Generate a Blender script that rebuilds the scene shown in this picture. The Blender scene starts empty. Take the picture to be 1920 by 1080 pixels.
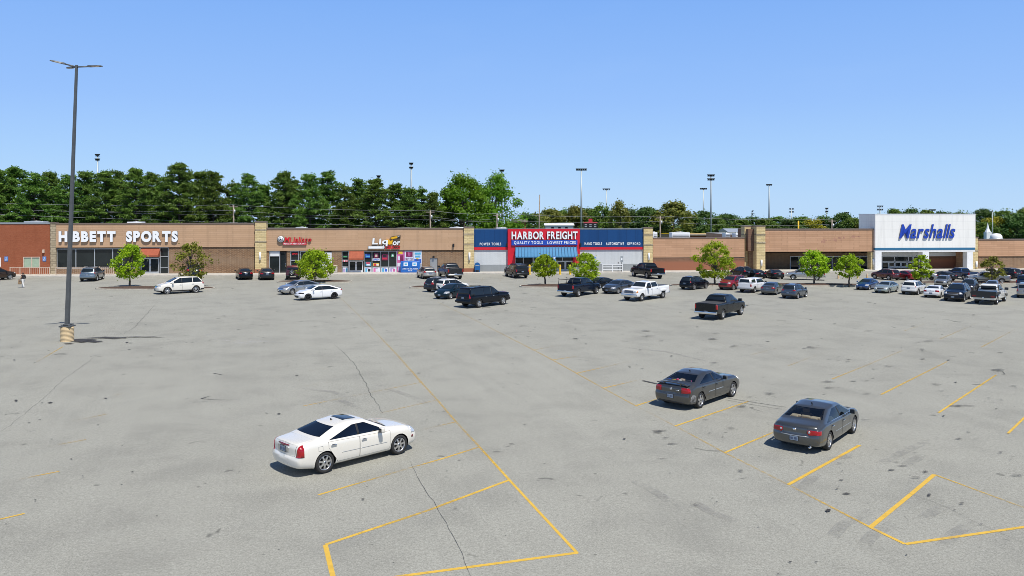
import bpy, bmesh, math, random
import numpy as np
from mathutils import Vector, Matrix
PI=math.pi
rnd=random.Random(7)
SC=bpy.context.scene
COL=SC.collection
# ---------------------------------------------------------------- camera model (photo calibration)
F,HC,YH=1550.0,8.2,398.0
def gnd(px,py,z=0.0):
    Y=F*(HC-z)/(py-YH)
    return Vector(((px-960)/F*Y,Y,z))
def at(px,py,Y):
    return Vector(((px-960)/F*Y,Y,HC+(YH-py)*Y/F))
def proj(p):
    return (960+F*p[0]/p[1], YH+F*(HC-p[2])/p[1])
# ---------------------------------------------------------------- object helpers
def empty(name,loc=(0,0,0),rz=0,label=None,cat=None,group=None):
    o=bpy.data.objects.new(name,None); COL.objects.link(o)
    o.location=loc; o.rotation_euler=(0,0,rz); o.empty_display_size=.3
    tag(o,label,cat,group); return o
def tag(o,label=None,cat=None,group=None,kind=None):
    if label: o['label']=label
    if cat: o['category']=cat
    if group: o['group']=group
    if kind: o['kind']=kind
    return o
def link(name,me,parent=None,loc=(0,0,0)):
    o=bpy.data.objects.new(name,me); COL.objects.link(o); o.parent=parent; o.location=loc
    return o
KIDS={}
def children(o):
    return KIDS.get(o.name,[])
def reg(o,p):
    KIDS.setdefault(p.name,[]).append(o)
def copy_tree(o,parent=None):
    c=o.copy(); COL.objects.link(c); c.parent=parent
    if parent is not None: reg(c,parent)
    for ch in list(children(o)): copy_tree(ch,c)
    return c
class MB:
    def __init__(s): s.v=[]; s.f=[]; s.m=[]; s.sm=[]
    def add(s,vs,fs,mat=0,smooth=False):
        b=len(s.v); s.v+= [tuple(v) for v in vs]
        for f in fs: s.f.append(tuple(b+i for i in f)); s.m.append(mat); s.sm.append(smooth)
        return s
    def box(s,x0,x1,y0,y1,z0,z1,mat=0):
        if x0>x1:x0,x1=x1,x0
        if y0>y1:y0,y1=y1,y0
        if z0>z1:z0,z1=z1,z0
        vs=[(x0,y0,z0),(x1,y0,z0),(x1,y1,z0),(x0,y1,z0),(x0,y0,z1),(x1,y0,z1),(x1,y1,z1),(x0,y1,z1)]
        return s.add(vs,[(0,3,2,1),(4,5,6,7),(0,1,5,4),(1,2,6,5),(2,3,7,6),(3,0,4,7)],mat)
    def bbox(s,x0,x1,y0,y1,z0,z1,b=.03,mat=0):
        "box with chamfered edges"
        if x0>x1:x0,x1=x1,x0
        if y0>y1:y0,y1=y1,y0
        if z0>z1:z0,z1=z1,z0
        bm=bmesh.new(); bmesh.ops.create_cube(bm,size=1)
        for v in bm.verts: v.co=Vector(((x0+x1)/2+v.co.x*(x1-x0),(y0+y1)/2+v.co.y*(y1-y0),(z0+z1)/2+v.co.z*(z1-z0)))
        b=min(b,.45*min(x1-x0,y1-y0,z1-z0))
        bmesh.ops.bevel(bm,geom=bm.edges[:],offset=b,segments=2,profile=.6,affect='EDGES')
        s.bm(bm,mat,True); bm.free(); return s
    def bm(s,bm,mat=0,smooth=True):
        bm.verts.index_update()
        return s.add([v.co for v in bm.verts],[[v.index for v in f.verts] for f in bm.faces],mat,smooth)
    def quad(s,a,b,c,d,mat=0): return s.add([a,b,c,d],[(0,1,2,3)],mat)
    def tube(s,pts,rs,n=8,mat=0,cap=True,smooth=True):
        pts=[Vector(p) for p in pts]
        if not hasattr(rs,'__len__'): rs=[rs]*len(pts)
        vs=[];fs=[]
        for i,p in enumerate(pts):
            d=(pts[min(i+1,len(pts)-1)]-pts[max(i-1,0)]).normalized()
            a=d.orthogonal().normalized() if abs(d.z)<.95 else Vector((1,0,0))
            a=(a-d*a.dot(d)).normalized(); b=d.cross(a)
            for k in range(n):
                t=2*PI*k/n; vs.append(p+(a*math.cos(t)+b*math.sin(t))*rs[i])
        for i in range(len(pts)-1):
            for k in range(n):
                k2=(k+1)%n; fs.append((i*n+k,i*n+k2,i*n+n+k2,i*n+n+k))
        if cap:
            fs.append(tuple(range(n))[::-1]); fs.append(tuple((len(pts)-1)*n+k for k in range(n)))
        return s.add(vs,fs,mat,smooth)
    def lathe(s,prof,n=24,axis='z',mat=0,o=(0,0,0),smooth=True,closed=False):
        vs=[];fs=[];m=len(prof)
        for k in range(n):
            t=2*PI*k/n; c,sn=math.cos(t),math.sin(t)
            for r,h in prof:
                if axis=='z': vs.append((o[0]+r*c,o[1]+r*sn,o[2]+h))
                else: vs.append((o[0]+r*c,o[1]+h,o[2]+r*sn))
        for k in range(n):
            k2=(k+1)%n
            for i in range(m-1 if not closed else m):
                j=(i+1)%m
                f=(k*m+i,k2*m+i,k2*m+j,k*m+j)
                fs.append(f if axis=='z' else f[::-1])
        return s.add(vs,fs,mat,smooth)
    def prism(s,poly,y0,y1,mat=0):
        "poly in (x,z), extruded y0..y1"
        n=len(poly); vs=[(x,y0,z) for x,z in poly]+[(x,y1,z) for x,z in poly]
        fs=[tuple(range(n)),tuple(range(n,2*n))[::-1]]+[(i,i+n,(i+1)%n+n,(i+1)%n) for i in range(n)]
        return s.add(vs,fs,mat)
    def mesh(s,name,mats):
        me=bpy.data.meshes.new(name); me.from_pydata(s.v,[],s.f)
        for m in (mats if isinstance(mats,(list,tuple)) else [mats]): me.materials.append(m)
        me.polygons.foreach_set('material_index',s.m); me.polygons.foreach_set('use_smooth',s.sm)
        me.update(); return me
    def build(s,name,mats,parent=None,loc=(0,0,0)):
        o=link(name,s.mesh(name,mats),parent,loc)
        if parent is not None: reg(o,parent)
        return o
def lerp(a,b,t): return a+(b-a)*t
def clamp(x,a=0.,b=1.): return max(a,min(b,x))
def sstep(t): t=clamp(t); return t*t*(3-2*t)
def interp(p,x):
    if x<=p[0][0]: return p[0][1]
    for (a,b),(c,d) in zip(p,p[1:]):
        if x<=c: return b+(d-b)*(x-a)/(c-a) if c>a else d
    return p[-1][1]
# ---------------------------------------------------------------- lettering
_GL={}
def glyph(ch,bold):
    k=(ch,bold)
    if k in _GL: return _GL[k]
    cu=bpy.data.curves.new('t','FONT'); cu.body=ch; cu.offset=bold; cu.resolution_u=4; cu.fill_mode='BOTH'
    o=bpy.data.objects.new('t',cu); COL.objects.link(o)
    dg=bpy.context.evaluated_depsgraph_get(); me=o.evaluated_get(dg).to_mesh()
    vs=[(v.co.x,v.co.y) for v in me.vertices]; fs=[tuple(p.vertices) for p in me.polygons]
    # boundary edges for the sides
    cnt={}
    for f in fs:
        for a,b in zip(f,f[1:]+f[:1]): cnt[(a,b)]=1
    bd=[(a,b) for (a,b) in cnt if (b,a) not in cnt]
    # orientation: want CCW
    def area(f): return sum(vs[a][0]*vs[b][1]-vs[b][0]*vs[a][1] for a,b in zip(f,f[1:]+f[:1]))
    flip = sum(area(f) for f in fs)<0
    if flip: fs=[f[::-1] for f in fs]; bd=[(b,a) for a,b in bd]
    o.evaluated_get(dg).to_mesh_clear(); bpy.data.objects.remove(o); bpy.data.curves.remove(cu)
    xs=[v[0] for v in vs]
    _GL[k]=(vs,fs,bd,min(xs),max(xs)); return _GL[k]
def caph(bold):
    vs=glyph('H',bold)[0]; ys=[v[1] for v in vs]; return min(ys),max(ys)
def letters(txt,x0,x1,z0,z1,y,depth,mats,parent,name='letter',bold=.02,gap=.09,shear=0,space=.32,whole=False,sidemat=0):
    "raised letters in the local xz plane facing -y; every letter its own mesh unless whole"
    lo,hi=caph(bold); pos=[];x=0
    for ch in txt:
        if ch==' ': x+=space; continue
        g=glyph(ch,bold); pos.append((ch,x-g[3])); x+=g[4]-g[3]+gap
    tot=x-gap; sx=(x1-x0)/tot; sz=(z1-z0)/(hi-lo)
    mb=MB()
    for ch,px in pos:
        vs,fs,bd,_,_=glyph(ch,bold)
        if not whole: mb=MB()
        P=[(x0+(px+a)*sx+shear*(b-lo)*sz, z0+(b-lo)*sz) for a,b in vs]
        n=len(P)
        mb.add([(a,y-depth,b) for a,b in P],fs,0)
        if depth>0.004:
            mb.add([(a,y-depth,b) for a,b in P]+[(a,y,b) for a,b in P],[(a,a+n,b+n,b) for a,b in bd],sidemat)
        if not whole: mb.build(name,mats,parent)
    if whole: return mb.build(name,mats,parent)
# ================================================================= MATERIALS
class NT:
    def __init__(s,name):
        s.mat=bpy.data.materials.new(name); s.mat.use_nodes=True; s.t=s.mat.node_tree; s.n=s.t.nodes; s.n.clear()
        s.out=s.n.new('ShaderNodeOutputMaterial')
    def new(s,t,**k):
        n=s.n.new('ShaderNode'+t)
        for a,b in k.items():
            if a.startswith('i_'):
                key=a[2:].replace('_',' '); n.inputs[key].default_value=b
            else: setattr(n,a,b)
        return n
    def L(s,a,b): s.t.links.new(a,b)
    def val(s,sock,v):
        if hasattr(v,'links') or hasattr(v,'is_linked'): s.L(v,sock)
        else: sock.default_value=v
    def math(s,op,a,b=0.,c=None,clampit=False):
        n=s.new('Math',operation=op,use_clamp=clampit); s.val(n.inputs[0],a); s.val(n.inputs[1],b)
        if c is not None: s.val(n.inputs[2],c)
        return n.outputs[0]
    def mix(s,f,a,b,mode='MIX'):
        n=s.new('Mix',data_type='RGBA',blend_type=mode); s.val(n.inputs[0],f)
        for i,x in ((6,a),(7,b)):
            if isinstance(x,tuple): x=(*x[:3],1)
            s.val(n.inputs[i],x)
        return n.outputs[2]
    def coord(s,kind='Object'): return s.new('TexCoord').outputs[kind]
    def noise(s,vec,scale,detail=4,rough=.55,dist=0):
        n=s.new('TexNoise'); n.inputs['Scale'].default_value=scale; n.inputs['Detail'].default_value=detail
        n.inputs['Roughness'].default_value=rough; n.inputs['Distortion'].default_value=dist
        if vec is not None: s.L(vec,n.inputs['Vector'])
        return n.outputs[0]
    def map(s,vec,scale=(1,1,1),rot=(0,0,0),loc=(0,0,0)):
        n=s.new('Mapping'); n.inputs['Scale'].default_value=scale; n.inputs['Rotation'].default_value=rot; n.inputs['Location'].default_value=loc
        s.L(vec,n.inputs['Vector']); return n.outputs[0]
    def ramp(s,f,a,b,va=0.,vb=1.):
        n=s.new('MapRange'); n.inputs[1].default_value=a; n.inputs[2].default_value=b; n.inputs[3].default_value=va; n.inputs[4].default_value=vb
        n.clamp=True; s.L(f,n.inputs[0]); return n.outputs[0]
    def prin(s,col,rough=.5,metal=0,spec=.5,coat=0,**k):
        p=s.new('BsdfPrincipled')
        if isinstance(col,tuple): col=(*col[:3],1)
        s.val(p.inputs['Base Color'],col); s.val(p.inputs['Roughness'],rough); s.val(p.inputs['Metallic'],metal)
        p.inputs['Specular IOR Level'].default_value=spec; p.inputs['Coat Weight'].default_value=coat
        p.inputs['Coat Roughness'].default_value=.04
        s.L(p.outputs[0],s.out.inputs[0]); s.p=p; return p
    def bump(s,h,strength=.3,dist=.02):
        b=s.new('Bump'); b.inputs['Strength'].default_value=strength; b.inputs['Distance'].default_value=dist
        s.L(h,b.inputs['Height']); s.L(b.outputs[0],s.p.inputs['Normal'])
    def alpha(s,a):
        t=s.new('BsdfTransparent'); m=s.new('MixShader'); s.val(m.inputs[0],a)
        s.L(t.outputs[0],m.inputs[1]); s.L(s.p.outputs[0],m.inputs[2]); s.L(m.outputs[0],s.out.inputs[0])
M={}
def mat(name,col,rough=.6,metal=0,spec=.5,var=0,scale=3,bump=0,coat=0,dirt=0):
    t=NT(name); c=(*col,1)
    if var or dirt:
        o=t.coord(); nz=t.noise(o,scale,5,.6)
        c=t.mix(t.ramp(nz,.3,.7),tuple(x*(1-var) for x in col),tuple(min(1,x*(1+var)) for x in col))
        if dirt:
            n2=t.noise(t.map(o,(1,1,.25)),scale*.6,4,.65)
            c=t.mix(t.ramp(n2,.5,.8,0,dirt),c,(.22,.19,.15))
    t.prin(c,rough,metal,spec,coat)
    if bump: t.bump(t.noise(t.coord(),scale*6,4),bump,.02)
    M[name]=t.mat; return t.mat
def wallvec(t):
    "planar wall coordinate: (x+y, z) in the wall's own frame"
    s=t.new('SeparateXYZ'); t.L(t.coord(),s.inputs[0]); c=t.new('CombineXYZ')
    t.L(t.math('ADD',s.outputs[0],s.outputs[1]),c.inputs[0]); t.L(s.outputs[2],c.inputs[1]); return c.outputs[0]
def brickmat(name,c1,c2,mortar,bw=.30,bh=.10,ms=.012,rough=.85,var=.25,vscale=.5,bump=.4,offset=.5,tint=None,bias=0.):
    t=NT(name); v=wallvec(t); b=t.new('TexBrick'); t.L(v,b.inputs['Vector'])
    b.offset=offset
    b.inputs['Color1'].default_value=(*c1,1); b.inputs['Color2'].default_value=(*c2,1); b.inputs['Mortar'].default_value=(*mortar,1)
    b.inputs['Scale'].default_value=1; b.inputs['Mortar Size'].default_value=ms; b.inputs['Bias'].default_value=bias
    b.inputs['Brick Width'].default_value=bw; b.inputs['Row Height'].default_value=bh; b.inputs['Mortar Smooth'].default_value=.2
    n=t.noise(v,vscale,5,.6); c=t.mix(t.ramp(n,.3,.7,0,var),b.outputs[0],tuple(x*.45 for x in c1))
    st=t.noise(t.map(v,(1.6,.12,1)),1.0,4,.6)
    c=t.mix(t.ramp(st,.5,.78,0,.42),c,tuple(x*.5 for x in c1))
    fine=t.noise(v,14,3,.6); c=t.mix(t.ramp(fine,.3,.7,.0,.22),c,tuple(min(1,x*1.5) for x in c2))
    if tint:
        s=t.new('SeparateXYZ'); t.L(v,s.inputs[0])
        c=t.mix(t.ramp(s.outputs[1],tint[1],tint[2]),tint[0],c)
    t.prin(c,rough,0,.3); t.bump(t.math('SUBTRACT',1.,b.outputs[1]),bump,.02)
    M[name]=t.mat; return t.mat
def asphalt():
    t=NT('asphalt'); o=t.coord()
    big=t.noise(o,.035,4,.6,.4); mid=t.noise(o,.35,6,.65,.3); fine=t.noise(o,9,5,.75); sp=t.noise(o,24,4,.8)
    rot=t.map(o,(1,1,1),(0,0,math.radians(-16.7))); str_=t.noise(t.map(rot,(.9,.035,1)),1.,5,.65,.3)     # long wear streaks along the driving aisles
    str2=t.noise(t.map(rot,(.30,.02,1),(0,0,0),(7,3,0)),1.,6,.65,.5); rot2=t.map(o,(1,1,1),(0,0,math.radians(-48))); str3=t.noise(t.map(rot2,(.06,.7,1)),1.,5,.65,.4); gr=t.noise(o,11,3,.75)
    c=t.mix(t.ramp(big,.3,.7),(0.303,0.297,0.254),(0.371,0.365,0.313))
    c=t.mix(t.ramp(mid,.36,.68,0,.45),c,(0.431,0.427,0.366))
    c=t.mix(t.ramp(mid,.5,.24,0,.42),c,(0.192,0.192,0.170))
    c=t.mix(t.ramp(str_,.5,.78,0,.35),c,(0.451,0.446,0.386))
    c=t.mix(t.ramp(str2,.55,.8,0,.28),c,(0.212,0.211,0.187))
    c=t.mix(t.ramp(str3,.54,.76,0,.22),c,(0.219,0.220,0.203)); c=t.mix(t.ramp(gr,.45,.75,0,.35),c,(0.186,0.183,0.164)); c=t.mix(t.ramp(gr,.5,.28,0,.3),c,(0.493,0.496,0.447))
    c=t.mix(t.ramp(fine,.35,.72,0,.5),c,(0.158,0.156,0.134))
    c=t.mix(t.ramp(sp,.52,.72,0,.6),c,(0.539,0.534,0.467))
    c=t.mix(t.ramp(sp,.48,.32,0,.65),c,(0.096,0.094,0.082))
    spots=t.noise(o,1.1,2,.4,1.2); c=t.mix(t.ramp(spots,.715,.76,0,.55),c,(0.067,0.067,0.060))
    pebble=t.noise(o,3.3,1,.4); c=t.mix(t.ramp(pebble,.79,.82,0,.55),c,(0.057,0.058,0.050))
    t.prin(c,.9,0,.25); t.bump(t.noise(o,45,4,.7),.35,.012); M['asphalt']=t.mat
def sheet(name,col,attr='wear',rough=.7,lo=.35,hi=.65,scale=5,streak=None):
    "thin worn paint / stain sheet; opacity from a per-vertex wear value broken up by noise"
    t=NT(name); o=t.coord(); a=t.new('Attribute'); a.attribute_name=attr
    n=t.noise(o if not streak else t.map(o,streak),scale,6,.7)
    n2=t.noise(o,scale*5,3,.7)
    k=t.math('ADD',t.math('MULTIPLY',n,.65),t.math('MULTIPLY',n2,.35))
    al=t.ramp(t.math('ADD',t.math('SUBTRACT',a.outputs['Fac'],.5),k),lo,hi)
    c=t.mix(t.ramp(n,.3,.7),tuple(x*.85 for x in col),tuple(min(1,x*1.15) for x in col))
    t.prin(c,rough,0,.3); t.alpha(al); M[name]=t.mat; return t.mat
def leafmat(name,a,b,var=.35,trans=.35,clump=.5):
    t=NT(name); o=t.coord(); oi=t.new('ObjectInfo'); g=t.new('NewGeometry')
    n=t.noise(o,clump,3,.6); c=t.mix(t.ramp(n,.35,.65),a,b)
    rp=g.outputs['Random Per Island']
    c=t.mix(t.ramp(rp,0,1,0,var),c,tuple(x*.45 for x in a)); 
    c=t.mix(t.ramp(rp,.75,1,0,.45),c,tuple(min(1,x*1.5) for x in b))
    h=t.new('HueSaturation'); t.L(c,h.inputs['Color'])
    t.L(t.ramp(oi.outputs['Random'],0,1,.482,.512),h.inputs['Hue']); t.L(t.ramp(oi.outputs['Random'],0,1,.8,1.2),h.inputs['Value'])
    t.prin(h.outputs[0],.55,0,.35)
    tr=t.new('BsdfTranslucent'); t.L(h.outputs[0],tr.inputs[0]); m=t.new('MixShader'); m.inputs[0].default_value=trans
    t.L(t.p.outputs[0],m.inputs[1]); t.L(tr.outputs[0],m.inputs[2]); t.L(m.outputs[0],t.out.inputs[0])
    M[name]=t.mat
def glassmat(name,tint,refl=.08,col=(.01,.012,.015),op=None):
    t=NT(name)
    if op is None:
        n=t.noise(t.coord(),.7,3); c=t.mix(n,tuple(x*.6 for x in col),tuple(x*1.7 for x in col)); t.prin(c,.05,0,.42)
    else:
        lw=t.new('LayerWeight'); lw.inputs[0].default_value=.35
        tr=t.new('BsdfTransparent'); tr.inputs[0].default_value=(*tint,1)
        gl=t.new('BsdfGlossy'); gl.inputs['Roughness'].default_value=.02
        m=t.new('MixShader'); t.L(t.ramp(lw.outputs['Fresnel'],0,1,op,.9),m.inputs[0]); t.L(tr.outputs[0],m.inputs[1]); t.L(gl.outputs[0],m.inputs[2]); t.L(m.outputs[0],t.out.inputs[0])
    M[name]=t.mat
PAINT={}
def paint(col,metal=.0,rough=.3,dirt=.12):
    k=(col,metal,rough,dirt)
    if k in PAINT: return PAINT[k]
    t=NT('car_paint'); o=t.coord(); n=t.noise(o,2.2,4,.6); s=t.new('SeparateXYZ'); t.L(o,s.inputs[0])
    low=t.ramp(s.outputs[2],.75,.15,0,1)                        # road dust on the sills
    d=t.math('MULTIPLY',t.math('ADD',t.math('MULTIPLY',low,.8),t.ramp(n,.45,.75,0,.35)),dirt)
    c=t.mix(d,col,(.24,.235,.225))
    r=t.ramp(n,.3,.7,rough*.8,rough*1.25)
    dk=max(col)<.06; t.prin(c,r,metal,.2 if dk else .5,.28 if dk else .95); t.p.inputs['Coat Roughness'].default_value=.03; t.p.inputs['Coat IOR'].default_value=1.5 if dk else 1.6
    PAINT[k]=t.mat; return t.mat
asphalt()
brickmat('brick_orange',(.36,.105,.045),(.29,.075,.03),(.30,.16,.10),.25,.085,.010,var=.3)
brickmat('brick_brown',(.29,.172,.092),(.15,.084,.048),(.38,.29,.20),.42,.14,.022,var=.3,bias=-.1)
brickmat('brick_low',(.24,.125,.075),(.16,.08,.045),(.25,.165,.115),.42,.14,.02,var=.35,tint=((.30,.125,.072),1.2,1.6))
brickmat('stone_cream',(.74,.60,.33),(.58,.45,.22),(.50,.40,.23),.62,.22,.02,var=.25,bump=.8)
brickmat('stone_rough',(.50,.42,.29),(.36,.29,.19),(.22,.18,.12),.55,.30,.03,var=.4,bump=1.0)
brickmat('panel_tan',(.55,.36,.225),(.49,.315,.19),(.36,.22,.13),3.0,.27,.012,var=.22,vscale=.25,bump=.25,offset=.33)
brickmat('panel_tan2',(.57,.345,.215),(.46,.27,.16),(.34,.195,.115),2.6,.30,.016,var=.24,vscale=.25,bump=.3,offset=.33)
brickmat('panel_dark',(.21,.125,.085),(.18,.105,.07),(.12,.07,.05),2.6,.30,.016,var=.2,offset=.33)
brickmat('panel_white',(.85,.84,.79),(.83,.82,.77),(.70,.70,.67),1.9,1.15,.014,var=.05,bump=.15,offset=0)
brickmat('panel_blue',(.008,.058,.185),(.007,.050,.165),(.005,.03,.10),1.3,3.2,.02,var=.1,bump=.2,offset=0,rough=.5)
brickmat('panel_grey',(.58,.61,.62),(.55,.575,.585),(.45,.475,.49),.42,.14,.012,var=.12,bump=.2)
brickmat('panel_grey_low',(.30,.325,.335),(.28,.30,.31),(.22,.24,.25),.42,.14,.012,var=.2,bump=.2)
mat('coping',(.20,.15,.12),.5,.2); mat('coping_grey',(.30,.33,.35),.5,.3); mat('roof_grey',(.35,.35,.34),.9,var=.15)
mat('white_paint',(.80,.81,.81),.55,var=.06); mat('white_sign',(.86,.88,.89),.4); mat('sign_edge',(.12,.12,.13),.5)
mat('hf_red',(.62,.012,.028),.45,var=.06); mat('hf_blue',(.015,.07,.42),.45); mat('sign_blue',(.012,.055,.42),.35); mat('awning_blue',(.07,.235,.42),.4,.1,var=.06)
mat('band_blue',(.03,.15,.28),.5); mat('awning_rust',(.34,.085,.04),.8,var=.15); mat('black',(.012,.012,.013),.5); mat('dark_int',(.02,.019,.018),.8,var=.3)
mat('alu',(.55,.57,.58),.4,.5); mat('alu_white',(.70,.72,.73),.45); mat('concrete',(.50,.475,.42),.9,var=.16,scale=2,bump=.2,dirt=.3)
mat('concrete_base',(.66,.50,.29),.85,var=.12,scale=4,dirt=.25,bump=.2); mat('kerb',(.47,.44,.37),.9,var=.2,scale=1.5,dirt=.4)
mat('pole_grey',(.115,.12,.12),.5,.4,var=.15); mat('pole_light',(.33,.37,.38),.5,.5); mat('pole_wood',(.30,.25,.20),.9,var=.25); mat('wire',(.30,.31,.31),.6)
mat('mulch',(.085,.052,.035),.95,var=.5,scale=7,bump=1); mat('grass',(.055,.10,.022),.95,var=.5,scale=.4); mat('dirt',(.30,.13,.075),.95,var=.2,scale=.3)
mat('bark',(.13,.105,.085),.9,var=.35,scale=6,bump=.6); mat('bark_pine',(.10,.075,.06),.95,var=.3,scale=4)
mat('bollard_yellow',(.75,.48,.02),.5,var=.1); mat('bollard_tan',(.62,.42,.22),.6); mat('mail_blue',(.01,.10,.30),.4); mat('steel',(.42,.43,.43),.45,.6)
mat('rail_tan',(.58,.46,.36),.6,var=.1); mat('rubber',(.022,.022,.022),.85,var=.3,scale=12); mat('alloy',(.60,.60,.60),.28,.85); mat('alloy_dark',(.03,.03,.032),.35,.6)
mat('chrome',(.72,.73,.74),.14,1.); mat('plastic',(.02,.02,.021),.55); mat('lens_red',(.33,.004,.008),.12,0,.5,coat=.5); mat('lens_dark',(.16,.006,.010),.15,coat=.6)
mat('lens_clear',(.58,.60,.62),.12,.3,coat=.6); mat('lens_amber',(.65,.22,.02),.2); mat('plate',(.24,.30,.38),.5,var=.1,scale=20); mat('plate_ink',(.05,.07,.14),.6)
mat('seat_beige',(.42,.35,.26),.8,var=.1); mat('seat_dark',(.03,.03,.033),.7); mat('int_dark',(.016,.016,.017),.8); mat('primer',(.17,.17,.17),.6,.2,var=.9,scale=7)
glassmat('glass_far',None,col=(.012,.018,.024)); glassmat('glass_shop',None,col=(.016,.021,.022))
glassmat('glass_tint',(.035,.045,.07),op=.10); glassmat('glass_mid',(.30,.36,.38),op=.07); glassmat('glass_clear',(.80,.84,.84),op=.04)
sheet('line_paint',(.64,.405,.06),lo=.38,hi=.78); sheet('crack',(.06,.058,.054),lo=.38,hi=.7,scale=2.5); sheet('tyre_smudge',(.27,.265,.25),lo=.30,hi=.95,scale=1.2,rough=.9); sheet('stain',(.05,.047,.043),lo=.42,hi=.85,scale=2.2); sheet('stain_light',(.62,.61,.59),lo=.45,hi=.95,scale=1.5,rough=.9)
leafmat('leaf_young',(.26,.41,.013),(.42,.56,.02),.2,.45); leafmat('leaf_brown',(.25,.25,.04),(.28,.36,.04),.3); leafmat('leaf_pine',(.085,.17,.028),(.165,.27,.04),.30,.32,.4)
leafmat('leaf_maple',(.10,.29,.014),(.19,.39,.02),.35,.4,.22); leafmat('leaf_far',(.11,.20,.028),(.16,.25,.035),.3,.35,.2); leafmat('leaf_olive',(.17,.195,.03),(.23,.235,.04),.28,.35,.2); leafmat('leaf_dark',(.065,.14,.028),(.105,.19,.038),.32,.3,.2)
leafmat('leaf_yellow',(.32,.33,.02),(.42,.40,.03),.25,.35,.25)
# ================================================================= CAMERA, SUN, SKY
SC.view_settings.view_transform='Standard'; SC.view_settings.look='None'; SC.view_settings.gamma=1; SC.view_settings.exposure=EXPO=0.0
cam=bpy.data.cameras.new('camera'); co=bpy.data.objects.new('camera',cam); COL.objects.link(co)
co.location=(0,0,HC); co.rotation_euler=(PI/2,0,0); cam.sensor_width=36; cam.lens=F/1920*36; cam.shift_y=-(540-YH)/1920; cam.clip_end=6000; cam.clip_start=.2
SC.camera=co
SUND=Vector((.517*.5,-.856*.5,.866)).normalized()
sl=bpy.data.lights.new('sun','SUN'); sl.energy=4.9; sl.angle=math.radians(.5); sl.color=(1,.955,.89)
so=bpy.data.objects.new('sun',sl); COL.objects.link(so); so.rotation_euler=SUND.to_track_quat('Z','Y').to_euler(); so.location=(30,-40,80)
W=bpy.data.worlds.new('World'); SC.world=W; W.use_nodes=True; wt=W.node_tree; wt.nodes.clear()
wo=wt.nodes.new('ShaderNodeOutputWorld'); bg=wt.nodes.new('ShaderNodeBackground'); sk=wt.nodes.new('ShaderNodeTexSky')
sk.sky_type='NISHITA'; sk.sun_disc=False; sk.sun_elevation=math.radians(60); sk.sun_rotation=math.radians(148.9); sk.altitude=200; sk.air_density=1.0; sk.dust_density=.4; sk.ozone_density=2.5
bg.inputs[1].default_value=.12
# clear spring sky: the Nishita sky mixed with the photo's paler, bluer air near the horizon
N=wt.nodes.new; tc=N('ShaderNodeTexCoord'); sx=N('ShaderNodeSeparateXYZ'); wt.links.new(tc.outputs['Generated'],sx.inputs[0])
cr=N('ShaderNodeValToRGB'); wt.links.new(sx.outputs[2],cr.inputs[0]); E=cr.color_ramp.elements
SKY=[(0.0,(.48,.71,1.0)),(.06,(.39,.635,1.0)),(.13,(.31,.54,1.0)),(.25,(.222,.452,.96)),(.42,(.09,.18,.42)),(1.0,(.035,.07,.17))]
E[0].position,E[0].color=SKY[0][0],(*SKY[0][1],1); E[1].position,E[1].color=SKY[-1][0],(*SKY[-1][1],1)
for p_,c_ in SKY[1:-1]: e=E.new(p_); e.color=(*c_,1)
sc=N('ShaderNodeVectorMath'); sc.operation='SCALE'; sc.inputs['Scale'].default_value=1/.12; wt.links.new(cr.outputs[0],sc.inputs[0])
nz=N('ShaderNodeTexNoise'); nz.inputs['Scale'].default_value=5; nz.inputs['Detail'].default_value=6; mp=N('ShaderNodeMapping'); mp.inputs['Scale'].default_value=(1,1,4); wt.links.new(tc.outputs['Generated'],mp.inputs[0]); wt.links.new(mp.outputs[0],nz.inputs[0])
mr=N('ShaderNodeMapRange'); mr.inputs[1].default_value=.58; mr.inputs[2].default_value=.85; mr.inputs[3].default_value=0; mr.inputs[4].default_value=.06; wt.links.new(nz.outputs[0],mr.inputs[0])
mx=N('ShaderNodeMix'); mx.data_type='RGBA'; mx.inputs[0].default_value=.9; wt.links.new(sk.outputs[0],mx.inputs[6]); wt.links.new(sc.outputs[0],mx.inputs[7])
m2=N('ShaderNodeMix'); m2.data_type='RGBA'; wt.links.new(mr.outputs[0],m2.inputs[0]); wt.links.new(mx.outputs[2],m2.inputs[6]); m2.inputs[7].default_value=(4.6,6.2,8.2,1)
wt.links.new(m2.outputs[2],bg.inputs[0]); wt.links.new(bg.outputs[0],wo.inputs[0])
SC.cycles.filter_width=.85
# ================================================================= GROUND, LOT, MARKINGS
def ground_sheet(name,pts,z,m):
    mb=MB(); mb.add([(x,y,z) for x,y in pts],[tuple(range(len(pts)))]); o=mb.build(name,M[m]); tag(o,kind='structure'); return o
# terrain: level as far as the stores, then falling gently away behind them
mb=MB(); xs=[-2500,-900,-350,-150,0,150,350,900,2500]; ys=[-60,60,128,150,220,400,800,1600,4500]
for y in ys:
    for x in xs: mb.v.append((x,y,-.06-(max(0,y-150)*.0135)))
nx=len(xs)
for j in range(len(ys)-1):
    for i in range(nx-1):
        a=j*nx+i; mb.f.append((a,a+1,a+nx+1,a+nx)); mb.m.append(0); mb.sm.append(False)
tag(mb.build('ground',M['grass']),kind='structure')
FA=math.radians(4.83); cF,sF=math.cos(FA),math.sin(FA); Y0=112.6
def fpt(u,d,z=0): return Vector((u*cF-d*sF, Y0+u*sF+d*cF, z))
def fu(px,d=0):
    k=(px-960)/F; return (k*(Y0+d*cF)+d*sF)/(cF-k*sF)
def fY(px,d=0): return Y0+fu(px,d)*sF+d*cF
def fz(px,py,d=0): return HC+(YH-py)*fY(px,d)/F
a=fpt(-140,-3); b=fpt(170,-3)
ground_sheet('parking_lot',[(-140,-20),(170,-20),(b.x,b.y),(a.x,a.y)],0.0,'asphalt')
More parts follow.
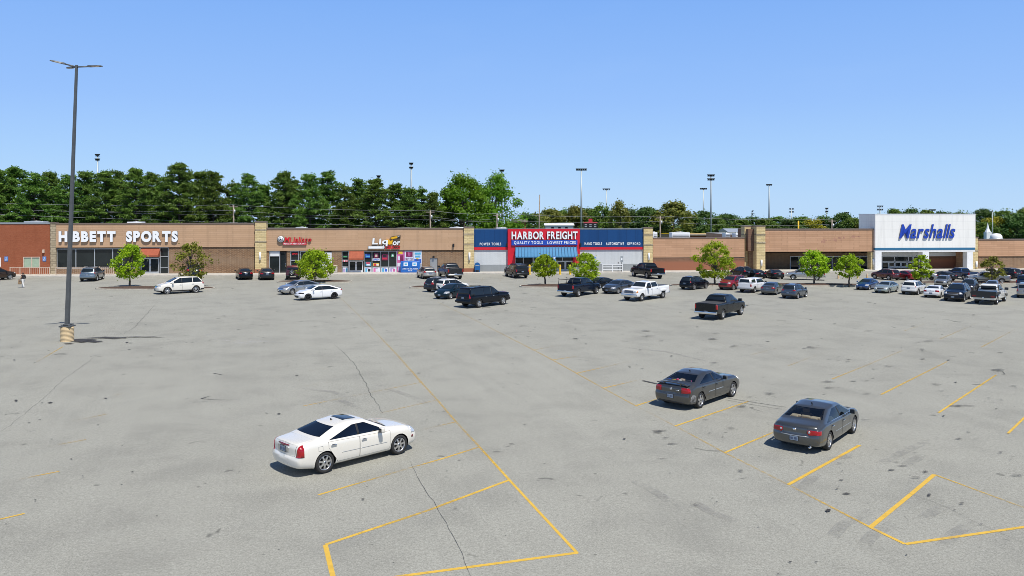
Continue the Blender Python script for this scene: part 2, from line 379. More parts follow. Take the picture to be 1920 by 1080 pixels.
# pavement along the shop fronts with a real kerb
mb=MB(); n=50
for i in range(n):
    u0=lerp(-130,160,i/n); u1=lerp(-130,160,(i+1)/n)-.012
    p=[fpt(u0,-3.0),fpt(u1,-3.0),fpt(u1,.6),fpt(u0,.6)]
    mb.add([(q.x,q.y,-.02) for q in p]+[(q.x,q.y,.15) for q in p],[(4,5,6,7),(0,1,5,4),(1,2,6,5),(3,0,4,7)])
tag(mb.build('pavement',M['concrete']),kind='structure')
def strip(mb,px,w,wear,z,attr,px_is_world=False,sub=1.0,jit=0):
    pts=[gnd(*p) for p in px] if not px_is_world else [Vector(p) for p in px]
    # resample
    P=[];Wr=[]
    ws=wear if hasattr(wear,'__len__') else [wear]*len(pts)
    for i in range(len(pts)-1):
        L=(pts[i+1]-pts[i]).length; n=max(1,int(L/sub))
        for k in range(n):
            t=k/n; P.append(pts[i].lerp(pts[i+1],t)); Wr.append(lerp(ws[i],ws[i+1],t))
    P.append(pts[-1]); Wr.append(ws[-1])
    if jit:
        for i in range(1,len(P)-1): P[i]=P[i]+Vector((rnd.uniform(-jit,jit),rnd.uniform(-jit,jit),0))
    b=len(mb.v)
    for i,p in enumerate(P):
        d=(P[min(i+1,len(P)-1)]-P[max(i-1,0)]).normalized(); nrm=Vector((-d.y,d.x,0))*w/2
        mb.v.append(tuple((p-nrm)+Vector((0,0,z)))); mb.v.append(tuple((p+nrm)+Vector((0,0,z)))); attr+=[Wr[i],Wr[i]]
    for i in range(len(P)-1):
        mb.f.append((b+2*i,b+2*i+2,b+2*i+3,b+2*i+1)); mb.m.append(0); mb.sm.append(False)
def set_attr(o,vals,name='wear'):
    a=o.data.attributes.new(name,'FLOAT','POINT'); a.data.foreach_set('value',vals)
mb=MB(); at_=[]
ZC=[.004]
def zz():
    ZC[0]+=.00015; return ZC[0]
def LN(pts,wear,w=.088):
    f=lambda x: x-.10-(.05 if x<.8 else 0)
    strip(mb,pts,w,[f(x) for x in wear] if hasattr(wear,'__len__') else f(wear),zz(),at_)
LN([(1082,1037),(955,900),(899,838),(855,791)],[1.05,.95,.7,.62]); LN([(855,791),(820,750),(790,717)],[.70,.66,.68]); LN([(790,717),(747,668),(690,608),(640,560)],[.66,.62,.58,.56],.12)
LN([(1083,1036.5),(770,1078),(520,1112)],[1.15,.85,.7],.12); LN([(610,1022),(624,1080),(634,1118)],[1.1,1.1,1.1],.12); LN([(610,1021.5),(800,958),(955,900)],[1.0,.72,1.1],.11)
LN([(597,928),(690,901),(760,880),(830,860),(899,838)],[1.0,.72,.55,.9,.7]); LN([(640,845),(740,820),(800,804),(855,791)],[.6,.5,.5,.75]); LN([(695,779),(750,766),(820,750)],[.5,.66,.62])
LN([(568,761.5),(650,745),(720,731),(790,717)],[.75,.52,.62,.66]); LN([(561,726),(633,714)],.5); LN([(560,698),(617,690)],.52); LN([(563,676),(600,670)],.42)
LN([(118,650),(60,684),(0,718),(-60,752)],[.75,.5,.5,.5]); LN([(230,737),(172,755)],[.6,.4]); LN([(200,776.5),(140,789),(60,806)],[.72,.5,.35]); LN([(161,824.5),(104,835),(40,848)],[.75,.55,.4]); LN([(111,884),(60,894),(0,907)],[.85,.62,.4]); LN([(46,963),(-60,988)],[.95,.8])
LN([(1697,1020.5),(1632,989)],1.12,.11); LN([(1632,989),(1478,909),(1359,849)],[.8,.6,.66]); LN([(1359,849),(1266,799),(1192,761)],[.66,.6,.5]); LN([(1192,761),(1131,728),(1081,700),(1036,675),(1000,656)],[.66,.66,.7,.7,.64]); LN([(1000,656),(900,605),(820,566)],[.62,.58,.55],.13)
LN([(1697,1020.5),(1920,988.5),(2120,961)],[1.05,.82,.8],.12); LN([(1632,989),(1702,932),(1752,890)],[1.15,.95,1.05],.13); LN([(1752,890),(1920,952),(2060,1004)],[.8,.62,.6],.075)
LN([(1478,909),(1612,835)],[1.1,.9],.12); LN([(1359,849),(1447,812),(1520,781)],[1.05,.7,.8]); LN([(1266,799),(1403,753)],[1.0,.75]); LN([(1192,761),(1220,752),(1320,718)],[1.,.72,.6]); LN([(1131,728),(1204,711),(1260,694)],[.85,.5,.35])
LN([(1081,700),(1140,687),(1208,671)],[.85,.6,.45]); LN([(1036,675),(1096,666),(1166,652)],[.8,.5,.45]); LN([(998,657),(1090,640)],[.7,.35])
LN([(1760,774),(1868,703)],[.95,.78]); LN([(1652,740),(1776,678)],[.85,.66]); LN([(1560,711),(1630,683),(1693,657)],[.75,.6,.6]); LN([(1478,686),(1540,663),(1600,645)],[.62,.5,.45]); LN([(1410,665),(1495,643)],[.6,.45]); LN([(1355,650),(1420,633)],[.48,.38]); LN([(1890,813),(1920,784),(1962,744)],[1,.9,.85])
LN([(1840,651),(1903,618)],[.68,.55]); LN([(1762,636),(1833,606)],[.66,.5]); LN([(1694,621),(1760,599)],[.6,.45]); LN([(1632,610),(1670,597)],[.5,.4]); LN([(1300,640),(1360,626)],[.4,.36])
for i in range(9): LN([(1585+i*42,600-i*1.5),(1622+i*42,587-i*1.5)],.38)
for px in (470,508,545,770,815,860,905,940,985): LN([(px,522),(px-3,528)],.55,.1)
o=mb.build('parking_lines',M['line_paint']); set_attr(o,at_); tag(o,kind='structure')
# cracks, skid marks
mb=MB(); at_=[]
def CK(pts,w,wear,j=.09,sub=.35): strip(mb,pts,w*.34,[x-.17 for x in (wear if hasattr(wear,'__len__') else [wear]*len(pts))],zz(),at_,sub=sub,jit=j*.55)
CK([(605,628),(640,657),(662,680),(680,707),(698,745),(718,775)],.05,[.55,.7,.8,.85,.8,.7]); CK([(770,866),(795,915),(825,960),(855,1015),(878,1068),(886,1090)],.028,[.7,.9,.8,.85,.75,.6],.05)
CK([(300,560),(276,588),(252,614),(232,626),(208,648)],.05,[.5,.9,.9,.6,.5]); CK([(185,664),(160,683),(120,712),(60,766),(0,812),(-40,842)],.04,[.6,.9,.7,.75,.7,.6])
CK([(1650,905),(1710,928),(1760,945),(1840,985),(1925,1021),(1990,1050)],.02,[.3,.8,.8,.75,.85,.7],.04); CK([(1545,632),(1650,648),(1760,655),(1920,667)],.05,[.2,.35,.3,.3]); CK([(862,990),(868,1060),(872,1090)],.02,[.35,.4,.3],.05)
CK([(1000,812),(1030,838),(1050,860)],.03,[.5,.55,.4]); CK([(960,640),(1060,652),(1140,668)],.05,[.3,.35,.3]); CK([(420,690),(560,700),(620,715)],.03,.3,.15); CK([(1410,650),(1520,690),(1640,735),(1780,785),(1930,845)],.025,[.2,.35,.3,.35,.3],.12)
def SK(pts,w,wear): strip(mb,pts,w*.7,[x-(.2 if w<.3 else -.22) for x in (wear if hasattr(wear,'__len__') else [wear]*len(pts))],zz(),at_,sub=.5)
SK([(640,652),(665,649.5),(735,648),(790,653),(836,661),(862,674),(876,688),(877,700)],.13,[.4,.62,.62,.6,.62,.58,.55,.3]); SK([(648,659),(700,660.5),(750,661.5),(800,662)],.1,[.55,.55,.5,.3]); SK([(686,665),(700,655),(706,653)],.1,.5)
SK([(333,765),(345,758),(378,753.5),(430,751),(500,750)],.07,[.5,.62,.66,.6,.35]); SK([(377,748),(392,743.5),(424,741.5)],.09,[.95,.66,.5]); SK([(377,748),(410,750),(470,750)],.08,[.9,.66,.4]); SK([(400,700),(416,703)],.06,[1,.9])
SK([(1362,746.5),(1420,756),(1474,764)],.07,[.75,.8,.8]); SK([(1360,750),(1415,760),(1466,768)],.06,[.75,.75,.7]); SK([(1205,714),(1240,722)],.25,[.9,.8]); SK([(1325,640),(1390,646),(1440,652),(1490,662)],.16,[.45,.6,.55,.4])
SK([(800,782),(815,768),(838,760)],.08,.55); SK([(790,790),(808,776)],.07,.45); SK([(1862,698),(1880,697),(1884,702),(1868,706)],.1,[.6,.8,.7,.5]); SK([(1806,660),(1812,650),(1840,646)],.15,[.55,.5,.35])

o=mb.build('pavement_cracks',M['crack']); set_attr(o,at_); tag(o,kind='structure')
mb=MB(); at_=[]
for pts in ([(1500,1075),(1580,985),(1700,925)],[(1560,1090),(1640,1000),(1740,950)],[(1720,1085),(1790,1000),(1900,940)],[(1590,900),(1690,850),(1800,800)],[(1450,960),(1520,900),(1560,860)],[(1240,900),(1330,960),(1460,1010)],[(1130,870),(1240,930),(1330,1000)],[(640,700),(760,740),(900,800)],[(1050,640),(1250,660),(1500,720)]): strip(mb,pts,.34,[.1,.42,.1],zz(),at_,sub=.5)
for pts in ([(1500,870),(1580,858),(1680,840)],[(1640,905),(1720,860),(1760,840)],[(1690,1000),(1750,960),(1830,925)],[(500,745),(640,752),(760,800)],[(490,720),(620,735),(750,770)]): strip(mb,pts,.36,[.1,.42,.1],zz(),at_,sub=.5)
o=mb.build('tyre_smudges',M['tyre_smudge']); set_attr(o,at_); tag(o,kind='structure')
# stains: irregular fans, wear falling to nothing at the rim
def stain_mesh(name,items,m,z):
    mb=MB(); at_=[]
    for (px,py,rx,ry,wear) in items:
        z+=.00006
        c=gnd(px,py); b=len(mb.v); n=14; k=(py-YH)
        rx_,ry_=rx*F*HC/k/F, ry*F*HC/(k*k)     # pixel radii -> metres on the ground
        wear-=.21; mb.v.append((c.x,c.y,z)); at_.append(wear)
        for ring,(s,wf) in enumerate(((.55,.8),(1,.0))):
            for i in range(n):
                a=2*PI*i/n; q=s*rnd.uniform(.5,1.3); mb.v.append((c.x+rx_*q*math.cos(a)+ry_*q*math.sin(a)*c.x/c.y,c.y+ry_*q*math.sin(a),z)); at_.append(wear*wf)
        for i in range(n):
            j=(i+1)%n; mb.f.append((b,b+1+i,b+1+j)); mb.f.append((b+1+i,b+1+n+i,b+1+n+j,b+1+j)); mb.m+=[0,0]; mb.sm+=[False,False]
    o=mb.build(name,M[m]); set_attr(o,at_); tag(o,kind='structure')
S=[(160,639,42,5,1.2),(205,634,62,3.4,1.05),(270,632.5,68,2.2,.98),(175,641,30,3,1.1),(130,645,16,2.4,1.1),(238,643,5,1.2,1.2),(245,644,6,1,1)]
S+=[(95,756,8,1.9,1.2),(30,752,5,2.4,1.1),(198,748,5,1.4,1.1),(32,776,9,1.3,.95),(75,788,5,1,1),(55,794,5,1,1),(97,825,4,1.2,1.1),(134,862,3,1.2,1.1),(229,837,2.5,1,1.1),(242,656.5,5,1,1),(186,669,8,.8,.8),(500,826-50,6,2,.9),(523,777,5,2.2,1.1),(557,705,6,1.5,.9),(345,745-20,0.1,.1,.3)]
S+=[(1390,825,0.1,.1,0),(1553,959,9,4,1.35),(1588,927,15,3,1.1),(1577,902,9,2,1.05),(1690,875,16,2,.95),(1672,883,12,2,.95),(1680,868,12,1.5,.9),(1735,886,11,4,.9),(1742,930,7,4,1.0),(1370,805,22,7,.75),(1325,788,14,3,.8),(1480,772,8,3,.7),(1440,760,14,4,.6),(1800,762,45,3,.85),(1830,780,40,8,.62),(1755,722,20,5,.75),(1765,735,16,3,.72),(1792,718,5,1.5,1.1),(1588,679,12,2.5,.8),(1592,675,8,2,.85),(1508,654,10,2.5,.8),(1440,641,7,1.2,1),(1640,693,14,2.5,.7),(1655,699,10,2,.7),(1600,716,12,1.3,.95),(1625,715,9,1.3,.9),(1682,698,8,2,.7),(1730,674,8,1.6,.9),(1712,612,9,1,.9),(1815,812,8,3,.85),(1715,850,9,3,.7),(1875,662,9,1.5,.9),(1900,725,14,3,.8),(1855,748,10,3,.7),(1870,785,12,2.5,.7),(1100,677,8,2.5,.75),(1147,707,6,3,.7),(1205,692,9,1.5,.85),(1155,687,14,1.2,.7),(1080,636,8,1.3,1.05),(1094,630,7,1,.8),(1128,797,5,2,.6),(1482,1056,5,1.5,1.1),(1530,1056,6,2,1.0),(1590,1050,0.1,.1,0),(1700,1042,3,1.4,1.3),(1460,1078,6,2,.9),(1840,985,6,2,1),(1790,958,5,1.4,.9),(1830,1063,4,1,.8),(690,812,8,1.6,.9),(680,938,8,2,1),(652,930,6,1.6,.8),(725,927,9,2,.7),(680,966,9,2.5,.8),(705,955,6,2,.7),(420,593,9,1,.9),(330,597,6,.8,.8),(900,570+30,7,1,.9),(1036,597,9,1,.9),(1065,603,7,1,.8),(950,597,10,1,.7),(1400,573,8,1,1),(1630,567,8,1,.9),(700,575,10,1,.6),(560,580,7,1,.7),(1300,580,8,1,.8),(1180,600,7,1,.7),(990,632,8,1.2,.8),(1240,640,12,1.3,.8),(120,580,8,1,.8),(40,600,10,1,.7)]
for i in range(170):
    px=rnd.uniform(0,1920); py=YH+10**rnd.uniform(2.2,2.83); s=rnd.uniform(1.2,4.5); S.append((px,py,s,s*(py-YH)/F*rnd.uniform(.6,1.3),rnd.uniform(.75,1.3)))
for i in range(90):
    t=rnd.random(); px=rnd.uniform(1200,1920); py=rnd.uniform(620,960); S.append((px,py,rnd.uniform(5,24),rnd.uniform(1.2,4.5),rnd.uniform(.6,.9)))
stain_mesh('pavement_stains',S,'stain',.034)
S=[(470,640,110,12,.75),(410,625,70,9,.7),(230,668,50,8,.62),(640,980,50,18,.66),(600,965,60,10,.6),(860,1005,0.1,.1,0),(1600,1000,60,16,.5),(1560,1030,70,14,.5),(1780,850,60,9,.5),(1000,830,80,14,.5),(590,750,40,7,.62),(560,705,26,4,.6),(700,560,70,5,.5),(1500,650,160,10,.5),(1250,690,60,8,.48),(1700,690,50,8,.5),(60,700,60,9,.5),(860,560,120,8,.45)]
stain_mesh('pavement_pale_patches',S,'stain_light',.0024)
# planted islands with kerbs
def island(name,px0,px1,py,hd,label):
    c=gnd((px0+px1)/2,py); rx=(px1-px0)/2*c.y/F; mb=MB(); n=28
    def ring(s,z,k=0): return [(c.x+(rx*s-k)*math.copysign(abs(math.cos(a))**.6,math.cos(a)),c.y+(hd*s-k)*math.copysign(abs(math.sin(a))**.6,math.sin(a)),z) for a in [2*PI*i/n for i in range(n)]]
    R=[ring(1,-.01),ring(1,.13),ring(1,.13,.16)]; vs=sum(R,[]); fs=[]
    for r in range(2): fs+=[(r*n+i,r*n+(i+1)%n,(r+1)*n+(i+1)%n,(r+1)*n+i) for i in range(n)]
    mb.add(vs,fs); r3=ring(1,.12,.15); r4=ring(.6,.22); b=r3+r4+[(c.x,c.y,.25)]
    mb.add(b,[(i,(i+1)%n,n+(i+1)%n,n+i) for i in range(n)]+[(n+i,n+(i+1)%n,2*n) for i in range(n)],1,True)
    o=mb.build(name,[M['kerb'],M['mulch']]); tag(o,kind='structure')
island('planting_island',182,402,541.5,1.5,''); island('planting_island',974,1140,537.5,1.6,''); island('planting_island',520,660,529,1.3,''); island('planting_island',768,830,540,.8,'')
island('planting_island',1255,1660,535.5,1.3,''); island('planting_island',1700,1990,531,1.2,'')
# ================================================================= SHOPS
class Unit:
    def __init__(s,name,label,cat,px0,px1,d=0):
        s.u0=fu(px0,d); p=fpt(s.u0,0); s.root=empty(name,p,FA,label,cat)
    def U(s,px,d=0): return fu(px,d)-s.u0
    def add(s,mb,px0,px1,py0,py1,d0,d1,mat=0,ch=0):
        "box spanning photo x px0..px1, y py0..py1 on its front plane at depth d0"
        pm=(px0+px1)/2; z1=fz(pm,py0,d0); z0=fz(pm,py1,d0) if py1 is not None else -.05
        (mb.bbox if ch else mb.box)(*( [s.U(px0,d0),s.U(px1,d0),d0,d1,z0,z1]+([ch,mat] if ch else [mat])))
    def part(s,name,mats,items,parent=None):
        for it in items:
            mb=MB(); s.add(mb,*it); o=mb.build(name,[M[m] for m in ([mats] if isinstance(mats,str) else mats)],parent or s.root)
        return o
    def text(s,txt,px0,px1,py0,py1,d,depth,mats,parent,**k):
        pm=(px0+px1)/2
        return letters(txt,s.U(px0,d),s.U(px1,d),fz(pm,py1,d),fz(pm,py0,d),d,depth,[M[m] for m in mats],parent,**k)
def window(s,px0,px1,py0,py1,d,mulls=(),rails=(),fw=.07,glass='glass_shop',frame='alu',name='window'):
    mb=MB(); z0=fz((px0+px1)/2,py1,d); z1=fz((px0+px1)/2,py0,d); x0,x1=s.U(px0,d),s.U(px1,d)
    f=lambda a,b,c,e: mb.box(a,b,d-.05,d+.08,c,e)
    f(x0,x0+fw,z0,z1); f(x1-fw,x1,z0,z1); f(x0+fw,x1-fw,z0,z0+fw); f(x0+fw,x1-fw,z1-fw,z1)
    for m in mulls: xm=s.U(m,d); mb.box(xm-fw/2,xm+fw/2,d-.047,d+.08,z0+fw,z1-fw)
    for r in rails: zr=fz((px0+px1)/2,r,d); mb.box(x0+fw,x1-fw,d-.044,d+.08,zr-fw/2,zr+fw/2)
    o=mb.build(name,M[frame],s.root)
    g=MB(); g.box(x0+fw*.5,x1-fw*.5,d+.03,d+.05,z0+fw*.5,z1-fw*.5); g.build('pane',M[glass],o)
    return o
def doorset(s,px0,px1,py0,d,n=2,frame='alu',glass='glass_shop',rail=None):
    "glazed doors, n leaves, standing on the pavement"
    z1=fz((px0+px1)/2,py0,d); x0,x1=s.U(px0,d),s.U(px1,d); w=(x1-x0)/n
    for i in range(n):
        a=x0+i*w; b=a+w-.02; mb=MB(); fw=.11
        mb.box(a,a+fw,d-.04,d+.06,.15,z1); mb.box(b-fw,b,d-.04,d+.06,.15,z1); mb.box(a+fw,b-fw,d-.04,d+.06,.15,.4); mb.box(a+fw,b-fw,d-.04,d+.06,z1-fw,z1)
        o=mb.build('door',M[frame],s.root); g=MB(); g.box(a+fw*.6,b-fw*.6,d+.01,d+.03,.3,z1-.05); g.build('pane',M[glass],o)
        h=MB(); hx=b-fw*.7 if i%2==0 else a+fw*.7; h.tube([(hx,d-.1,.9),(hx,d-.1,1.4)],.02,6); h.build('handle',M['chrome'],o)
def coping(s,px0,px1,py,d,m='coping',h=.16,back=.5): 
    z=fz((px0+px1)/2,py,d); mb=MB(); mb.box(s.U(px0,d)-.02,s.U(px1,d)+.02,d-.07,d+back,z-.02,z+h-.02); mb.build('coping',M[m],s.root)
def shell(s,px0,px1,py,m,d0=.6,d1=26): 
    z=fz((px0+px1)/2,py,0)-1.0; mb=MB(); x0,x1=s.U(px0),s.U(px1)
    mb.box(x0,x1,d0,d1,-.05,z-.05,0); mb.box(x0,x1,d0,d1,z-.046,z,1); return mb.build('wall',[M[m],M['roof_grey']],s.root)
def sconce(s,px,py0,py1,d):
    z0,z1=fz(px,py1,d),fz(px,py0,d); x=s.U(px,d); mb=MB(); mb.tube([(x,d-.12,z0),(x,d-.12,z1)],.13,10); o=mb.build('wall_light',M['white_sign'],s.root)
    b=MB(); b.box(x-.09,x+.09,d-.05,d+.0,z0+.05,z1-.05); b.build('bracket',M['pole_grey'],o)
def pillar(s,px0,px1,py0,d0,d1,m='stone_cream',bands=(),base=None):
    it=[(px0,px1,py0,None,d0,d1)]; o=s.part('pillar',m,it)
    z=fz((px0+px1)/2,py0,d0); x0,x1=s.U(px0,d0),s.U(px1,d0); mb=MB(); mb.box(x0-.05,x1+.05,d0-.05,d1,z,z+.14); mb.build('cap',M['coping'],o)
    for b in bands: zb=fz((px0+px1)/2,b,d0); mb=MB(); mb.box(x0-.03,x1+.03,d0-.03,d1-.03,zb-.1,zb+.1); mb.build('band',M['stone_rough'],o)
    if base: zb=fz((px0+px1)/2,base,d0); mb=MB(); mb.box(x0-.04,x1+.04,d0-.04,d1-.03,-.05,zb); mb.build('plinth',M['brick_low'],o)
    return o
# ---- A: orange brick shop at the left end
A=Unit('brick_shop','orange red brick building at the left edge with grey coping and one small blind window','building',-150,94)
shell(A,-150,94,418,'brick_orange'); A.part('brick_front','brick_orange',[(-150,44,420,None,0,.55),(75,93.5,420,None,0,.55),(44,75,420,481.5,0,.55),(44,75,502.5,None,0,.55)])
coping(A,-150,104,420,0,'coping_grey',.22); window(A,43.5,75.5,481.5,502.5,.03,(59.5,),(),.10,'glass_shop','rail_tan')
mb=MB(); A.add(mb,45.5,73.5,483.5,500.5,.055,.06); mat('blind',(.34,.44,.32),.8,var=.08); mb.build('blind',M['blind'],A.root)
A.part('white_window','alu_white',[(-12,1.5,483,500,-.04,.02)])
mb=MB(); A.add(mb,79,82.5,468,474,-.25,0); mb.build('wall_light',M['rail_tan'],A.root)
for px in (12,83.5):
    t=empty('handicap_sign',fpt(fu(px),0,fz(px,490)),FA,'blue wheelchair parking sign on the orange brick wall '+('left of the blind window' if px<50 else 'right of the blind window'),'sign','blue wheelchair signs on the brick wall')
    mb=MB(); mb.box(-.22,.22,-.05,-.005,0,.62); mb.build('plate',M['wheelchair'] if 'wheelchair' in M else mat('wheelchair',(.10,.24,.55),.4),t)
    mb=MB(); mb.lathe([(0,0),(.045,0),(.045,.01),(0,.01)],10,'y',0,(-.02,-.065,.5)); mb.tube([(-.02,-.06,.45),(0,-.06,.3),(.1,-.06,.28),(.14,-.06,.15)],.022,5); mb.lathe([(.09,0),(.12,0),(.12,.01),(.09,.01)],14,'y',0,(-.02,-.065,.2)); mb.build('symbol',M['white_sign'],t)
# ---- B: sports shop
B=Unit('shop_unit','tan panelled shop with dark windows, rust awning and big white block letters','building',94,499)
shell(B,94.5,499,420,'brick_brown')
pillar(B,94.3,104.7,419,-.12,.6,'stone_rough',base=None)
B.part('fascia','panel_tan',[(105,477.3,420,463.5,-.14,.59)]); coping(B,105,477.5,420,-.14)
B.part('brick_front','brick_brown',[(316.5,477.3,463.6,None,0,.58),(105,213,503.5,None,0,.58),(213,263,503.5,None,0,.58)])
window(B,106.5,263,466,503.5,.2,(142.5,177.5,211.5,230),(),.09,'glass_shop','alu')
window(B,300,316.3,464,None or 515,.2,(),(481,502),.08,'glass_shop','alu')
window(B,263.3,299.8,464,484,.25,(),(),.06,'glass_shop','alu'); doorset(B,264,299,484,.22,2)
def awning(s,px0,px1,py0,py1,m,d=0,out=.9,inset=.25):
    z1=fz((px0+px1)/2,py0,d); x0,x1=s.U(px0,d),s.U(px1,d); z0=fz((px0+px1)/2,py1-3,d-out); zv=fz((px0+px1)/2,py1,d-out); mb=MB()
    vs=[(x0,d,z1),(x1,d,z1),(x1+inset*.0,d-out,z0),(x0,d-out,z0),(x0,d-out,zv),(x1,d-out,zv)]
    mb.add(vs,[(0,3,2,1),(3,4,5,2)]); mb.add([(x0,d,z1),(x0,d-out,z0),(x0,d-out,zv),(x0,d,zv)],[(0,1,2,3)]); mb.add([(x1,d,z1),(x1,d-out,z0),(x1,d-out,zv),(x1,d,zv)],[(0,3,2,1)])
    return mb.build('awning',M[m],s.root)
awning(B,264,300.5,466,481.5,'awning_rust')
pillar(B,478,499,417,-.35,.6,'stone_cream',(431,453),505); sconce(B,488,473,487.5,-.35)
sg=empty('letter_sign',fpt(fu(111),-.14,fz(111,454)),FA,'large white raised block letters in two words on the tan fascia above the sports shop windows','sign')
class Sub:
    def __init__(s,root,px): s.root=root; s.u0=fu(px); 
    U=Unit.U; add=Unit.add; part=Unit.part
def signtext(root,px_root,txt,px0,px1,py0,py1,d,depth,mats,z_base,**k):
    u=fu(px_root); pm=(px0+px1)/2
    return letters(txt,fu(px0,d)-u,fu(px1,d)-u,fz(pm,py1,d)-z_base,fz(pm,py0,d)-z_base,d-(root['dd'] if 'dd' in root else 0),depth,[M[m] for m in mats],root,**k)
def mksign(px,d,py,label,name='letter_sign'):
    r=empty(name,fpt(fu(px,d),d,fz(px,py,d)),FA,label,'sign'); r['dd']=d; return r,(lambda txt,a,b,c,e,depth,mats,dd=0,**k: letters(txt,fu(a,d)-fu(px,d),fu(b,d)-fu(px,d),fz((a+b)/2,e,d)-r.location.z,fz((a+b)/2,c,d)-r.location.z,-dd,depth,[M[m] for m in mats],r,**k)),(lambda mb,a,b,c,e,d0,d1,m=0: mb.box(fu(a,d)-fu(px,d),fu(b,d)-fu(px,d),-d0,-d1,fz((a+b)/2,e,d)-r.location.z,fz((a+b)/2,c,d)-r.location.z,m))
bpy.data.objects.remove(sg)
r,T,Bx=mksign(111,-.14,454,'two words of large white block letters on the tan fascia of the sports shop')
T('HIBBETT',111.5,218,433.5,453.5,.22,['white_sign','sign_edge'],.02,bold=.06,gap=.10,sidemat=1); T('SPORTS',237.5,334.5,433,453.5,.22,['white_sign','sign_edge'],.02,bold=.06,gap=.08,sidemat=1)
# ---- C: restaurant + liquor shop
C=Unit('shop_unit','tan panelled double shop with restaurant and liquor signs and posters in the windows','building',499,889)
shell(C,499.2,889,430,'brick_brown'); C.part('fascia','panel_tan',[(499.3,869.5,429.5,469.5,-.14,.59)]); coping(C,499.3,869.5,429.5,-.14)
C.part('brick_front','brick_brown',[(499.3,504.5,469.6,None,0,.58),(622,640.5,469.6,None,0,.58),(791.5,806,469.6,None,0,.58),(820.5,869.5,469.6,None,0,.58),(806,820.5,469.6,484,0,.58),(561,622,508,None,0,.58),(682,744,511.5,None,0,.58),(537.5,544,469.6,None,0,.58),(744,791.5,511.5,None,0,.58)])
window(C,505,525,471,514,.12,(),(480,),.08,'glass_shop','alu'); mb=MB(); C.add(mb,506.5,523.5,472.5,480.5,.06,.11); mb.build('sign_panel',M['alu_white'],C.root)
doorset(C,525.5,537.3,473,.15,1,'plastic'); window(C,544.5,561,470,515,.12,(),(488,),.10,'glass_shop','alu')
mat('neon_red',(.7,.02,.03),.4); mat('poster_white',(.72,.74,.80),.5,var=.1,scale=2)
mb=MB(); C.add(mb,546.5,558.5,473,479,.06,.08); o=mb.build('sign_panel',M['black'],C.root); C.text('OPEN',547.5,557.5,474.2,477.8,.055,.02,['neon_red'],o,whole=True,name='lettering')
window(C,563,602,471,507.5,.15,(577,590),(),.08); mb=MB(); C.add(mb,602.5,622,473,508,.02,.5); mb.build('white_panel',M['alu_white'],C.root)
window(C,641,654,470.5,512.5,.12,(),(487.5,500),.06,'glass_shop','alu'); window(C,654.2,682,470.5,489,.2,(),(),.06); doorset(C,654.5,681,489,.2,2,'alu_white')
awning(C,655,682.5,470,487.5,'awning_rust'); window(C,682.3,743.8,470.5,511.3,.12,(697.5,714,729),(500.5,),.07,'glass_shop','alu')
# posters & neon in the liquor windows
def poster(px0,px1,py0,py1,cols,d=.06,txt=None,name='poster'):
    mb=MB(); C.add(mb,px0,px1,py0,py1,d,d+.012); o=mb.build(name,M[cols[0]],C.root)
    for (fx0,fy0,fx1,fy1,c) in cols[1:]:
        b=MB(); C.add(b,lerp(px0,px1,fx0),lerp(px0,px1,fx1),lerp(py0,py1,fy0),lerp(py0,py1,fy1),d-.012,d-.001); b.build('printed_panel',M[c],o)
    if txt: C.text(txt[0],lerp(px0,px1,txt[1]),lerp(px0,px1,txt[3]),lerp(py0,py1,txt[2]),lerp(py0,py1,txt[4]),d-.014,.006,[txt[5]],o,whole=True,name='lettering',bold=.03)
for n_,c_ in (('p_pink',(.62,.14,.34)),('p_cyan',(.10,.42,.62)),('p_blue',(.04,.13,.52)),('p_red',(.55,.03,.05)),('p_yellow',(.75,.5,.05)),('p_maroon',(.22,.02,.08)),('p_lilac',(.45,.35,.6)),('p_green',(.08,.35,.15))): mat(n_,c_,.45,var=.25,scale=3)
poster(642.5,652.5,501.5,511.5,['poster_white',(.1,.2,.45,.9,'p_lilac'),(.55,.15,.9,.8,'p_cyan')]); poster(642.5,652.5,487.5,491,['poster_white',(.05,.2,.3,.9,'p_red'),(.4,.2,.6,.9,'p_red'),(.7,.2,.95,.9,'p_red')])
poster(643,652,478.5,484,['black',(.1,.3,.9,.7,'p_green')])
for a,b,c1,c2 in ((683.5,696.5,'p_cyan','black'),(698.5,712.8,'p_pink','poster_white'),(715,727.8,'p_cyan','p_blue'),(730,743,'p_lilac','p_pink')): poster(a,b,501.5,510.5,['poster_white',(.12,.15,.4,.9,c1),(.5,.3,.85,.85,c2),(.3,.05,.7,.22,'p_lilac')])
poster(685.5,695,491,498.5,['p_cyan',(.1,.1,.9,.45,'p_red'),(.2,.55,.8,.9,'poster_white')]); poster(699.5,711,493.5,499,['p_yellow',(.1,.1,.5,.9,'p_red'),(.55,.2,.9,.8,'poster_white')])
poster(698.5,712,484.5,489,['poster_white'],txt=('OPEN',.06,.12,.94,.88,'p_blue')); poster(701.5,709.5,475,483,['p_maroon',(.25,.15,.75,.85,'rail_tan')]); poster(685,694,476,483,['p_blue',(.1,.5,.9,.8,'p_cyan')]); poster(716,727,477,488,['p_maroon',(.1,.6,.9,.85,'p_red'),(.2,.1,.8,.4,'black')]); poster(733.5,739,475.5,482,['p_green',(.25,.2,.75,.8,'poster_white')])
C.part('window','alu',[(744,791.3,470,511.4,.02,.5)])
poster(744.5,758.5,470.5,511,['p_pink',(.1,.02,.75,.15,'p_yellow'),(.4,.2,.85,.5,'p_maroon'),(.1,.25,.38,.42,'poster_white'),(.05,.55,.9,.72,'poster_white'),(.15,.75,.85,.95,'p_lilac')],.005)
poster(759.5,775,470.5,495,['poster_white',(.1,.05,.92,.45,'p_maroon'),(.35,.12,.65,.38,'p_pink'),(.1,.78,.9,.95,'p_cyan')],.005,('SELTZER',.06,.52,.94,.72,'p_maroon'))
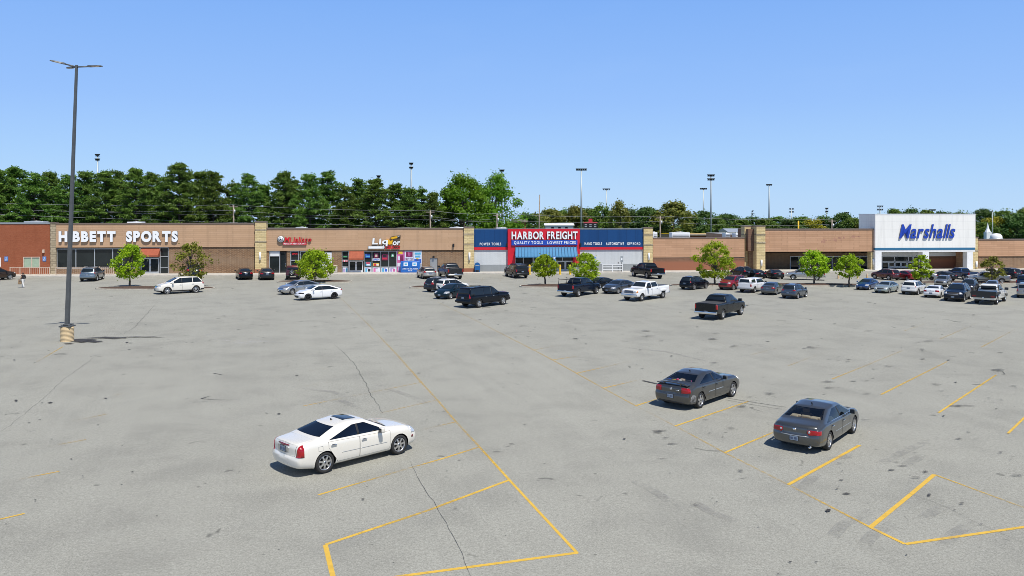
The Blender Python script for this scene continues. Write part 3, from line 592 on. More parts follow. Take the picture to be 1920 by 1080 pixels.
poster(776,790.5,470.5,495,['poster_white',(.1,.12,.9,.28,'p_cyan'),(.15,.35,.85,.5,'p_cyan'),(.05,.62,.95,.95,'p_blue'),(.3,.55,.6,.78,'p_yellow')],.005)
mb=MB(); C.add(mb,806.6,820,484.3,None,.1,.2); o=mb.build('door',M['steel'],C.root); mb=MB(); mb.tube([(C.U(808.5),.06,1.1),(C.U(808.5),.06,1.25)],.04,6); mb.build('handle',M['chrome'],o)
for px,py0,py1 in ((813,480,483.5),(850.3,457,463)): mb=MB(); C.add(mb,px-1.7,px+1.7,py0,py1,-.4 if py0<470 else -.2,-.14 if py0<470 else 0); mb.build('wall_light',M['black'],C.root)
pillar(C,870,888.7,427,-.35,.6,'stone_cream',(439,458),503); sconce(C,880.2,473.5,488,-.35)
r,T,Bx=mksign(521,-.14,458,'red script restaurant sign with a round emblem and a red bar, on tan fascia')
mb=MB(); mb.lathe([(0,0),(.46,0),(.46,.22),(0,.22)],22,'y',0,(.42,-.24,fz(526,448.5,-.14)-r.location.z)); o=mb.build('emblem',M['sign_edge'],r)
zc=fz(526,448.5,-.14)-r.location.z
for (ra,dy,m) in ((.40,-.25,'white_sign'),(.31,-.262,'coping_grey'),(.2,-.274,'white_sign'),(.11,-.286,'black')): mb=MB(); mb.lathe([(0,0),(ra,0),(ra,.01),(0,.01)],20,'y',0,(.42,dy,zc)); mb.build('emblem_ring',M[m],o)
T('Mi Jalisco',534,584,444.5,452.8,.2,['neon_red','sign_edge'],.02,bold=.02,gap=.1,shear=.15,sidemat=1,space=.2); 
mb=MB(); Bx(mb,531,575,454.5,459,.02,.2); o=mb.build('sign_bar',M['p_red'],r); T('MEXICAN RESTAURANT',532.5,573.5,455.4,458.2,.012,['white_sign'],.201,bold=.01,whole=True,name='lettering')
r,T,Bx=mksign(690,-.14,467,'white and red liquor and tobacco sign with yellow bottle and cigarette shape on tan fascia')
T('Liq',698,727,446.5,458,.25,['white_sign','sign_edge'],.02,bold=.03,gap=.08,shear=.1,sidemat=1); T('or',736.5,750,449,459.5,.25,['white_sign','sign_edge'],.02,bold=.03,gap=.08,shear=.1,sidemat=1)
def pol(mb,pts,d0,d1): 
    P=[(fu(a,-.14)-fu(690,-.14),fz(a,b,-.14)-r.location.z) for a,b in pts]
    ar=sum(x0*y1-x1*y0 for (x0,y0),(x1,y1) in zip(P,P[1:]+P[:1]))
    mb.prism(P if ar>0 else P[::-1],-d1,-d0)
mat('sign_yellow',(.78,.42,.01),.4,var=.1)
mb=MB(); pol(mb,[(724.5,449),(731,449.5),(733,453),(735.5,449),(737,449.5),(735,457.5),(731,458.5),(726.5,457.5)],.02,.25); mb.build('bottle_glass',M['sign_yellow'],r)
mb=MB(); pol(mb,[(730.5,447.5),(734,443.5),(751,441),(751,447),(737,448.5)],.02,.25); o=mb.build('bottle',M['black'],r); mb=MB(); pol(mb,[(732,447),(735,444.3),(744,442.8),(746,444.5),(744,446.7),(736.5,447.6)],.251,.27); mb.build('bottle_face',M['sign_yellow'],o); mb=MB(); pol(mb,[(745.5,442.8),(750.3,441.8),(750.3,442.6),(746,443.6)],.251,.27); mb.build('bottle_label',M['white_sign'],o)
mb=MB(); Bx(mb,690.5,721,461,467,.02,.24); o=mb.build('cigarette',M['sign_edge'],r); mb=MB(); Bx(mb,691.2,716.5,461.7,466,.241,.26); mb.build('cigarette_face',M['white_sign'],o)
mb=MB(); pol(mb,[(716.5,461.7),(719.5,459.5),(721.5,463),(720.5,466),(716.5,466)],.262,.28); mb.build('smoke',M['alu_white'],r)
T('TOBACCO',721.5,750,460.3,466.6,.22,['neon_red','sign_edge'],.02,bold=.025,gap=.09,shear=.08,sidemat=1)
# ---- D: tool shop, blue and red
D=Unit('tool_shop','blue and red fronted tool shop with grey walls and blue metal awning','building',889,1224)
shell(D,889.2,1224,430,'panel_grey')
D.part('fascia','panel_blue',[(889.2,952,430,463.4,-.14,.59),(1087.3,1206.3,430.5,463,-.14,.59)])
D.part('red_band','hf_red',[(889.2,952,463.5,468.5,-.15,.55),(1087.3,1206.3,463.1,468,-.15,.55)])
D.part('entrance_portal','hf_red',[(952.1,1087.2,429.3,463.4,-.42,.59),(952.1,966,463.5,497,-.42,.59),(1075,1087.2,463.5,497,-.42,.59)]); D.part('coping','coping_grey',[(889,1206.4,428.6,430.2,-.0,.62)])
D.part('wall_panel','panel_grey',[(889.2,952,468.6,496.5,0,.57),(1087.3,1206.3,468.1,495,0,.57)]); D.part('wall_base','panel_grey_low',[(889.2,963,496.6,None,-.04,.57),(1082,1206.3,495.1,None,-.04,.57)])
window(D,965.5,1000,481,500,.25,(981,),(),.08,'glass_shop','alu_white'); D.part('wall_base','panel_grey_low',[(965.5,1000,500,None,.2,.57)]); window(D,1000.5,1075,481,490,.25,(1013,1032,1055),(),.07,'glass_shop','alu_white'); doorset(D,1000.5,1075,490,.25,5,'alu_white')
# standing seam awning
z1=fz(1024,463.5,-.42); zb=fz(1024,481,-1.9); x0,x1=D.U(967,-.42),D.U(1081,-.42); xa,xb=D.U(966.5,-1.9),D.U(1083,-1.9); mb=MB(); dA=-.43; dB=-1.9
mb.add([(x0,dA,z1),(x1,dA,z1),(xb,dB,zb),(xa,dB,zb),(xa,dB,zb-.12),(xb,dB,zb-.12),(x0,dA,zb-.12),(x1,dA,zb-.12)],[(0,3,2,1),(3,4,5,2),(0,6,4,3),(1,2,5,7),(4,6,7,5)])
for i in range(21):
    t=i/20; p=Vector((lerp(x0,x1,t),dA,z1)); q=Vector((lerp(xa,xb,t),dB,zb)); w=.035
    mb.add([p+Vector((-w,0,.0)),p+Vector((w,0,0)),q+Vector((w,0,0)),q+Vector((-w,0,0)),p+Vector((-w,-.03,.09)),p+Vector((w,-.03,.09)),q+Vector((w,-.03,.09)),q+Vector((-w,-.03,.09))],[(4,7,6,5),(0,4,5,1),(3,2,6,7),(0,3,7,4),(1,5,6,2)],1)
mat('awning_seam',(.03,.12,.24),.5); mb.build('awning',[M['awning_blue'],M['awning_seam']],D.root)
for px in (951,1088.6): mb=MB(); D.add(mb,px-1.5,px+1.5,456,462,-.6 if px>1000 else -.38,-.14); mb.build('wall_light',M['black'],D.root)
pillar(D,1207,1224,428,-.35,.6,'stone_cream',(440,459),500); sconce(D,1216.6,474,487.5,-.35)
r,T,Bx=mksign(958,-.42,459,'big white condensed lettering over a bright blue slogan strip, on the red portal')
T('HARBOR FREIGHT',959,1082.5,434,448.5,.2,['white_sign','sign_edge'],.02,bold=.03,gap=.1,sidemat=1,space=.34)
mb=MB(); Bx(mb,959,1082.5,450.2,459.8,.0,.16); mb.build('slogan_strip',M['hf_blue'],r); T('QUALITY TOOLS',963.5,1017.5,452.2,457.6,.03,['white_sign'],.161,bold=.022,gap=.18,name='letter'); T('LOWEST PRICES',1026,1079,452.2,457.6,.03,['white_sign'],.161,bold=.022,gap=.18)
r,T,Bx=mksign(899,-.14,460,'small white lettering of two words on the blue panel left of the red portal'); T('POWER TOOLS',899.5,939.5,455,460,.03,['white_sign'],.01,bold=.022,gap=.2)
r,T,Bx=mksign(1095,-.14,460,'three small white lettered phrases on the blue panel right of the red portal')
T('HAND TOOLS',1096,1128.5,454.3,459.5,.03,['white_sign'],.01,bold=.022,gap=.2); T('AUTOMOTIVE',1136,1169.5,454.3,459.5,.03,['white_sign'],.01,bold=.022,gap=.2); T('OFF ROAD',1176,1200.5,454.3,459.5,.03,['white_sign'],.01,bold=.022,gap=.2)
# ---- E: low tan unit
E_=Unit('shop_unit','lower blank tan building with no windows between the tool shop and the big tan shop','building',1224,1413)
shell(E_,1224.3,1413,448,'brick_low'); E_.part('fascia','panel_tan2',[(1224.3,1396,446.5,482.5,-.06,.58)]); coping(E_,1224.3,1396,446.5,-.06,'coping',.12); E_.part('brick_front','brick_low',[(1224.3,1396,484,None,0,.57)]); E_.part('shadow_gap','coping',[(1224.3,1396,482.6,484,.06,.57)])
# ---- G: big tan former shop
G=Unit('vacant_shop','tall tan panelled vacant shop with a dark recessed arcade and faint scars of old letters','building',1395,1641)
shell(G,1435,1641,431,'panel_tan2',4.0); pillar(G,1396,1411,425,.6,2.0,'stone_cream',(440,),None); pillar(G,1418.5,1435,425,-1.1,.6,'stone_cream',(440,455),None); sconce(G,1427.3,487,498,-1.1)
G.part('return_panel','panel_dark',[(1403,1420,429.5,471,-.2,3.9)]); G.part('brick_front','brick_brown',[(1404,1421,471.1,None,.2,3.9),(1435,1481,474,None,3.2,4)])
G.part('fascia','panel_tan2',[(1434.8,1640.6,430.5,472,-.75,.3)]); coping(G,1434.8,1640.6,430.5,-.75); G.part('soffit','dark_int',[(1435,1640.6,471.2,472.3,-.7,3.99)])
mb=MB(); zz=fz(1540,430.5,-.75)-.4; mb.box(G.U(1435),G.U(1641),.32,4.0,zz-.3,zz); mb.build('roof',M['roof_grey'],G.root)
window(G,1481,1641,480,None or 507,3.3,(1498,1515,1535,1560,1585,1612,1626),(),.1,'glass_shop','alu_white'); G.part('sign_band','brick_brown',[(1481,1641,474.5,479.8,3.2,4)]); G.part('column','concrete',[(1511,1521,474,None,-.3,.2)]); pillar(G,1633,1641,472.5,-.7,.3,'stone_cream',()); sconce(G,1637,485,496,-.7)
mb=MB(); at_=[]
mat('panel_scar',(.40,.215,.145),.85,var=.2); zl=fz(1585,464,-.75)
mb=MB()
for i in range(16): 
    a=1533+i*5+rnd.uniform(-2,2); G.add(mb,a,a+rnd.uniform(2,6),452-i*.7+rnd.uniform(-3,3),454-i*.7+rnd.uniform(-1,4),-.754,-.751)
mb.build('letter_scars',M['panel_scar'],G.root)
# ---- H: white tower shop
H_=Unit('department_shop','white tower fronted shop with blue stripe, square columns and big blue italic lettering','building',1641,1834)
dT=-1.2; H_.part('tower','panel_white',[(1641.2,1829,402.5,464.5,dT,dT+4.6)]); z=fz(1735,402.5,dT); mb=MB(); mb.box(H_.U(1641.2,dT)-.03,H_.U(1829,dT)+.03,dT-.04,dT+4.64,z,z+.12); mb.build('coping',M['alu_white'],H_.root)
H_.part('stripe','band_blue',[(1641.2,1828.5,464.6,468.6,dT-.04,dT+1)]); H_.part('lintel','white_paint',[(1641.2,1828.5,468.7,472.3,dT,dT+1.0)])
H_.part('column','white_paint',[(1641.2,1653,472.3,None,dT,dT+1.0)]); H_.part('column','white_paint',[(1730,1742,472.3,None,dT,dT+1.0)]); H_.part('column','white_paint',[(1813.5,1824.5,472.3,None,dT,dT+1.0)])
H_.part('soffit','white_paint',[(1641.2,1829,471.6,472.6,dT+1.02,dT+6)]); shell(H_,1641,1834,432,'brick_brown',5.0)
H_.part('header','alu_white',[(1653,1734,473,480,2.2,2.6),(1742,1816,473,480.3,2.2,2.6)]); H_.part('inner_wall','brick_low',[(1742,1834,480.4,None,2.3,5)]); H_.part('inner_pier','panel_tan2',[(1800,1808,473,None,1.2,2.2)])
window(H_,1653,1712,480.5,490.5,2.4,(1677,1703),(),.1,'glass_shop','alu_white'); window(H_,1653,1666,491,506,2.4,(),(),.1,'glass_shop','alu_white'); doorset(H_,1666,1712,491.5,2.45,4,'alu_white'); window(H_,1712,1734,480.5,506,2.4,(1724,),(),.1,'glass_shop','alu_white')
pillar(H_,1824.8,1834,446,-.7,.6,'stone_cream',(470,),None); sconce(H_,1830,490,501,-.7)
r,T,Bx=mksign(1683,dT,450,'big bright blue italic raised lettering on the white tower wall')
mat('sign_grey',(.12,.13,.15),.5)
T('Marshalls',1684.5,1787,420.5,447,.14,['sign_blue','sign_grey'],.05,bold=.016,gap=.08,shear=.22,sidemat=1)
# ---- I: right tan unit
I_=Unit('shop_unit','low tan panelled shop at the right edge, plain brown brick below','building',1834,2100)
shell(I_,1834.3,2100,450,'brick_brown'); I_.part('fascia','panel_tan2',[(1834.5,2100,449.5,480,-.14,.59)]); coping(I_,1834.5,2100,449.5,-.14); I_.part('brick_front','brick_brown',[(1834.5,2100,480.1,None,0,.58)])
# ---- roof plant
def roofunit(px0,px1,py0,py1,d,label,name='roof_unit',m='alu'):
    pm=(px0+px1)/2; z0=fz(pm,py1+6,d); z1=fz(pm,py0,d); w=(fu(px1,d)-fu(px0,d)); t=empty(name,fpt(fu(pm,d),d,z0),FA,label,'air conditioner')
    mb=MB(); h=z1-z0; mb.bbox(-w/2,w/2,-.8,.8,0,h*.93,.04); mb.build('casing',M[m],t); mb=MB(); 
    for k in range(4): mb.box(-w/2+.1,w/2-.1,-.815,-.803,h*(.2+.15*k),h*(.26+.15*k))
    mb.build('grille',M['pole_grey'],t); mb=MB(); mb.lathe([(0,0),(w*.2,0),(w*.2,h*.09),(0,h*.09)],14,'z',0,(0,0,h*.92)); mb.build('fan_cowl',M['steel'],t)
roofunit(50,86,414,419,8,'pale rooftop air unit above the orange brick building'); roofunit(242,269,415,420,7,'beige rooftop unit above the tan sports shop','roof_unit','alu_white'); roofunit(556,576,425,430,8,'grey rooftop unit above the restaurant end of the tan double shop')
roofunit(843,869,425,430,8,'flat pale rooftop unit next to the stone pillar beside the blue shop'); roofunit(930,949,426,430,8,'slim grey rooftop unit above the blue panel of the tool shop')
roofunit(1257,1291,434.5,447,12,'large white rooftop unit on the low tan building','roof_unit','alu_white'); roofunit(1357,1366,436,447,10,'small grey rooftop unit on the low tan building'); roofunit(1376,1385,436,447,9,'white rooftop unit on the low tan building beside the stone pillar','roof_unit','alu_white')
roofunit(1222,1230,434,447,9,'narrow white rooftop box behind the stone pillar of the tool shop','roof_unit','alu_white')
# ================================================================= VEHICLES
def section(S,x):
    L=S['L']; W2=S['W']/2; zt=S['top_f'](x); zs=min(interp(S['belt'],x),zt-.02); zb=interp(S['bot'],x); w=W2*interp(S['plan'],x/L); wr=S['wr']
    hr=S['H']-.06; g=clamp((zt-zs-.06)/max(.2,(hr-zs-.06)))
    g=g**.9; yr=lerp(.88*w,wr,g); crown=lerp(S.get('hcrown',.035),.05,g); zr=max(zt-crown,zs+.006); zt=max(zt,zr+.012)
    # rounded ends
    R=S.get('er',.07); e=min(x,L-x); k=0
    if e<R: k=R-math.sqrt(max(0,R*R-(R-e)**2))
    w-=k; yr-=k; zt-=k; zr-=k; zs=min(zs,zr-.006)-k*.3; zb+=k*.8
    zm=zb+.24
    P=[(0,zb),(w*.55,zb),(w-.16,zb),(w-.09,zb+.015),(w-.035,zb+.07),(w-.012,zb+.16),(w-.002,zm),(w,lerp(zm,zs,.3)),(w-.002,lerp(zm,zs,.55)),(w-.010,lerp(zm,zs,.78)),(w-.022,zs-.045),(w-.040,zs-.012),(w-.062,zs+.004)]
    y0,z0=w-.075,zs+.010
    if zr<z0+.004: zr=z0+.004
    for t in (.06,.3,.55,.8,.92): P.append((lerp(y0,yr,t)+.02*math.sin(PI*t)*g,lerp(z0,zr,t)))
    P+=[(yr-.012*g,lerp(z0,zr,1.0)),(yr-.05,zr+(zt-zr)*.38),(yr-.13,zr+(zt-zr)*.62),(yr*.55,zr+(zt-zr)*.88),(yr*.25,zr+(zt-zr)*.98),(0,zt)]
    return P
def warp(S,v):
    x,y,z=v; L=S['L']; W2=S['W']/2
    f=sstep((x-(L-.75))/.75); r=sstep((.75-x)/.75); q=(abs(y)/W2)
    x-= f*(S['fround']*q**2.6+interp(S['fprof'],z)); x+= r*(S['rround']*q**2.6+interp(S['rprof'],z))
    return (x-L/2,y,z)
def smooth_top(pts,r=.07):
    def f(x):
        if x<=r or x>=pts[-1][0]-r: return interp(pts,x)
        return sum(interp(pts,x+r*d) for d in (-1,-.5,0,.5,1))/5
    return f
def body_bm(S,dx):
    L=S['L']; xs={0,.008,.02,.04,.07,L,L-.008,L-.02,L-.04,L-.07}
    x=.12
    while x<L-.1: xs.add(round(x,3)); x+=dx
    for px,_ in S['top']:
        if .1<px<L-.1: xs|={px-.02,px+.02}
    xs=sorted(xs); bm=bmesh.new(); rings=[]
    for x in xs:
        P=section(S,x); ring=[(x,-y,z) for y,z in P[::-1]]+[(x,y,z) for y,z in P[1:-1]]
        rings.append([bm.verts.new(warp(S,v)) for v in ring])
    n=len(rings[0])
    for a,b in zip(rings,rings[1:]):
        for i in range(n):
            j=(i+1)%n; bm.faces.new((a[i],b[i],b[j],a[j]))
    for x,ring0,flip in ((0,rings[0],True),(L,rings[-1],False)):
        P=section(S,x); ringc=[(x,-y,z) for y,z in P[::-1]]+[(x,y,z) for y,z in P[1:-1]]
        zc=(P[0][1]+P[-1][1])/2; prev=ring0
        for s in (.86,.68,.45,.2):
            cur=[bm.verts.new(warp(S,(x,y*s,zc+(z-zc)*s))) for _,y,z in ringc]
            for i in range(n):
                j=(i+1)%n; q=(prev[i],prev[j],cur[j],cur[i]); bm.faces.new(q[::-1] if flip else q)
            prev=cur
        f=prev if not flip else prev[::-1]; bm.faces.new(f)
    bmesh.ops.recalc_face_normals(bm,faces=bm.faces[:]); 
    for f in bm.faces: f.smooth=True
    bm.normal_update(); return bm
AX={'xz':(0,2),'yz':(1,2),'xy':(0,1)}
def planes_of(poly,pl):
    a,b=AX[pl]; ar=sum(p[0]*q[1]-q[0]*p[1] for p,q in zip(poly,poly[1:]+poly[:1]))
    if ar<0: poly=poly[::-1]
    out=[]
    for p,q in zip(poly,poly[1:]+poly[:1]):
        nx,ny=q[1]-p[1],-(q[0]-p[0]); l=math.hypot(nx,ny)
        if l<1e-6: continue
        co=[0,0,0]; no=[0,0,0]; co[a],co[b]=p; no[a],no[b]=nx/l,ny/l; out.append((Vector(co),Vector(no)))
    return out
def bbox_of(poly,pl,xl):
    a,b=AX[pl]; lo=[-9]*3; hi=[9]*3
    lo[a],hi[a]=min(p[0] for p in poly),max(p[0] for p in poly); lo[b],hi[b]=min(p[1] for p in poly),max(p[1] for p in poly)
    if xl: lo[0],hi[0]=max(lo[0],xl[0]),min(hi[0],xl[1])
    return lo,hi
def inbox(f,lo,hi):
    for k in range(3):
        c=[v.co[k] for v in f.verts]
        if max(c)<lo[k] or min(c)>hi[k]: return False
    return True
def patch(bm,poly,pl,filt=None,off=.004,xl=None,rim=True,grow=0):
    lo,hi=bbox_of(poly,pl,xl)
    src=[f for f in bm.faces if inbox(f,lo,hi) and (filt is None or filt(f.calc_center_median(),f.normal))]
    if not src: return None
    nb=bmesh.new(); vm={}
    for f in src:
        vs=[]
        for v in f.verts:
            if v not in vm:
                nv=nb.verts.new(v.co); nv.normal=v.normal; vm[v]=nv
            vs.append(vm[v])
        nf=nb.faces.new(vs); nf.smooth=True
    # keep source normals by displacing before the cut
    for v,nv in vm.items(): nv.co=v.co+v.normal*off
    pls=planes_of(poly,pl)
    if xl: pls+=[(Vector((xl[0],0,0)),Vector((-1,0,0))),(Vector((xl[1],0,0)),Vector((1,0,0)))]
    for co,no in pls:
        if not nb.faces: break
        bmesh.ops.bisect_plane(nb,geom=nb.verts[:]+nb.edges[:]+nb.faces[:],dist=1e-5,plane_co=co,plane_no=no,clear_outer=True)
    if not nb.faces: nb.free(); return None
    nb.normal_update()
    if rim and off>0:
        be=[e for e in nb.edges if len(e.link_faces)==1]; nrm={v:v.normal.copy() for e in be for v in e.verts}
        r=bmesh.ops.extrude_edge_only(nb,edges=be)
        nv=[g for g in r['geom'] if isinstance(g,bmesh.types.BMVert)]
        for v in nv:
            # nearest source normal
            for e in v.link_edges:
                o=e.other_vert(v)
                if o in nrm: v.co=v.co-nrm[o]*(off+.006); break
        for f in nb.faces:
            if f.normal.length==0: f.normal_update()
    return nb
def cut(bm,poly,pl,filt):
    lo,hi=bbox_of(poly,pl,None)
    pad=[(l-.01,h+.01) for l,h in zip(lo,hi)]; lo=[p[0] for p in pad]; hi=[p[1] for p in pad]
    pls=planes_of(poly,pl)
    for co,no in pls:
        fs=[f for f in bm.faces if inbox(f,lo,hi) and filt(f.calc_center_median(),f.normal)]
        if not fs: return
        es={e for f in fs for e in f.edges}; vs={v for f in fs for v in f.verts}
        bmesh.ops.bisect_plane(bm,geom=list(vs)+list(es)+fs,dist=1e-5,plane_co=co,plane_no=no)
    kill=[]
    for f in bm.faces:
        c=f.calc_center_median()
        if filt(c,f.normal) and all((c-co).dot(no)<1e-4 for co,no in pls): kill.append(f)
    bmesh.ops.delete(bm,geom=kill,context='FACES')
def circ(cx,cz,r,n=20): return [(cx+r*math.cos(2*PI*i/n),cz+r*math.sin(2*PI*i/n)) for i in range(n)]
WHEELS={}
def wheel_meshes(r,w,style,dark):
    k=(r,w,style,dark)
    if k in WHEELS: return WHEELS[k]
    rr=r*style[2]; h=w/2; mb=MB()
    mb.lathe([(rr,-h*.8),(rr+.015,-h),(r*.93,-h),(r-.004,-h*.72),(r,-h*.3),(r,h*.3),(r-.004,h*.72),(r*.93,h),(rr+.015,h),(rr,h*.8)],28,'y',0)
    mb.lathe([(0,-h*.6),(rr+.004,-h*.6),(rr+.004,-h*.2),(0,-h*.2)],20,'y',1)
    tyre=mb.mesh('wheel',[M['rubber'],M['plastic']]); mb=MB()
    mb.lathe([(rr+.002,h*.2),(rr+.002,h*.86),(rr-.015,h*.9),(rr-.03,h*.7),(rr-.03,h*.0)],28,'y',0)
    n,sw=style[0],style[1]
    for i in range(n):
        a=2*PI*i/n+.3; ca,sa=math.cos(a),math.sin(a); r0,r1=rr*.12,rr-.01; w0,w1=sw*1.1,sw*.72; ya,yb=h*.78,h*.66
        P=[]
        for (rad,wd,yy) in ((r0,w0,ya),(r1*.6,w1,ya*.98),(r1,w1*1.25,yb)):
            for s in (-1,1): 
                P.append((rad*ca-s*wd*sa,yy,rad*sa+s*wd*ca)); P.append((rad*ca-s*wd*sa,yy-.05,rad*sa+s*wd*ca))
        mb.add(P,[(0,2,6,4),(4,6,10,8),(0,4,5,1),(4,8,9,5),(2,3,7,6),(6,7,11,10)],0)
    mb.lathe([(0,h*.84),(rr*.2,h*.82),(rr*.24,h*.5)],16,'y',0); mb.lathe([(0,h*.87),(rr*.11,h*.85),(rr*.11,h*.8)],12,'y',1)
    rim=mb.mesh('rim',[M['alloy_dark'] if dark else M['alloy'],M['plastic'] if not dark else M['alloy_dark']])
    WHEELS[k]=(tyre,rim); return WHEELS[k]
STY={'seven':(7,.035,.70),'five':(5,.05,.70),'six':(6,.045,.66),'ten':(10,.024,.70),'truck':(5,.075,.60),'steel':(12,.03,.52)}
DEF=dict(plan=[(0,.92),(.06,.965),(.2,.995),(.5,1),(.8,.99),(.94,.955),(1,.90)],fround=.26,rround=.16,tyre=.325,tw=.215,style='five',dark=False,lod=1,wr=.56,cp=.28,glass='glass_far',cladding=None,doors=4,er=.07)
class Car:
    def __init__(s,name,**k):
        S=dict(DEF); S.update(k); L=S['L']; s.S=S
        S.setdefault('bot',[(0,S.get('zb',.2)+.08),(.7,S.get('zb',.2)),(L-.8,S.get('zb',.2)),(L,S.get('zb',.2)+.04)])
        S.setdefault('fprof',[(.2,.10),(.36,.02),(.5,.0),(.6,.0),(.72,.05),(.95,.14)]); S.setdefault('rprof',[(.2,.12),(.36,.03),(.5,.0),(.62,.0),(.72,.045),(.95,.05),(1.1,.09)])
        S['top_f']=smooth_top(S['top'],S.get('tr',.07)); s.bm=body_bm(S,.055 if S['lod']==0 else .11); s.src=s.bm.copy(); s.src.normal_update()
        s.root=empty(name); s.paints=[]; s.body=None; s.name=name; s.W2=S['W']/2; s.L2=L/2; s.extra=MB(); s.parts=[]
        s.rx,s.fx=S['rw']-L/2,S['rw']+S['wb']-L/2
    # x values in the spec run from the rear bumper; X() gives body coordinates
    def X(s,x): return x-s.L2
    def sil(s,seg,z):
        "x of windscreen / back-glass silhouette at height z"
        x0,x1=seg; z0,z1=s.S['top_f'](x0),s.S['top_f'](x1); return lerp(x0,x1,clamp((z-z0)/(z1-z0),-.3,1.2))
    def obj(s,name,bm_or_mb,mats,parent=None,paint=None):
        if bm_or_mb is None: return None
        if isinstance(bm_or_mb,bmesh.types.BMesh):
            me=bpy.data.meshes.new(name); bm_or_mb.to_mesh(me); bm_or_mb.free()
            for m in mats: me.materials.append(M[m] if m else None)
            o=link(name,me,parent or s.root); reg(o,parent or s.root)
        else: o=bm_or_mb.build(name,[M[m] if m else None for m in mats],parent or s.root)
        for i,m in enumerate(mats):
            if m is None: o.material_slots[i].link='OBJECT'
        return o
    def side(s,sg,nmin=.25): return lambda c,n: c.y*sg>0 and n.y*sg>nmin
    def P(s,name,poly,pl,filt=None,m='plastic',off=.005,xl=None,parent=None,xs=True):
        "conforming panel on the body; polygons in spec x"
        if pl in('xz','xy') and xs: poly=[(a-s.L2,b) for a,b in poly]
        if xl: xl=(xl[0]-s.L2,xl[1]-s.L2)
        b=patch(s.src,poly,pl,filt,off,xl)
        return s.obj(name,b,[m],parent)
    def seam(s,poly,pl,filt,off=.0015):
        if pl in('xz','xy'): poly=[(a-s.L2,b) for a,b in poly]
        return patch(s.src,poly,pl,filt,off,None,False)
    def grow(s,poly,d):
        cx=sum(p[0] for p in poly)/len(poly); cz=sum(p[1] for p in poly)/len(poly); out=[]
        for x,z in poly:
            l=math.hypot(x-cx,z-cz); out.append((x+(x-cx)/l*d*1.35,z+(z-cz)/l*d*1.35))
        return out
    def panel(s,name,poly,pl,filt,gap=.0075):
        "painted panel sitting in a dark shut line"
        a=s.seam(s.grow(poly,gap),pl,filt,.0012); b=patch(s.src,[(x-s.L2,z) for x,z in poly] if pl!='yz' else poly,pl,filt,.0045,None,False)
        if a is None or b is None: return None
        me=bpy.data.meshes.new(name)
        for f in b.faces: f.material_index=0
        tmp=bpy.data.meshes.new('t'); a.to_mesh(tmp); old=set(b.faces); b.from_mesh(tmp)
        for f in b.faces:
            if f not in old: f.material_index=1; f.smooth=True
        a.free(); bpy.data.meshes.remove(tmp); return s.obj(name,b,[None,'int_dark'])
    def finish_body(s,openings=()):
        S=s.S; bm=s.bm; ra=S['tyre']+S.get('archgap',.045)
        for poly,pl,fl in openings: cut(bm,[(a-s.L2,b) for a,b in poly] if pl!='yz' else poly,pl,fl)
        for cx in (s.rx,s.fx):
            for sg in (1,-1): cut(bm,circ(cx,S['tyre'],ra),'xz',lambda c,n,sg=sg: c.y*sg>s.W2*.62)
        for f in bm.faces: f.material_index=0
        bmesh.ops.remove_doubles(bm,verts=bm.verts[:],dist=1e-5)
        # wheel wells, dark
        mb=MB()
        for cx in (s.rx,s.fx):
            for sg in (1,-1):
                y0,y1=sg*s.W2*.45,sg*(s.W2*.93); n=14; vs=[]
                for i in range(n+1):
                    a=-.25+(PI+.5)*i/n; vs+=[(cx+(ra+.004)*math.cos(a),y1,S['tyre']+(ra+.004)*math.sin(a)),(cx+(ra+.004)*math.cos(a),y0,S['tyre']+(ra+.004)*math.sin(a))]
                mb.add(vs,[(2*i,2*i+1,2*i+3,2*i+2) for i in range(n)],1)
                mb.add([v for v in vs[1::2]],[tuple(range(n+1))],1)
        tmp=mb.mesh('t',[]); nf=len(bm.faces); bm.from_mesh(tmp); bpy.data.meshes.remove(tmp); bm.faces.ensure_lookup_table()
        s.body=s.obj('body',bm,[None,'plastic'])
        if S['cladding']:
            for cx in (s.rx,s.fx):
                for sg in (1,-1):
                    nb=patch(s.src,circ(cx,S['tyre'],ra+.07),'xz',s.side(sg,.1),.012)
                    if nb:
                        cut(nb,circ(cx,S['tyre'],ra),'xz',lambda c,n: True); s.obj('wheel_arch',nb,[S['cladding'] if S['cladding']!='paint' else None])
    def wheels(s):
        S=s.S; ty,ri=wheel_meshes(S['tyre'],S['tw'],STY[S['style']],S['dark'])
        for cx in (s.rx,s.fx):
            for sg in (1,-1):
                o=link('wheel',ty,s.root,(cx,sg*(s.W2-S['tw']/2-.025),S['tyre'])); reg(o,s.root)
                if sg<0: o.rotation_euler=(0,0,PI)
                r=link('rim',ri,o); reg(r,o)
    def glasshouse(s):
        S=s.S; g=S['glass']; ws,rg=S['ws'],S['rg']; open_=[]; frame=.055
        zlo=lambda x: interp(S['belt'],x)+S.get('sill',.045); ztop=S['H']-S.get('hd',.135)
        def yz(seg,front):
            x0,x1=seg; z0=S['top_f'](x0)+.03; z1=S['top_f'](x1)-.035
            y0=section(S,x0+(.06 if front else -.06)*-1)[-6][0]-.045; y1=section(S,x1)[-6][0]-.055
            P=[(-y0,z0),(y0,z0),(y1,z1),(-y1,z1)]
            fl=lambda c,n,f=front,a=min(x0,x1)-.35-s.L2,b=max(x0,x1)+.35-s.L2: (n.x>.12 if f else n.x<-.12) and a<c.x<b and abs(n.y)<.75
            return P,'yz',fl
        W=[('windshield',yz(ws,True))]
        if S.get('rearglass',True): W.append(('rear_window',yz(rg,False)))
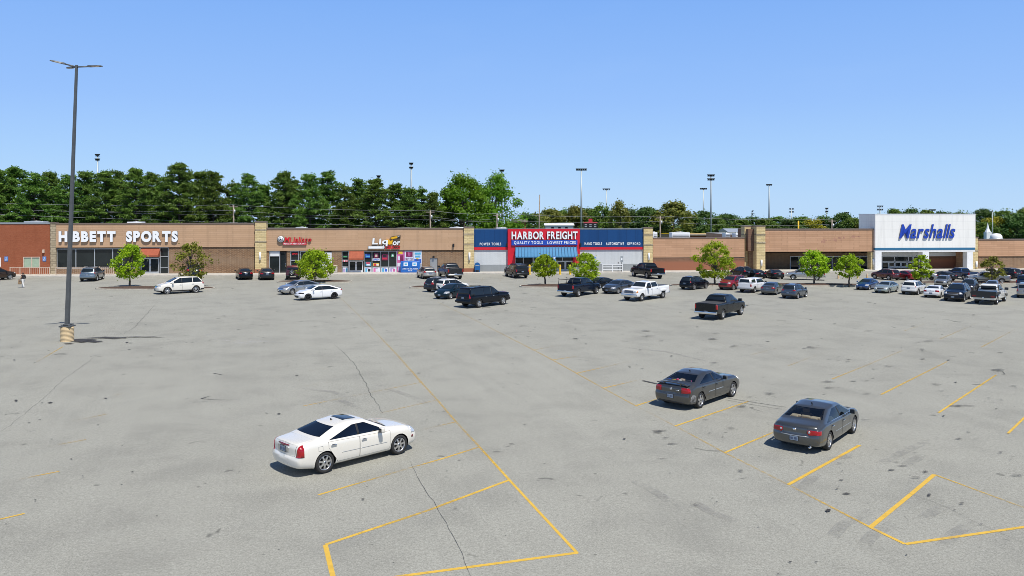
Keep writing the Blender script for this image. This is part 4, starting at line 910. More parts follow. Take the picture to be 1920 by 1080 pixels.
        for sg in (1,-1):
            fl=s.side(sg,.3); xb=S['xb']; fr=lambda z: s.sil(ws,z+.05)-S.get('ap',.15); re=lambda z: s.sil(rg,z+.05)+S['cp'] 
            zm=ztop; a=[(xb+.035,zlo(xb)),(fr(zlo(ws[0]-.3)),zlo(ws[0]-.3)),(fr(zm),zm),(xb+.035,zm)]
            W.append(('side_window',(a,'xz',fl)))
            if S.get('xd'):     # third side window
                xd=S['xd']; W.append(('side_window',([(xd+.03,zlo(xd)),(xb-.035,zlo(xb)),(xb-.035,zm),(xd+.03,zm)],'xz',fl)))
                W.append(('side_window',([(re(zlo(xd)),zlo(xd)),(xd-.03,zlo(xd)),(xd-.03,zm-.01),(re(zm),zm-.01)],'xz',fl)))
            elif S['doors']==4 or S.get('quarter'):
                W.append(('side_window',([(re(zlo(xb-.6)),zlo(xb-.6)),(xb-.035,zlo(xb)),(xb-.035,zm),(re(zm),zm)],'xz',fl)))
        for nm,(poly,pl,fl) in W:
            m=g if nm=='side_window' else S.get('glass_'+nm,g)
            o=s.P(nm,poly,pl,fl,m,off=.004 if S['lod'] else -.004)
            if o is not None and S['lod']==0: open_.append((s.grow(poly,-.004),pl,fl))
            elif o is None: print('no glass',s.name,nm)
        if S.get('blackpillar',True):
            for sg in (1,-1):
                xb=S['xb']; s.P('door_pillar',[(xb-.04,zlo(xb)-.0),(xb+.04,zlo(xb)-.0),(xb+.04,ztop),(xb-.04,ztop)],'xz',s.side(sg,.3),'plastic',.0025)
        return open_
    def doorset(s):
        S=s.S; xb=S['xb']; fxw=S['rw']+S['wb']; zl=interp(S['bot'],S['L']/2)+.10
        for sg in (1,-1):
            fl=s.side(sg,.3); zt=lambda x: interp(S['belt'],x)-.012; xf=fxw-S['tyre']-.16+ (.1 if S['lod']==0 else 0)
            o=s.panel('door',[(xb+.012,zl),(xf-.06,zl),(xf,zl+.12),(xf,zt(xf)),(xb+.012,zt(xb))],'xz',fl)
            s.handle(o,xb+.16,sg)
            if S['doors']==4:
                xr=S.get('xrd',S['rw']+.12); xk=S['rw']+S['tyre']+.12
                o=s.panel('door',[(xk,zl),(xb-.012,zl),(xb-.012,zt(xb)),(xr,zt(xr)),(xr,zl+.48)],'xz',fl)
                s.handle(o,xr+.17,sg)
    def handle(s,o,x,sg):
        if o is None: return
        S=s.S; z=interp(S['belt'],x)-.12; y=s.W2*interp(S['plan'],x/S['L'])-.012; mb=MB(); xx=x-s.L2
        mb.bbox(xx-.10,xx+.10,sg*(y+.018),sg*(y+.048),z-.018,z+.018,.012)
        for d in (-.085,.085): mb.box(xx+d-.012,xx+d+.012,sg*(y-.02),sg*(y+.03),z-.012,z+.012)
        mb.box(xx-.06,xx+.06,sg*(y-.01),sg*(y+.012),z-.026,z+.026,1)
        s.obj('handle',mb,[S.get('handle'),'int_dark'],o)
    def mirrors(s,m=None,size=1.):
        S=s.S; x=S['ws'][0]-.32-s.L2+S.get('mx',0); z=interp(S['belt'],S['ws'][0]-.3)+.07
        for sg in (1,-1):
            y=s.W2-.03; mb=MB(); mb.bbox(x-.06*size,x+.09*size,sg*(y+.05),sg*(y+.05+.2*size),z-.05,z+.11*size+.02,.045); mb.box(x-.02,x+.05,sg*(y-.03),sg*(y+.08),z-.045,z-.012)
            o=s.obj('mirror',mb,[m]); g=MB(); g.box(x-.061*size-.004,x-.058*size,sg*(y+.075),sg*(y+.03+.2*size),z-.03,z+.09*size+.01); s.obj('mirror_glass',g,['glass_far'],o)
    def plate(s,z,rear=True,w=.155):
        x=None; best=None
        for v in s.src.verts:
            if abs(v.co.y)<.2 and abs(v.co.z-z)<.09:
                if best is None or (v.co.x<best if rear else v.co.x>best): best=v.co.x
        d=-1 if rear else 1; mb=MB(); mb.box(best+d*.012,best-d*.03,-w-.02,w+.02,z-.09,z+.09,1); mb.box(best+d*.018,best+d*.0125,-w,w,z-.075,z+.075,0)
        for i in range(6):
            y=-w+.045+i*.044+(.02 if i>2 else 0); mb.box(best+d*.0205,best+d*.0185,y-.012,y+.012,z-.045,z+.04,2)
        s.obj('license_plate',mb,['plate','plastic','plate_ink'])
    def tail(s,y0,y1,z0,z1,depth=.25,m='lens_red',inner=None):
        for sg in (1,-1):
            o=s.P('taillight',[(sg*y0,z0),(sg*y1,z0),(sg*y1,z1),(sg*y0,z1)] if not inner else [(sg*a,b) for a,b in inner],'yz',lambda c,n: n.x<.35 ,m,.010,(-.5,depth))
    def head(s,y0,y1,z0,z1,depth=.35,m='lens_clear',poly=None):
        L=s.S['L']
        for sg in (1,-1): s.P('headlight',[(sg*y0,z0),(sg*y1,z0),(sg*y1,z1),(sg*y0,z1)] if not poly else [(sg*a,b) for a,b in poly],'yz',lambda c,n: n.x>-.35,m,.010,(L-depth,L+.5))
    def front(s,poly,m='plastic',name='grille',off=.006): return s.P(name,poly,'yz',lambda c,n: n.x>.25,m,off,(s.S['L']-.6,s.S['L']+.5))
    def rear(s,poly,m='plastic',name='tailgate',off=.006): return s.P(name,poly,'yz',lambda c,n: n.x<-.25,m,off,(-.5,.7))
    def rear_panel(s,name,poly): return s.panel(name,poly,'yz',lambda c,n: n.x<-.2 and c.x<.7-s.L2)
    def rails(s,x0,x1,m='alu'):
        for sg in (1,-1):
            mb=MB(); pts=[]
            for i in range(7):
                x=lerp(x0,x1,i/6); P=section(s.S,x); pts.append((x-s.L2,sg*(P[-5][0]),P[-5][1]+(.05 if 0<i<6 else .0)))
            mb.tube(pts,.02,6); s.obj('roof_rail',mb,[m])
    def sill(s,m='plastic',h=.13):
        S=s.S; zb=interp(S['bot'],S['L']/2); a,b=S['rw']+S['tyre']+.05,S['rw']+S['wb']-S['tyre']-.05
        for sg in (1,-1): s.P('side_sill',[(a,zb),(b,zb),(b,zb+h),(a,zb+h)],'xz',s.side(sg,.05),m,.012)
    def lowband(s,h,m='plastic'):
        "unpainted lower bumpers front and rear"
        L=s.S['L']
        s.P('rear_bumper',[(-1.1,0),(1.1,0),(1.1,h),(-1.1,h)],'yz',lambda c,n: n.x<.4 ,m,.010,(-.5,s.S['rw']-s.S['tyre']-.1)); s.P('front_bumper',[(-1.1,0),(1.1,0),(1.1,h*.85),(-1.1,h*.85)],'yz',lambda c,n: n.x>-.4,m,.010,(s.S['rw']+s.S['wb']+s.S['tyre']+.1,L+.5))
    def interior(s,seat='seat_dark'):
        S=s.S; xb=S['xb']-s.L2; mb=MB(); zb=.3; b=interp(S['belt'],S['xb'])-.06
        mb.box(S['rg'][0]-s.L2,S['ws'][0]-s.L2,-s.W2+.14,s.W2-.14,zb,zb+.02); mb.box(S['ws'][0]-.55-s.L2,S['ws'][0]-s.L2+.1,-s.W2+.16,s.W2-.16,b-.35,b+.02); mb.box(S['rg'][0]-.05-s.L2,S['rg'][0]+.45-s.L2,-s.W2+.2,s.W2-.2,b-.10,b+.01)
        mb.tube([(xb+.62+.12*math.cos(t)*.5,.38+.19*math.sin(t),b-.02+.19*math.cos(t)) for t in [2*PI*i/12 for i in range(13)]],.016,5)
        s.obj('cabin',mb,['int_dark'])
        for x,ys,w in ((xb-.05,(.38,-.38),.27),(S['rg'][0]+.42-s.L2,(.36,-.36),.33)):
            for y in ys:
                m=MB(); m.bbox(x+.05,x+.55,y-w,y+w,.42,.62,.06); 
                bm=bmesh.new(); bmesh.ops.create_cube(bm,size=1)
                for v in bm.verts: v.co=Vector((x+.06-.16*(v.co.z+.5)+v.co.x*.14,y+v.co.y*w*1.9,.55+(v.co.z+.5)*(b+.08-.55)))
                bmesh.ops.bevel(bm,geom=bm.edges[:],offset=.05,segments=2,affect='EDGES'); m.bm(bm,0,True); bm.free()
                m.bbox(x-.16,x-.06,y-.14,y+.14,b+.09,b+.26,.045); s.obj('seat',m,[seat])
    def box(s,name,x0,x1,y0,y1,z0,z1,m,b=.03,parent=None):
        mb=MB(); mb.bbox(x0-s.L2,x1-s.L2,y0,y1,z0,z1,b); return s.obj(name,mb,[m],parent)
    def basics(s,plate_r=None,plate_f=None,sills=False):
        op=s.glasshouse(); s.finish_body(op); s.doorset(); s.wheels()
        if s.S['lod']==0: s.interior(s.S.get('seat','seat_dark'))
        if plate_r: s.plate(plate_r)
        if plate_f: s.plate(plate_f,False)
    def close(s):
        s.src.free(); return s.root
TYPES={}
def sedan(name,L=4.8,W=1.83,H=1.45,**k):
    q=L/4.8; h=H/1.45
    d=dict(L=L,W=W,H=H,rw=1.02*q,wb=2.78*q,top=[(0,.95*h),(.09,1.07*h),(.42*q,1.10*h),(1.32*q,1.39*h),(2.0*q,1.45*h),(2.72*q,1.40*h),(3.62*q,1.02*h),(4.25*q,.92*h),(4.66*q,.77*h),(L,.64*h)],belt=[(0,.90*h),(1.0*q,.955*h),(3.6*q,.90*h),(4.4*q,.80*h),(L,.60*h)],ws=(3.58*q,2.74*q),rg=(.46*q,1.33*q),wr=.57,xb=2.28*q,tyre=.33)
    d.update(k); return Car(name,**d)
def suv(name,L=4.6,W=1.85,H=1.68,**k):
    q=L/4.6; h=H/1.68
    d=dict(L=L,W=W,H=H,rw=.93*q,wb=2.70*q,zb=.25,top=[(0,1.02*h),(.06,1.10*h),(.42*q,1.57*h),(.62*q,1.63*h),(1.8*q,1.68*h),(2.55*q,1.61*h),(3.42*q,1.14*h),(3.65*q,1.08*h),(4.3*q,.99*h),(4.53*q,.90*h),(L,.80*h)],belt=[(0,1.0*h),(.6*q,1.06*h),(3.3*q,1.0*h),(4.2*q,.92*h),(L,.76*h)],ws=(3.40*q,2.58*q),rg=(.08,.42*q),wr=.60,xb=2.25*q,xd=1.22*q,tyre=.355,tw=.23,cp=.20,cladding='plastic',rround=.14,
      fprof=[(.25,.10),(.4,.02),(.55,.0),(.72,.0),(.85,.04),(1.1,.1)],rprof=[(.25,.08),(.4,.01),(.55,.0),(.68,.0),(.76,.05),(1.0,.06),(1.2,.06)],hd=.12)
    d.update(k); return Car(name,**d)
def pickup(name,L=5.85,W=2.03,H=1.90,bed=1.80,bz=1.34,**k):
    d=dict(L=L,W=W,H=H,rw=1.18,wb=3.7,zb=.42,top=[(0,bz),(bed-.03,bz),(bed+.03,bz+.03),(bed+.16,H-.14),(bed+.36,H-.03),(bed+1.1,H),(bed+1.85,H-.06),(bed+2.62,bz-.02),(bed+2.85,bz-.08),(L-.3,bz-.17),(L-.06,bz-.22),(L,bz-.30)],belt=[(0,bz-.05),(bed+.1,bz-.05),(bed+2.5,bz-.12),(L-.3,bz-.24),(L,bz-.34)],ws=(bed+2.58,bed+1.88),rg=(bed+.04,bed+.16),wr=.68,xb=bed+1.22,cp=.12,tyre=.41,tw=.27,style='truck',plan=[(0,.955),(.03,.97),(.3,.985),(.5,1),(.85,1),(.96,.975),(1,.93)],fround=.15,rround=.04,tr=.03,er=.04,
      fprof=[(.4,.06),(.55,.0),(1.0,.0),(1.15,.03)],rprof=[(.4,.03),(.6,.01),(1.3,.0)],hd=.15,sill=.05,archgap=.07,cladding=None,xrd=bed+.16)
    d.update(k); c=Car(name,**d); c.bed=bed; c.bz=bz; return c
def bedbox(c,m='plastic',cover=False):
    b=c.bed; w=c.W2-.16; fl=lambda p,n: n.z>.4
    if cover: c.P('bed_cover',[(.08,-w-.06),(b-.1,-w-.06),(b-.1,w+.06),(.08,w+.06)],'xy',fl,'bed_vinyl',.02); return []
    mb=MB(); z0,z1=c.bz-.5,c.bz-.03; x0,x1=.1-c.L2,b-.1-c.L2
    mb.quad((x0,-w,z0),(x1,-w,z0),(x1,w,z0),(x0,w,z0)); mb.quad((x0,-w,z0),(x0,w,z0),(x0,w,z1),(x0,-w,z1)); mb.quad((x1,-w,z0),(x1,-w,z1),(x1,w,z1),(x1,w,z0)); mb.quad((x0,-w,z0),(x0,-w,z1),(x1,-w,z1),(x1,-w,z0)); mb.quad((x0,w,z0),(x1,w,z0),(x1,w,z1),(x0,w,z1)); c.obj('bed_liner',mb,[m])
    return [([(.1,-w),(b-.1,-w),(b-.1,w),(.1,w)],'xy',fl)]
mat('bed_vinyl',(.05,.05,.052),.75,var=.2)
def truck_basics(c,cover=False,cap=False,bumper='chrome',liner='plastic'):
    S=c.S; op=c.glasshouse()
    if not cap: op2=bedbox(c,liner,cover)
    else: op2=[]
    c.finish_body(op2+(op if S['lod']==0 else [])); c.doorset(); c.wheels(); w=c.W2; z=.62
    c.box('rear_bumper',-.12,.06,-w*.94,w*.94,z-.13,z+.07,bumper,.04); c.box('front_bumper',S['L']-.12,S['L']+.07,-w*.93,w*.93,.5,.76,bumper if bumper!='chrome' or S.get('chromefront',True) else None,.05)
    for sg in (1,-1): c.P('bed_gap',[(c.bed+.0,.5),(c.bed+.03,.5),(c.bed+.03,c.bz),(c.bed+.0,c.bz)],'xz',c.side(sg,.1),'int_dark',.003)
    mb=MB(); mb.box(.5-c.L2,S['L']-.5-c.L2,-.45,.45,.38,.56); c.obj('chassis',mb,['plastic'])
# ----------------------------------------------------------------- one builder per kind of vehicle
def t_cts():
    c=Car('sedan_car',L=4.83,W=1.80,H=1.44,rw=1.03,wb=2.88,lod=0,tyre=.335,style='seven',zb=.2,
      top=[(0,.96),(.08,1.045),(.70,1.085),(1.58,1.375),(2.1,1.44),(2.68,1.395),(3.42,1.045),(3.6,1.01),(4.3,.935),(4.68,.84),(4.83,.74)],belt=[(0,.90),(.6,.985),(1.6,.955),(3.4,.90),(4.4,.84),(4.83,.70)],
      ws=(3.38,2.70),rg=(.74,1.58),wr=.60,xb=2.30,cp=.60,rround=.15,fround=.24,glass='glass_tint',handle='chrome',rprof=[(.2,.13),(.34,.03),(.5,.0),(.60,.0),(.66,.06),(.95,.05),(1.1,.04)],
      fprof=[(.2,.10),(.36,.02),(.55,.0),(.62,.03),(.72,.06),(.95,.12)])
    c.S['glass_rear_window']='glass_tint'; c.S['seat']='seat_dark'
    c.basics(); c.mirrors()
    c.tail(.64,.95,.64,1.0,.30,inner=[(.66,.64),(.96,.64),(.96,1.06),(.74,1.03)])
    c.rear_panel('trunk_lid',[(-.60,.66),(.60,.66),(.66,1.0),(-.66,1.0)])
    c.P('trunk_lid',[(.10,-.66),(.70,-.62),(.70,.62),(.10,.66)],'xy',lambda a,n:n.z>.5,None,.003)
    c.rear([(-.33,.955),(0,.915),(.33,.955),(.33,.985),(0,.955),(-.33,.985)][0:3]+[(.33,.985),(-.33,.985)],'lens_dark','brake_light',.012)
    c.rear([(-.30,.74),(.30,.74),(.34,.90),(-.34,.90)],'alloy','trim',.009); c.plate(.82)
    c.rear([(.42,.69),(.56,.69),(.56,.71),(.42,.71)],'chrome','badge',.010)
    c.P('sunroof',[(1.98,-.36),(2.48,-.37),(2.48,.37),(1.98,.36)],'xy',lambda a,n:n.z>.6,'glass_far',.006)
    mb=MB(); P=c.X(1.80); mb.prism([(P-.05,1.40),(P+.04,1.40),(P-.03,1.455),(P-.05,1.455)],-.012,.012); c.obj('antenna',mb,['plastic'])
    for sg in (1,-1):
        c.P('side_moulding',[(1.62,.545),(2.28,.535),(2.28,.555),(1.62,.565)],'xz',c.side(sg),'rail_tan' if 0 else 'steel',.006); c.P('side_moulding',[(2.32,.535),(3.38,.525),(3.38,.545),(2.32,.555)],'xz',c.side(sg),'steel',.006)
        c.P('wiper_cowl',[(3.36,sg*.1),(3.5,sg*.1),(3.47,sg*.7),(3.3,sg*.7)],'xy',lambda a,n:n.z>.4,'plastic',.004)
    c.P('fuel_flap',[(.78,.73),(.94,.73),(.94,.88),(.78,.88)],'xz',c.side(-1),'steel',.001); c.panel('fuel_flap',[(.79,.74),(.93,.74),(.93,.87),(.79,.87)],'xz',c.side(-1),.006)
    c.head(.55,.92,.66,.84,.42); c.front([(-.42,.55),(.42,.55),(.48,.78),(-.48,.78)]); c.front([(-.6,.28),(.6,.28),(.6,.4),(-.6,.4)],'plastic','air_intake')
    for sg in (1,-1): c.P('side_marker',[(4.42,.5),(4.5,.5),(4.5,.58),(4.42,.58)],'xz',c.side(sg,.1),'lens_dark',.006)
    return c
def t_charger(lod=0,spoiler=True):
    c=Car('sedan_car',L=5.08,W=1.89,H=1.48,rw=1.08,wb=3.05,lod=lod,tyre=.355,tw=.235,style='five',zb=.21,
      top=[(0,.98),(.08,1.08),(.60,1.12),(1.50,1.41),(2.05,1.48),(2.7,1.44),(3.38,1.11),(3.55,1.07),(4.4,1.0),(4.92,.90),(5.08,.80)],belt=[(0,.92),(.7,1.04),(1.6,1.01),(3.4,.985),(4.5,.92),(5.08,.76)],
      ws=(3.35,2.72),rg=(.64,1.50),wr=.61,xb=2.36,cp=.50,rround=.16,fround=.2,glass='glass_tint' if lod==0 else 'glass_far',rprof=[(.2,.12),(.36,.03),(.5,.0),(.66,.0),(.74,.05),(.95,.04),(1.1,.05)])
    c.S['glass_rear_window']='glass_clear' if lod==0 else 'glass_far'
    c.basics(plate_r=.60); c.mirrors()
    c.tail(.50,.94,.76,.99,.26); c.rear_panel('trunk_lid',[(-.47,.74),(.47,.74),(.5,1.02),(-.5,1.02)]); c.rear([(-.045,.86),(.045,.86),(.045,.95),(-.045,.95)],'alloy','badge',.012); c.rear([(-.40,.86),(-.22,.86),(-.22,.885),(-.40,.885)],'alloy','badge',.012)
    if spoiler:
        mb=MB(); a=[(-.02,1.165),(.22,1.18),(.22,1.20),(.0,1.20)]
        for i in range(8):
            y0,y1=-.78+i*.195,-.78+(i+1)*.195; d=lambda y: -.10*(abs(y)/.78)**3
            vs=[(x-c.L2+.10+.08*(abs(y)/.78)**2,y,z+d(y)) for y in (y0,y1) for x,z in a]; mb.add(vs,[(0,4,5,1),(1,5,6,2),(2,6,7,3),(3,7,4,0)],0,True)
        for y in (-.42,.42): mb.box(.16-c.L2,.26-c.L2,y-.03,y+.03,1.06,1.175)
        c.obj('spoiler',mb,[None])
        c.P('bumper_scrape',[(.22,.33),(.62,.30),(.64,.62),(.36,.70),(.25,.55)],'xz',c.side(-1,.1),'primer',.004)
        r2=random.Random(3)
        for cl in ('white_paint','hf_blue','p_red','p_yellow','p_pink','rail_tan'):   # things lying on the parcel shelf
            mb=MB()
            for i in range(2): x=.86+r2.random()*.25-c.L2; y=r2.uniform(-.5,.5); mb.bbox(x,x+.16,y,y+.2,1.0,1.12+r2.random()*.05,.02)
            c.obj('clutter',mb,[cl])
    for sg in (1,-1): c.P('side_moulding',[(1.75,.62),(2.3,.62),(2.3,.66),(1.75,.66)],'xz',c.side(sg),'coping_grey',.008); c.P('side_moulding',[(2.4,.62),(3.1,.62),(3.1,.66),(2.4,.66)],'xz',c.side(sg),'coping_grey',.008)
    c.head(.5,.92,.74,.90,.35); c.front([(-.46,.58),(.46,.58),(.46,.86),(-.46,.86)]); 
    c.rear([(-.7,.27),(.7,.27),(.6,.38),(-.6,.38)],'plastic','rear_valance',.006)
    mb=MB(); P=c.X(1.72); mb.prism([(P-.06,1.45),(P+.05,1.45),(P-.04,1.50),(P-.06,1.50)],-.015,.015); c.obj('antenna',mb,['plastic'])
    return c
def t_lucerne():
    c=Car('sedan_car',L=5.16,W=1.87,H=1.47,rw=1.15,wb=2.94,lod=0,tyre=.34,style='ten',zb=.2,
      top=[(0,.93),(.09,1.02),(.70,1.075),(1.68,1.40),(2.3,1.47),(2.95,1.42),(3.74,1.05),(3.95,1.01),(4.55,.93),(5.0,.82),(5.16,.70)],belt=[(0,.88),(.8,.97),(1.7,.95),(3.7,.91),(4.6,.84),(5.16,.66)],
      ws=(3.70,2.97),rg=(.72,1.66),wr=.63,xb=2.52,cp=.42,rround=.22,fround=.28,glass='glass_mid',seat='seat_beige',handle='chrome',rprof=[(.2,.12),(.36,.03),(.5,.0),(.62,.0),(.70,.04),(.95,.045),(1.1,.08)])
    c.S['glass_rear_window']='glass_clear'
    c.basics(); c.plate(.53); c.mirrors()
    for sg in (1,-1):
        c.P('taillight',[(sg*.44,.75),(sg*.50,.69),(sg*.98,.70),(sg*.98,.83),(sg*.6,.87),(sg*.46,.86)],'yz',lambda a,n:n.x<.35,'lens_red',.010,(-.5,.36))
        c.P('reversing_lamp',[(sg*(.52+.042*math.cos(t)),.79+.042*math.sin(t)) for t in [PI*i/4 for i in range(8)]],'yz',lambda a,n:n.x<0,'lens_clear',.014,(-.5,.4))
    c.rear_panel('trunk_lid',[(-.40,.62),(.40,.62),(.45,.93),(-.45,.93)]); c.rear([(-.05,.80),(.05,.80),(.065,.845),(.05,.89),(-.05,.89),(-.065,.845)],'chrome','badge',.012)
    c.rear([(-.5,.62),(.5,.62),(.52,.645),(-.52,.645)],'steel','trim',.008)
    mb=MB(); mb.tube([(c.X(.02),-.55,.26),(c.X(.3),-.55,.27)],.038,10); c.obj('exhaust_pipe',mb,['chrome'])
    mb=MB(); P=c.X(1.9); mb.prism([(P-.06,1.44),(P+.05,1.44),(P-.04,1.50),(P-.06,1.50)],-.015,.015); c.obj('antenna',mb,['plastic'])
    for sg in (1,-1):
        c.P('side_moulding',[(1.75,.56),(2.48,.55),(2.48,.575),(1.75,.585)],'xz',c.side(sg),'coping_grey',.006); c.P('side_moulding',[(2.56,.55),(3.55,.54),(3.55,.565),(2.56,.575)],'xz',c.side(sg),'coping_grey',.006)
        z=lambda x: interp(c.S['belt'],x)+.03
        c.P('window_trim',[(1.55,z(1.5)),(3.4,z(3.4)),(3.4,z(3.4)+.018),(1.55,z(1.5)+.018)],'xz',c.side(sg,.2),'chrome',.007)
    c.head(.5,.92,.66,.82,.45); c.front([(-.4,.5),(.4,.5),(.44,.74),(-.44,.74)],'chrome')
    # pale parcel shelf with head restraints in the back window
    mb=MB(); mb.box(.80-c.L2,1.35-c.L2,-.62,.62,1.0,1.02)
    for y in (-.36,0,.36): mb.bbox(1.16-c.L2,1.30-c.L2,y-.17,y+.17,1.02,1.12,.04)
    c.obj('parcel_shelf',mb,['seat_beige']); return c
def t_fusion(): 
    c=sedan('sedan_car',4.84,1.85,1.46,style='seven'); c.basics(plate_r=.85,plate_f=.45); c.mirrors(); c.tail(.52,.95,.80,.97); c.head(.5,.92,.62,.78,.5); c.front([(-.45,.5),(.45,.5),(.5,.72),(-.5,.72)],'chrome'); c.front([(-.5,.24),(.5,.24),(.5,.36),(-.5,.36)],'plastic','air_intake'); return c
def t_corolla(dark=True):
    c=sedan('sedan_car',4.64,1.78,1.46,rw=.98,wb=2.70,style='five',dark=dark); c.basics(plate_r=.84); c.mirrors(); c.tail(.5,.93,.84,.97,.3); c.P('spoiler',[(.03,-.6),(.2,-.62),(.2,.62),(.03,.6)],'xy',lambda a,n:n.z>.5,'plastic' if dark else None,.03)
    c.head(.42,.9,.66,.78,.55,'lens_clear' if not dark else 'alloy_dark'); c.front([(-.5,.28),(.5,.28),(.6,.48),(-.6,.48)]); c.front([(-.42,.64),(.42,.64),(.4,.68),(-.4,.68)],'plastic','grille')
    return c
def t_sedan2():
    c=sedan('sedan_car',4.77,1.82,1.47,style='ten'); c.basics(plate_r=.82,plate_f=.42); c.mirrors(); c.tail(.5,.95,.78,.95); c.head(.46,.92,.64,.78,.42); c.front([(-.48,.58),(.48,.58),(.5,.70),(-.5,.70)],'plastic'); c.front([(-.6,.25),(.6,.25),(.55,.37),(-.55,.37)],'plastic','air_intake'); return c
def t_liftback():
    c=sedan('hatchback_car',4.5,1.76,1.48,rw=.95,wb=2.70,rg=(.12,1.25),top=[(0,.98),(.08,1.08),(.2,1.12),(1.25,1.42),(1.95,1.49),(2.55,1.42),(3.5,.98),(4.05,.86),(4.4,.72),(4.5,.6)],ws=(3.46,2.58),xb=2.2,style='ten',cp=.5); c.basics(plate_r=.72,plate_f=.45); c.mirrors(); c.tail(.52,.92,.85,1.03); c.head(.48,.9,.62,.80,.6); c.front([(-.5,.25),(.5,.25),(.5,.4),(-.5,.4)]); return c
def t_crossover(style='five'):
    c=suv('crossover_car',4.6,1.86,1.69,style=style); c.basics(plate_r=.82); c.mirrors(); c.sill(); c.lowband(.48); c.rails(.8,2.5); c.tail(.66,.96,.92,1.2,.3,inner=[(.62,.94),(.97,.98),(.9,1.42),(.78,1.40),(.76,1.1)][:5]); c.head(.5,.95,.80,.93,.45); c.front([(-.5,.55),(.5,.55),(.55,.86),(-.55,.86)]); return c
def t_edge():
    c=suv('crossover_car',4.72,1.93,1.70,style='seven',tyre=.37,cladding=None,ws=(3.55,2.6),top=[(0,1.02),(.06,1.1),(.5,1.54),(.72,1.64),(1.85,1.70),(2.6,1.64),(3.58,1.14),(3.8,1.08),(4.45,.98),(4.64,.86),(4.72,.74)]); c.basics(plate_r=.8,plate_f=.5); c.mirrors(); c.sill(); c.lowband(.46); c.tail(.62,.97,.92,1.12,.3); c.head(.52,.95,.78,.94,.4); c.front([(-.5,.60),(.5,.60),(.5,.88),(-.5,.88)],'chrome'); return c
def t_small_suv():
    c=suv('crossover_car',4.15,1.78,1.65,style='five',tyre=.335); c.basics(plate_r=.72); c.mirrors(); c.sill(); c.lowband(.45); c.rails(.7,2.2,'plastic'); c.tail(.52,.9,.92,1.05,.25); c.head(.5,.88,.8,.92,.35); c.front([(-.45,.55),(.45,.55),(.5,.84),(-.5,.84)]); return c
def t_mid_suv(chromey=True):
    c=suv('suv_car',4.95,1.97,1.78,style='five',tyre=.385,tw=.245,zb=.28); c.basics(plate_r=.95,plate_f=.52); c.mirrors(); c.sill(); c.lowband(.52); c.rails(.9,2.7); c.tail(.6,1.0,1.0,1.22,.28); c.head(.58,1.0,.82,1.02,.35); c.front([(-.56,.62),(.56,.62),(.58,.98),(-.58,.98)],'plastic'); c.front([(-.56,.78),(.56,.78),(.56,.83),(-.56,.83)],'chrome','grille_bar',.012); c.rear([(-.5,1.0),(.5,1.0),(.5,1.05),(-.5,1.05)],'chrome' ,'trim',.009); return c
def t_suburban():
    c=suv('suv_car',5.65,2.02,1.92,rw=1.28,wb=3.30,style='truck',tyre=.40,tw=.27,zb=.36,cladding=None,top=[(0,1.12),(.05,1.2),(.22,1.78),(.42,1.88),(2.2,1.92),(3.35,1.86),(4.1,1.32),(4.3,1.27),(5.35,1.22),(5.6,1.16),(5.65,1.10)],belt=[(0,1.08),(1,1.14),(4.0,1.12),(5.3,1.09),(5.65,.98)],ws=(4.07,3.38),rg=(.07,.24),xb=2.98,xd=1.95,cp=.16,wr=.72,rround=.08,fround=.12,xrd=1.98,handle='chrome',fprof=[(.36,.08),(.5,.0),(1.05,.0),(1.2,.05)])
    c.basics(plate_r=.95); c.mirrors(); c.tail(.78,1.02,.92,1.30,.18); c.head(.6,1.0,.86,1.06,.25); c.front([(-.58,.72),(.58,.72),(.58,1.04),(-.58,1.04)],'chrome'); c.box('rear_bumper',-.05,.2,-.93,.93,.5,.72,None,.06); c.box('front_bumper',5.4,5.66,-.9,.9,.46,.70,None,.06); c.rails(.7,3.2,'plastic')
    for sg in (1,-1): c.box('running_board',1.75,4.1,sg*.93,sg*1.06,.36,.42,'plastic',.02)
    return c
def t_jeep():
    c=suv('suv_car',4.35,1.82,1.86,rw=.85,wb=2.65,style='five',tyre=.385,tw=.26,zb=.42,top=[(0,1.1),(.03,1.16),(.12,1.76),(.3,1.84),(1.6,1.86),(2.5,1.82),(2.95,1.2),(3.1,1.14),(4.1,1.08),(4.3,.98),(4.35,.9)],belt=[(0,1.08),(2.9,1.08),(4.1,1.0),(4.35,.84)],ws=(2.94,2.55),rg=(.05,.13),xb=2.0,xd=1.1,cp=.12,wr=.72,rround=.03,fround=.05,plan=[(0,.98),(.5,1),(1,.95)],xrd=1.0)
    c.basics(); c.mirrors('plastic'); c.tail(.72,.9,.92,1.15,.06); c.head(.45,.65,.84,1.02,.1); c.front([(-.38,.75),(.38,.75),(.38,1.02),(-.38,1.02)])
    ty,ri=wheel_meshes(.385,.26,STY['five'],False); o=link('spare_wheel',ty,c.root,(-c.L2-.16,.08,1.02)); o.rotation_euler=(0,0,PI/2); reg(o,c.root); r=link('rim',ri,o); reg(r,o)
    mb=MB(); mb.box(-c.L2-.06,-c.L2+.03,-.1,.2,.92,1.12); c.obj('spare_bracket',mb,['plastic']); c.box('rear_bumper',-.14,.06,-.85,.85,.48,.64,'plastic',.03); c.box('front_bumper',4.3,4.46,-.8,.8,.5,.66,'plastic',.03); return c
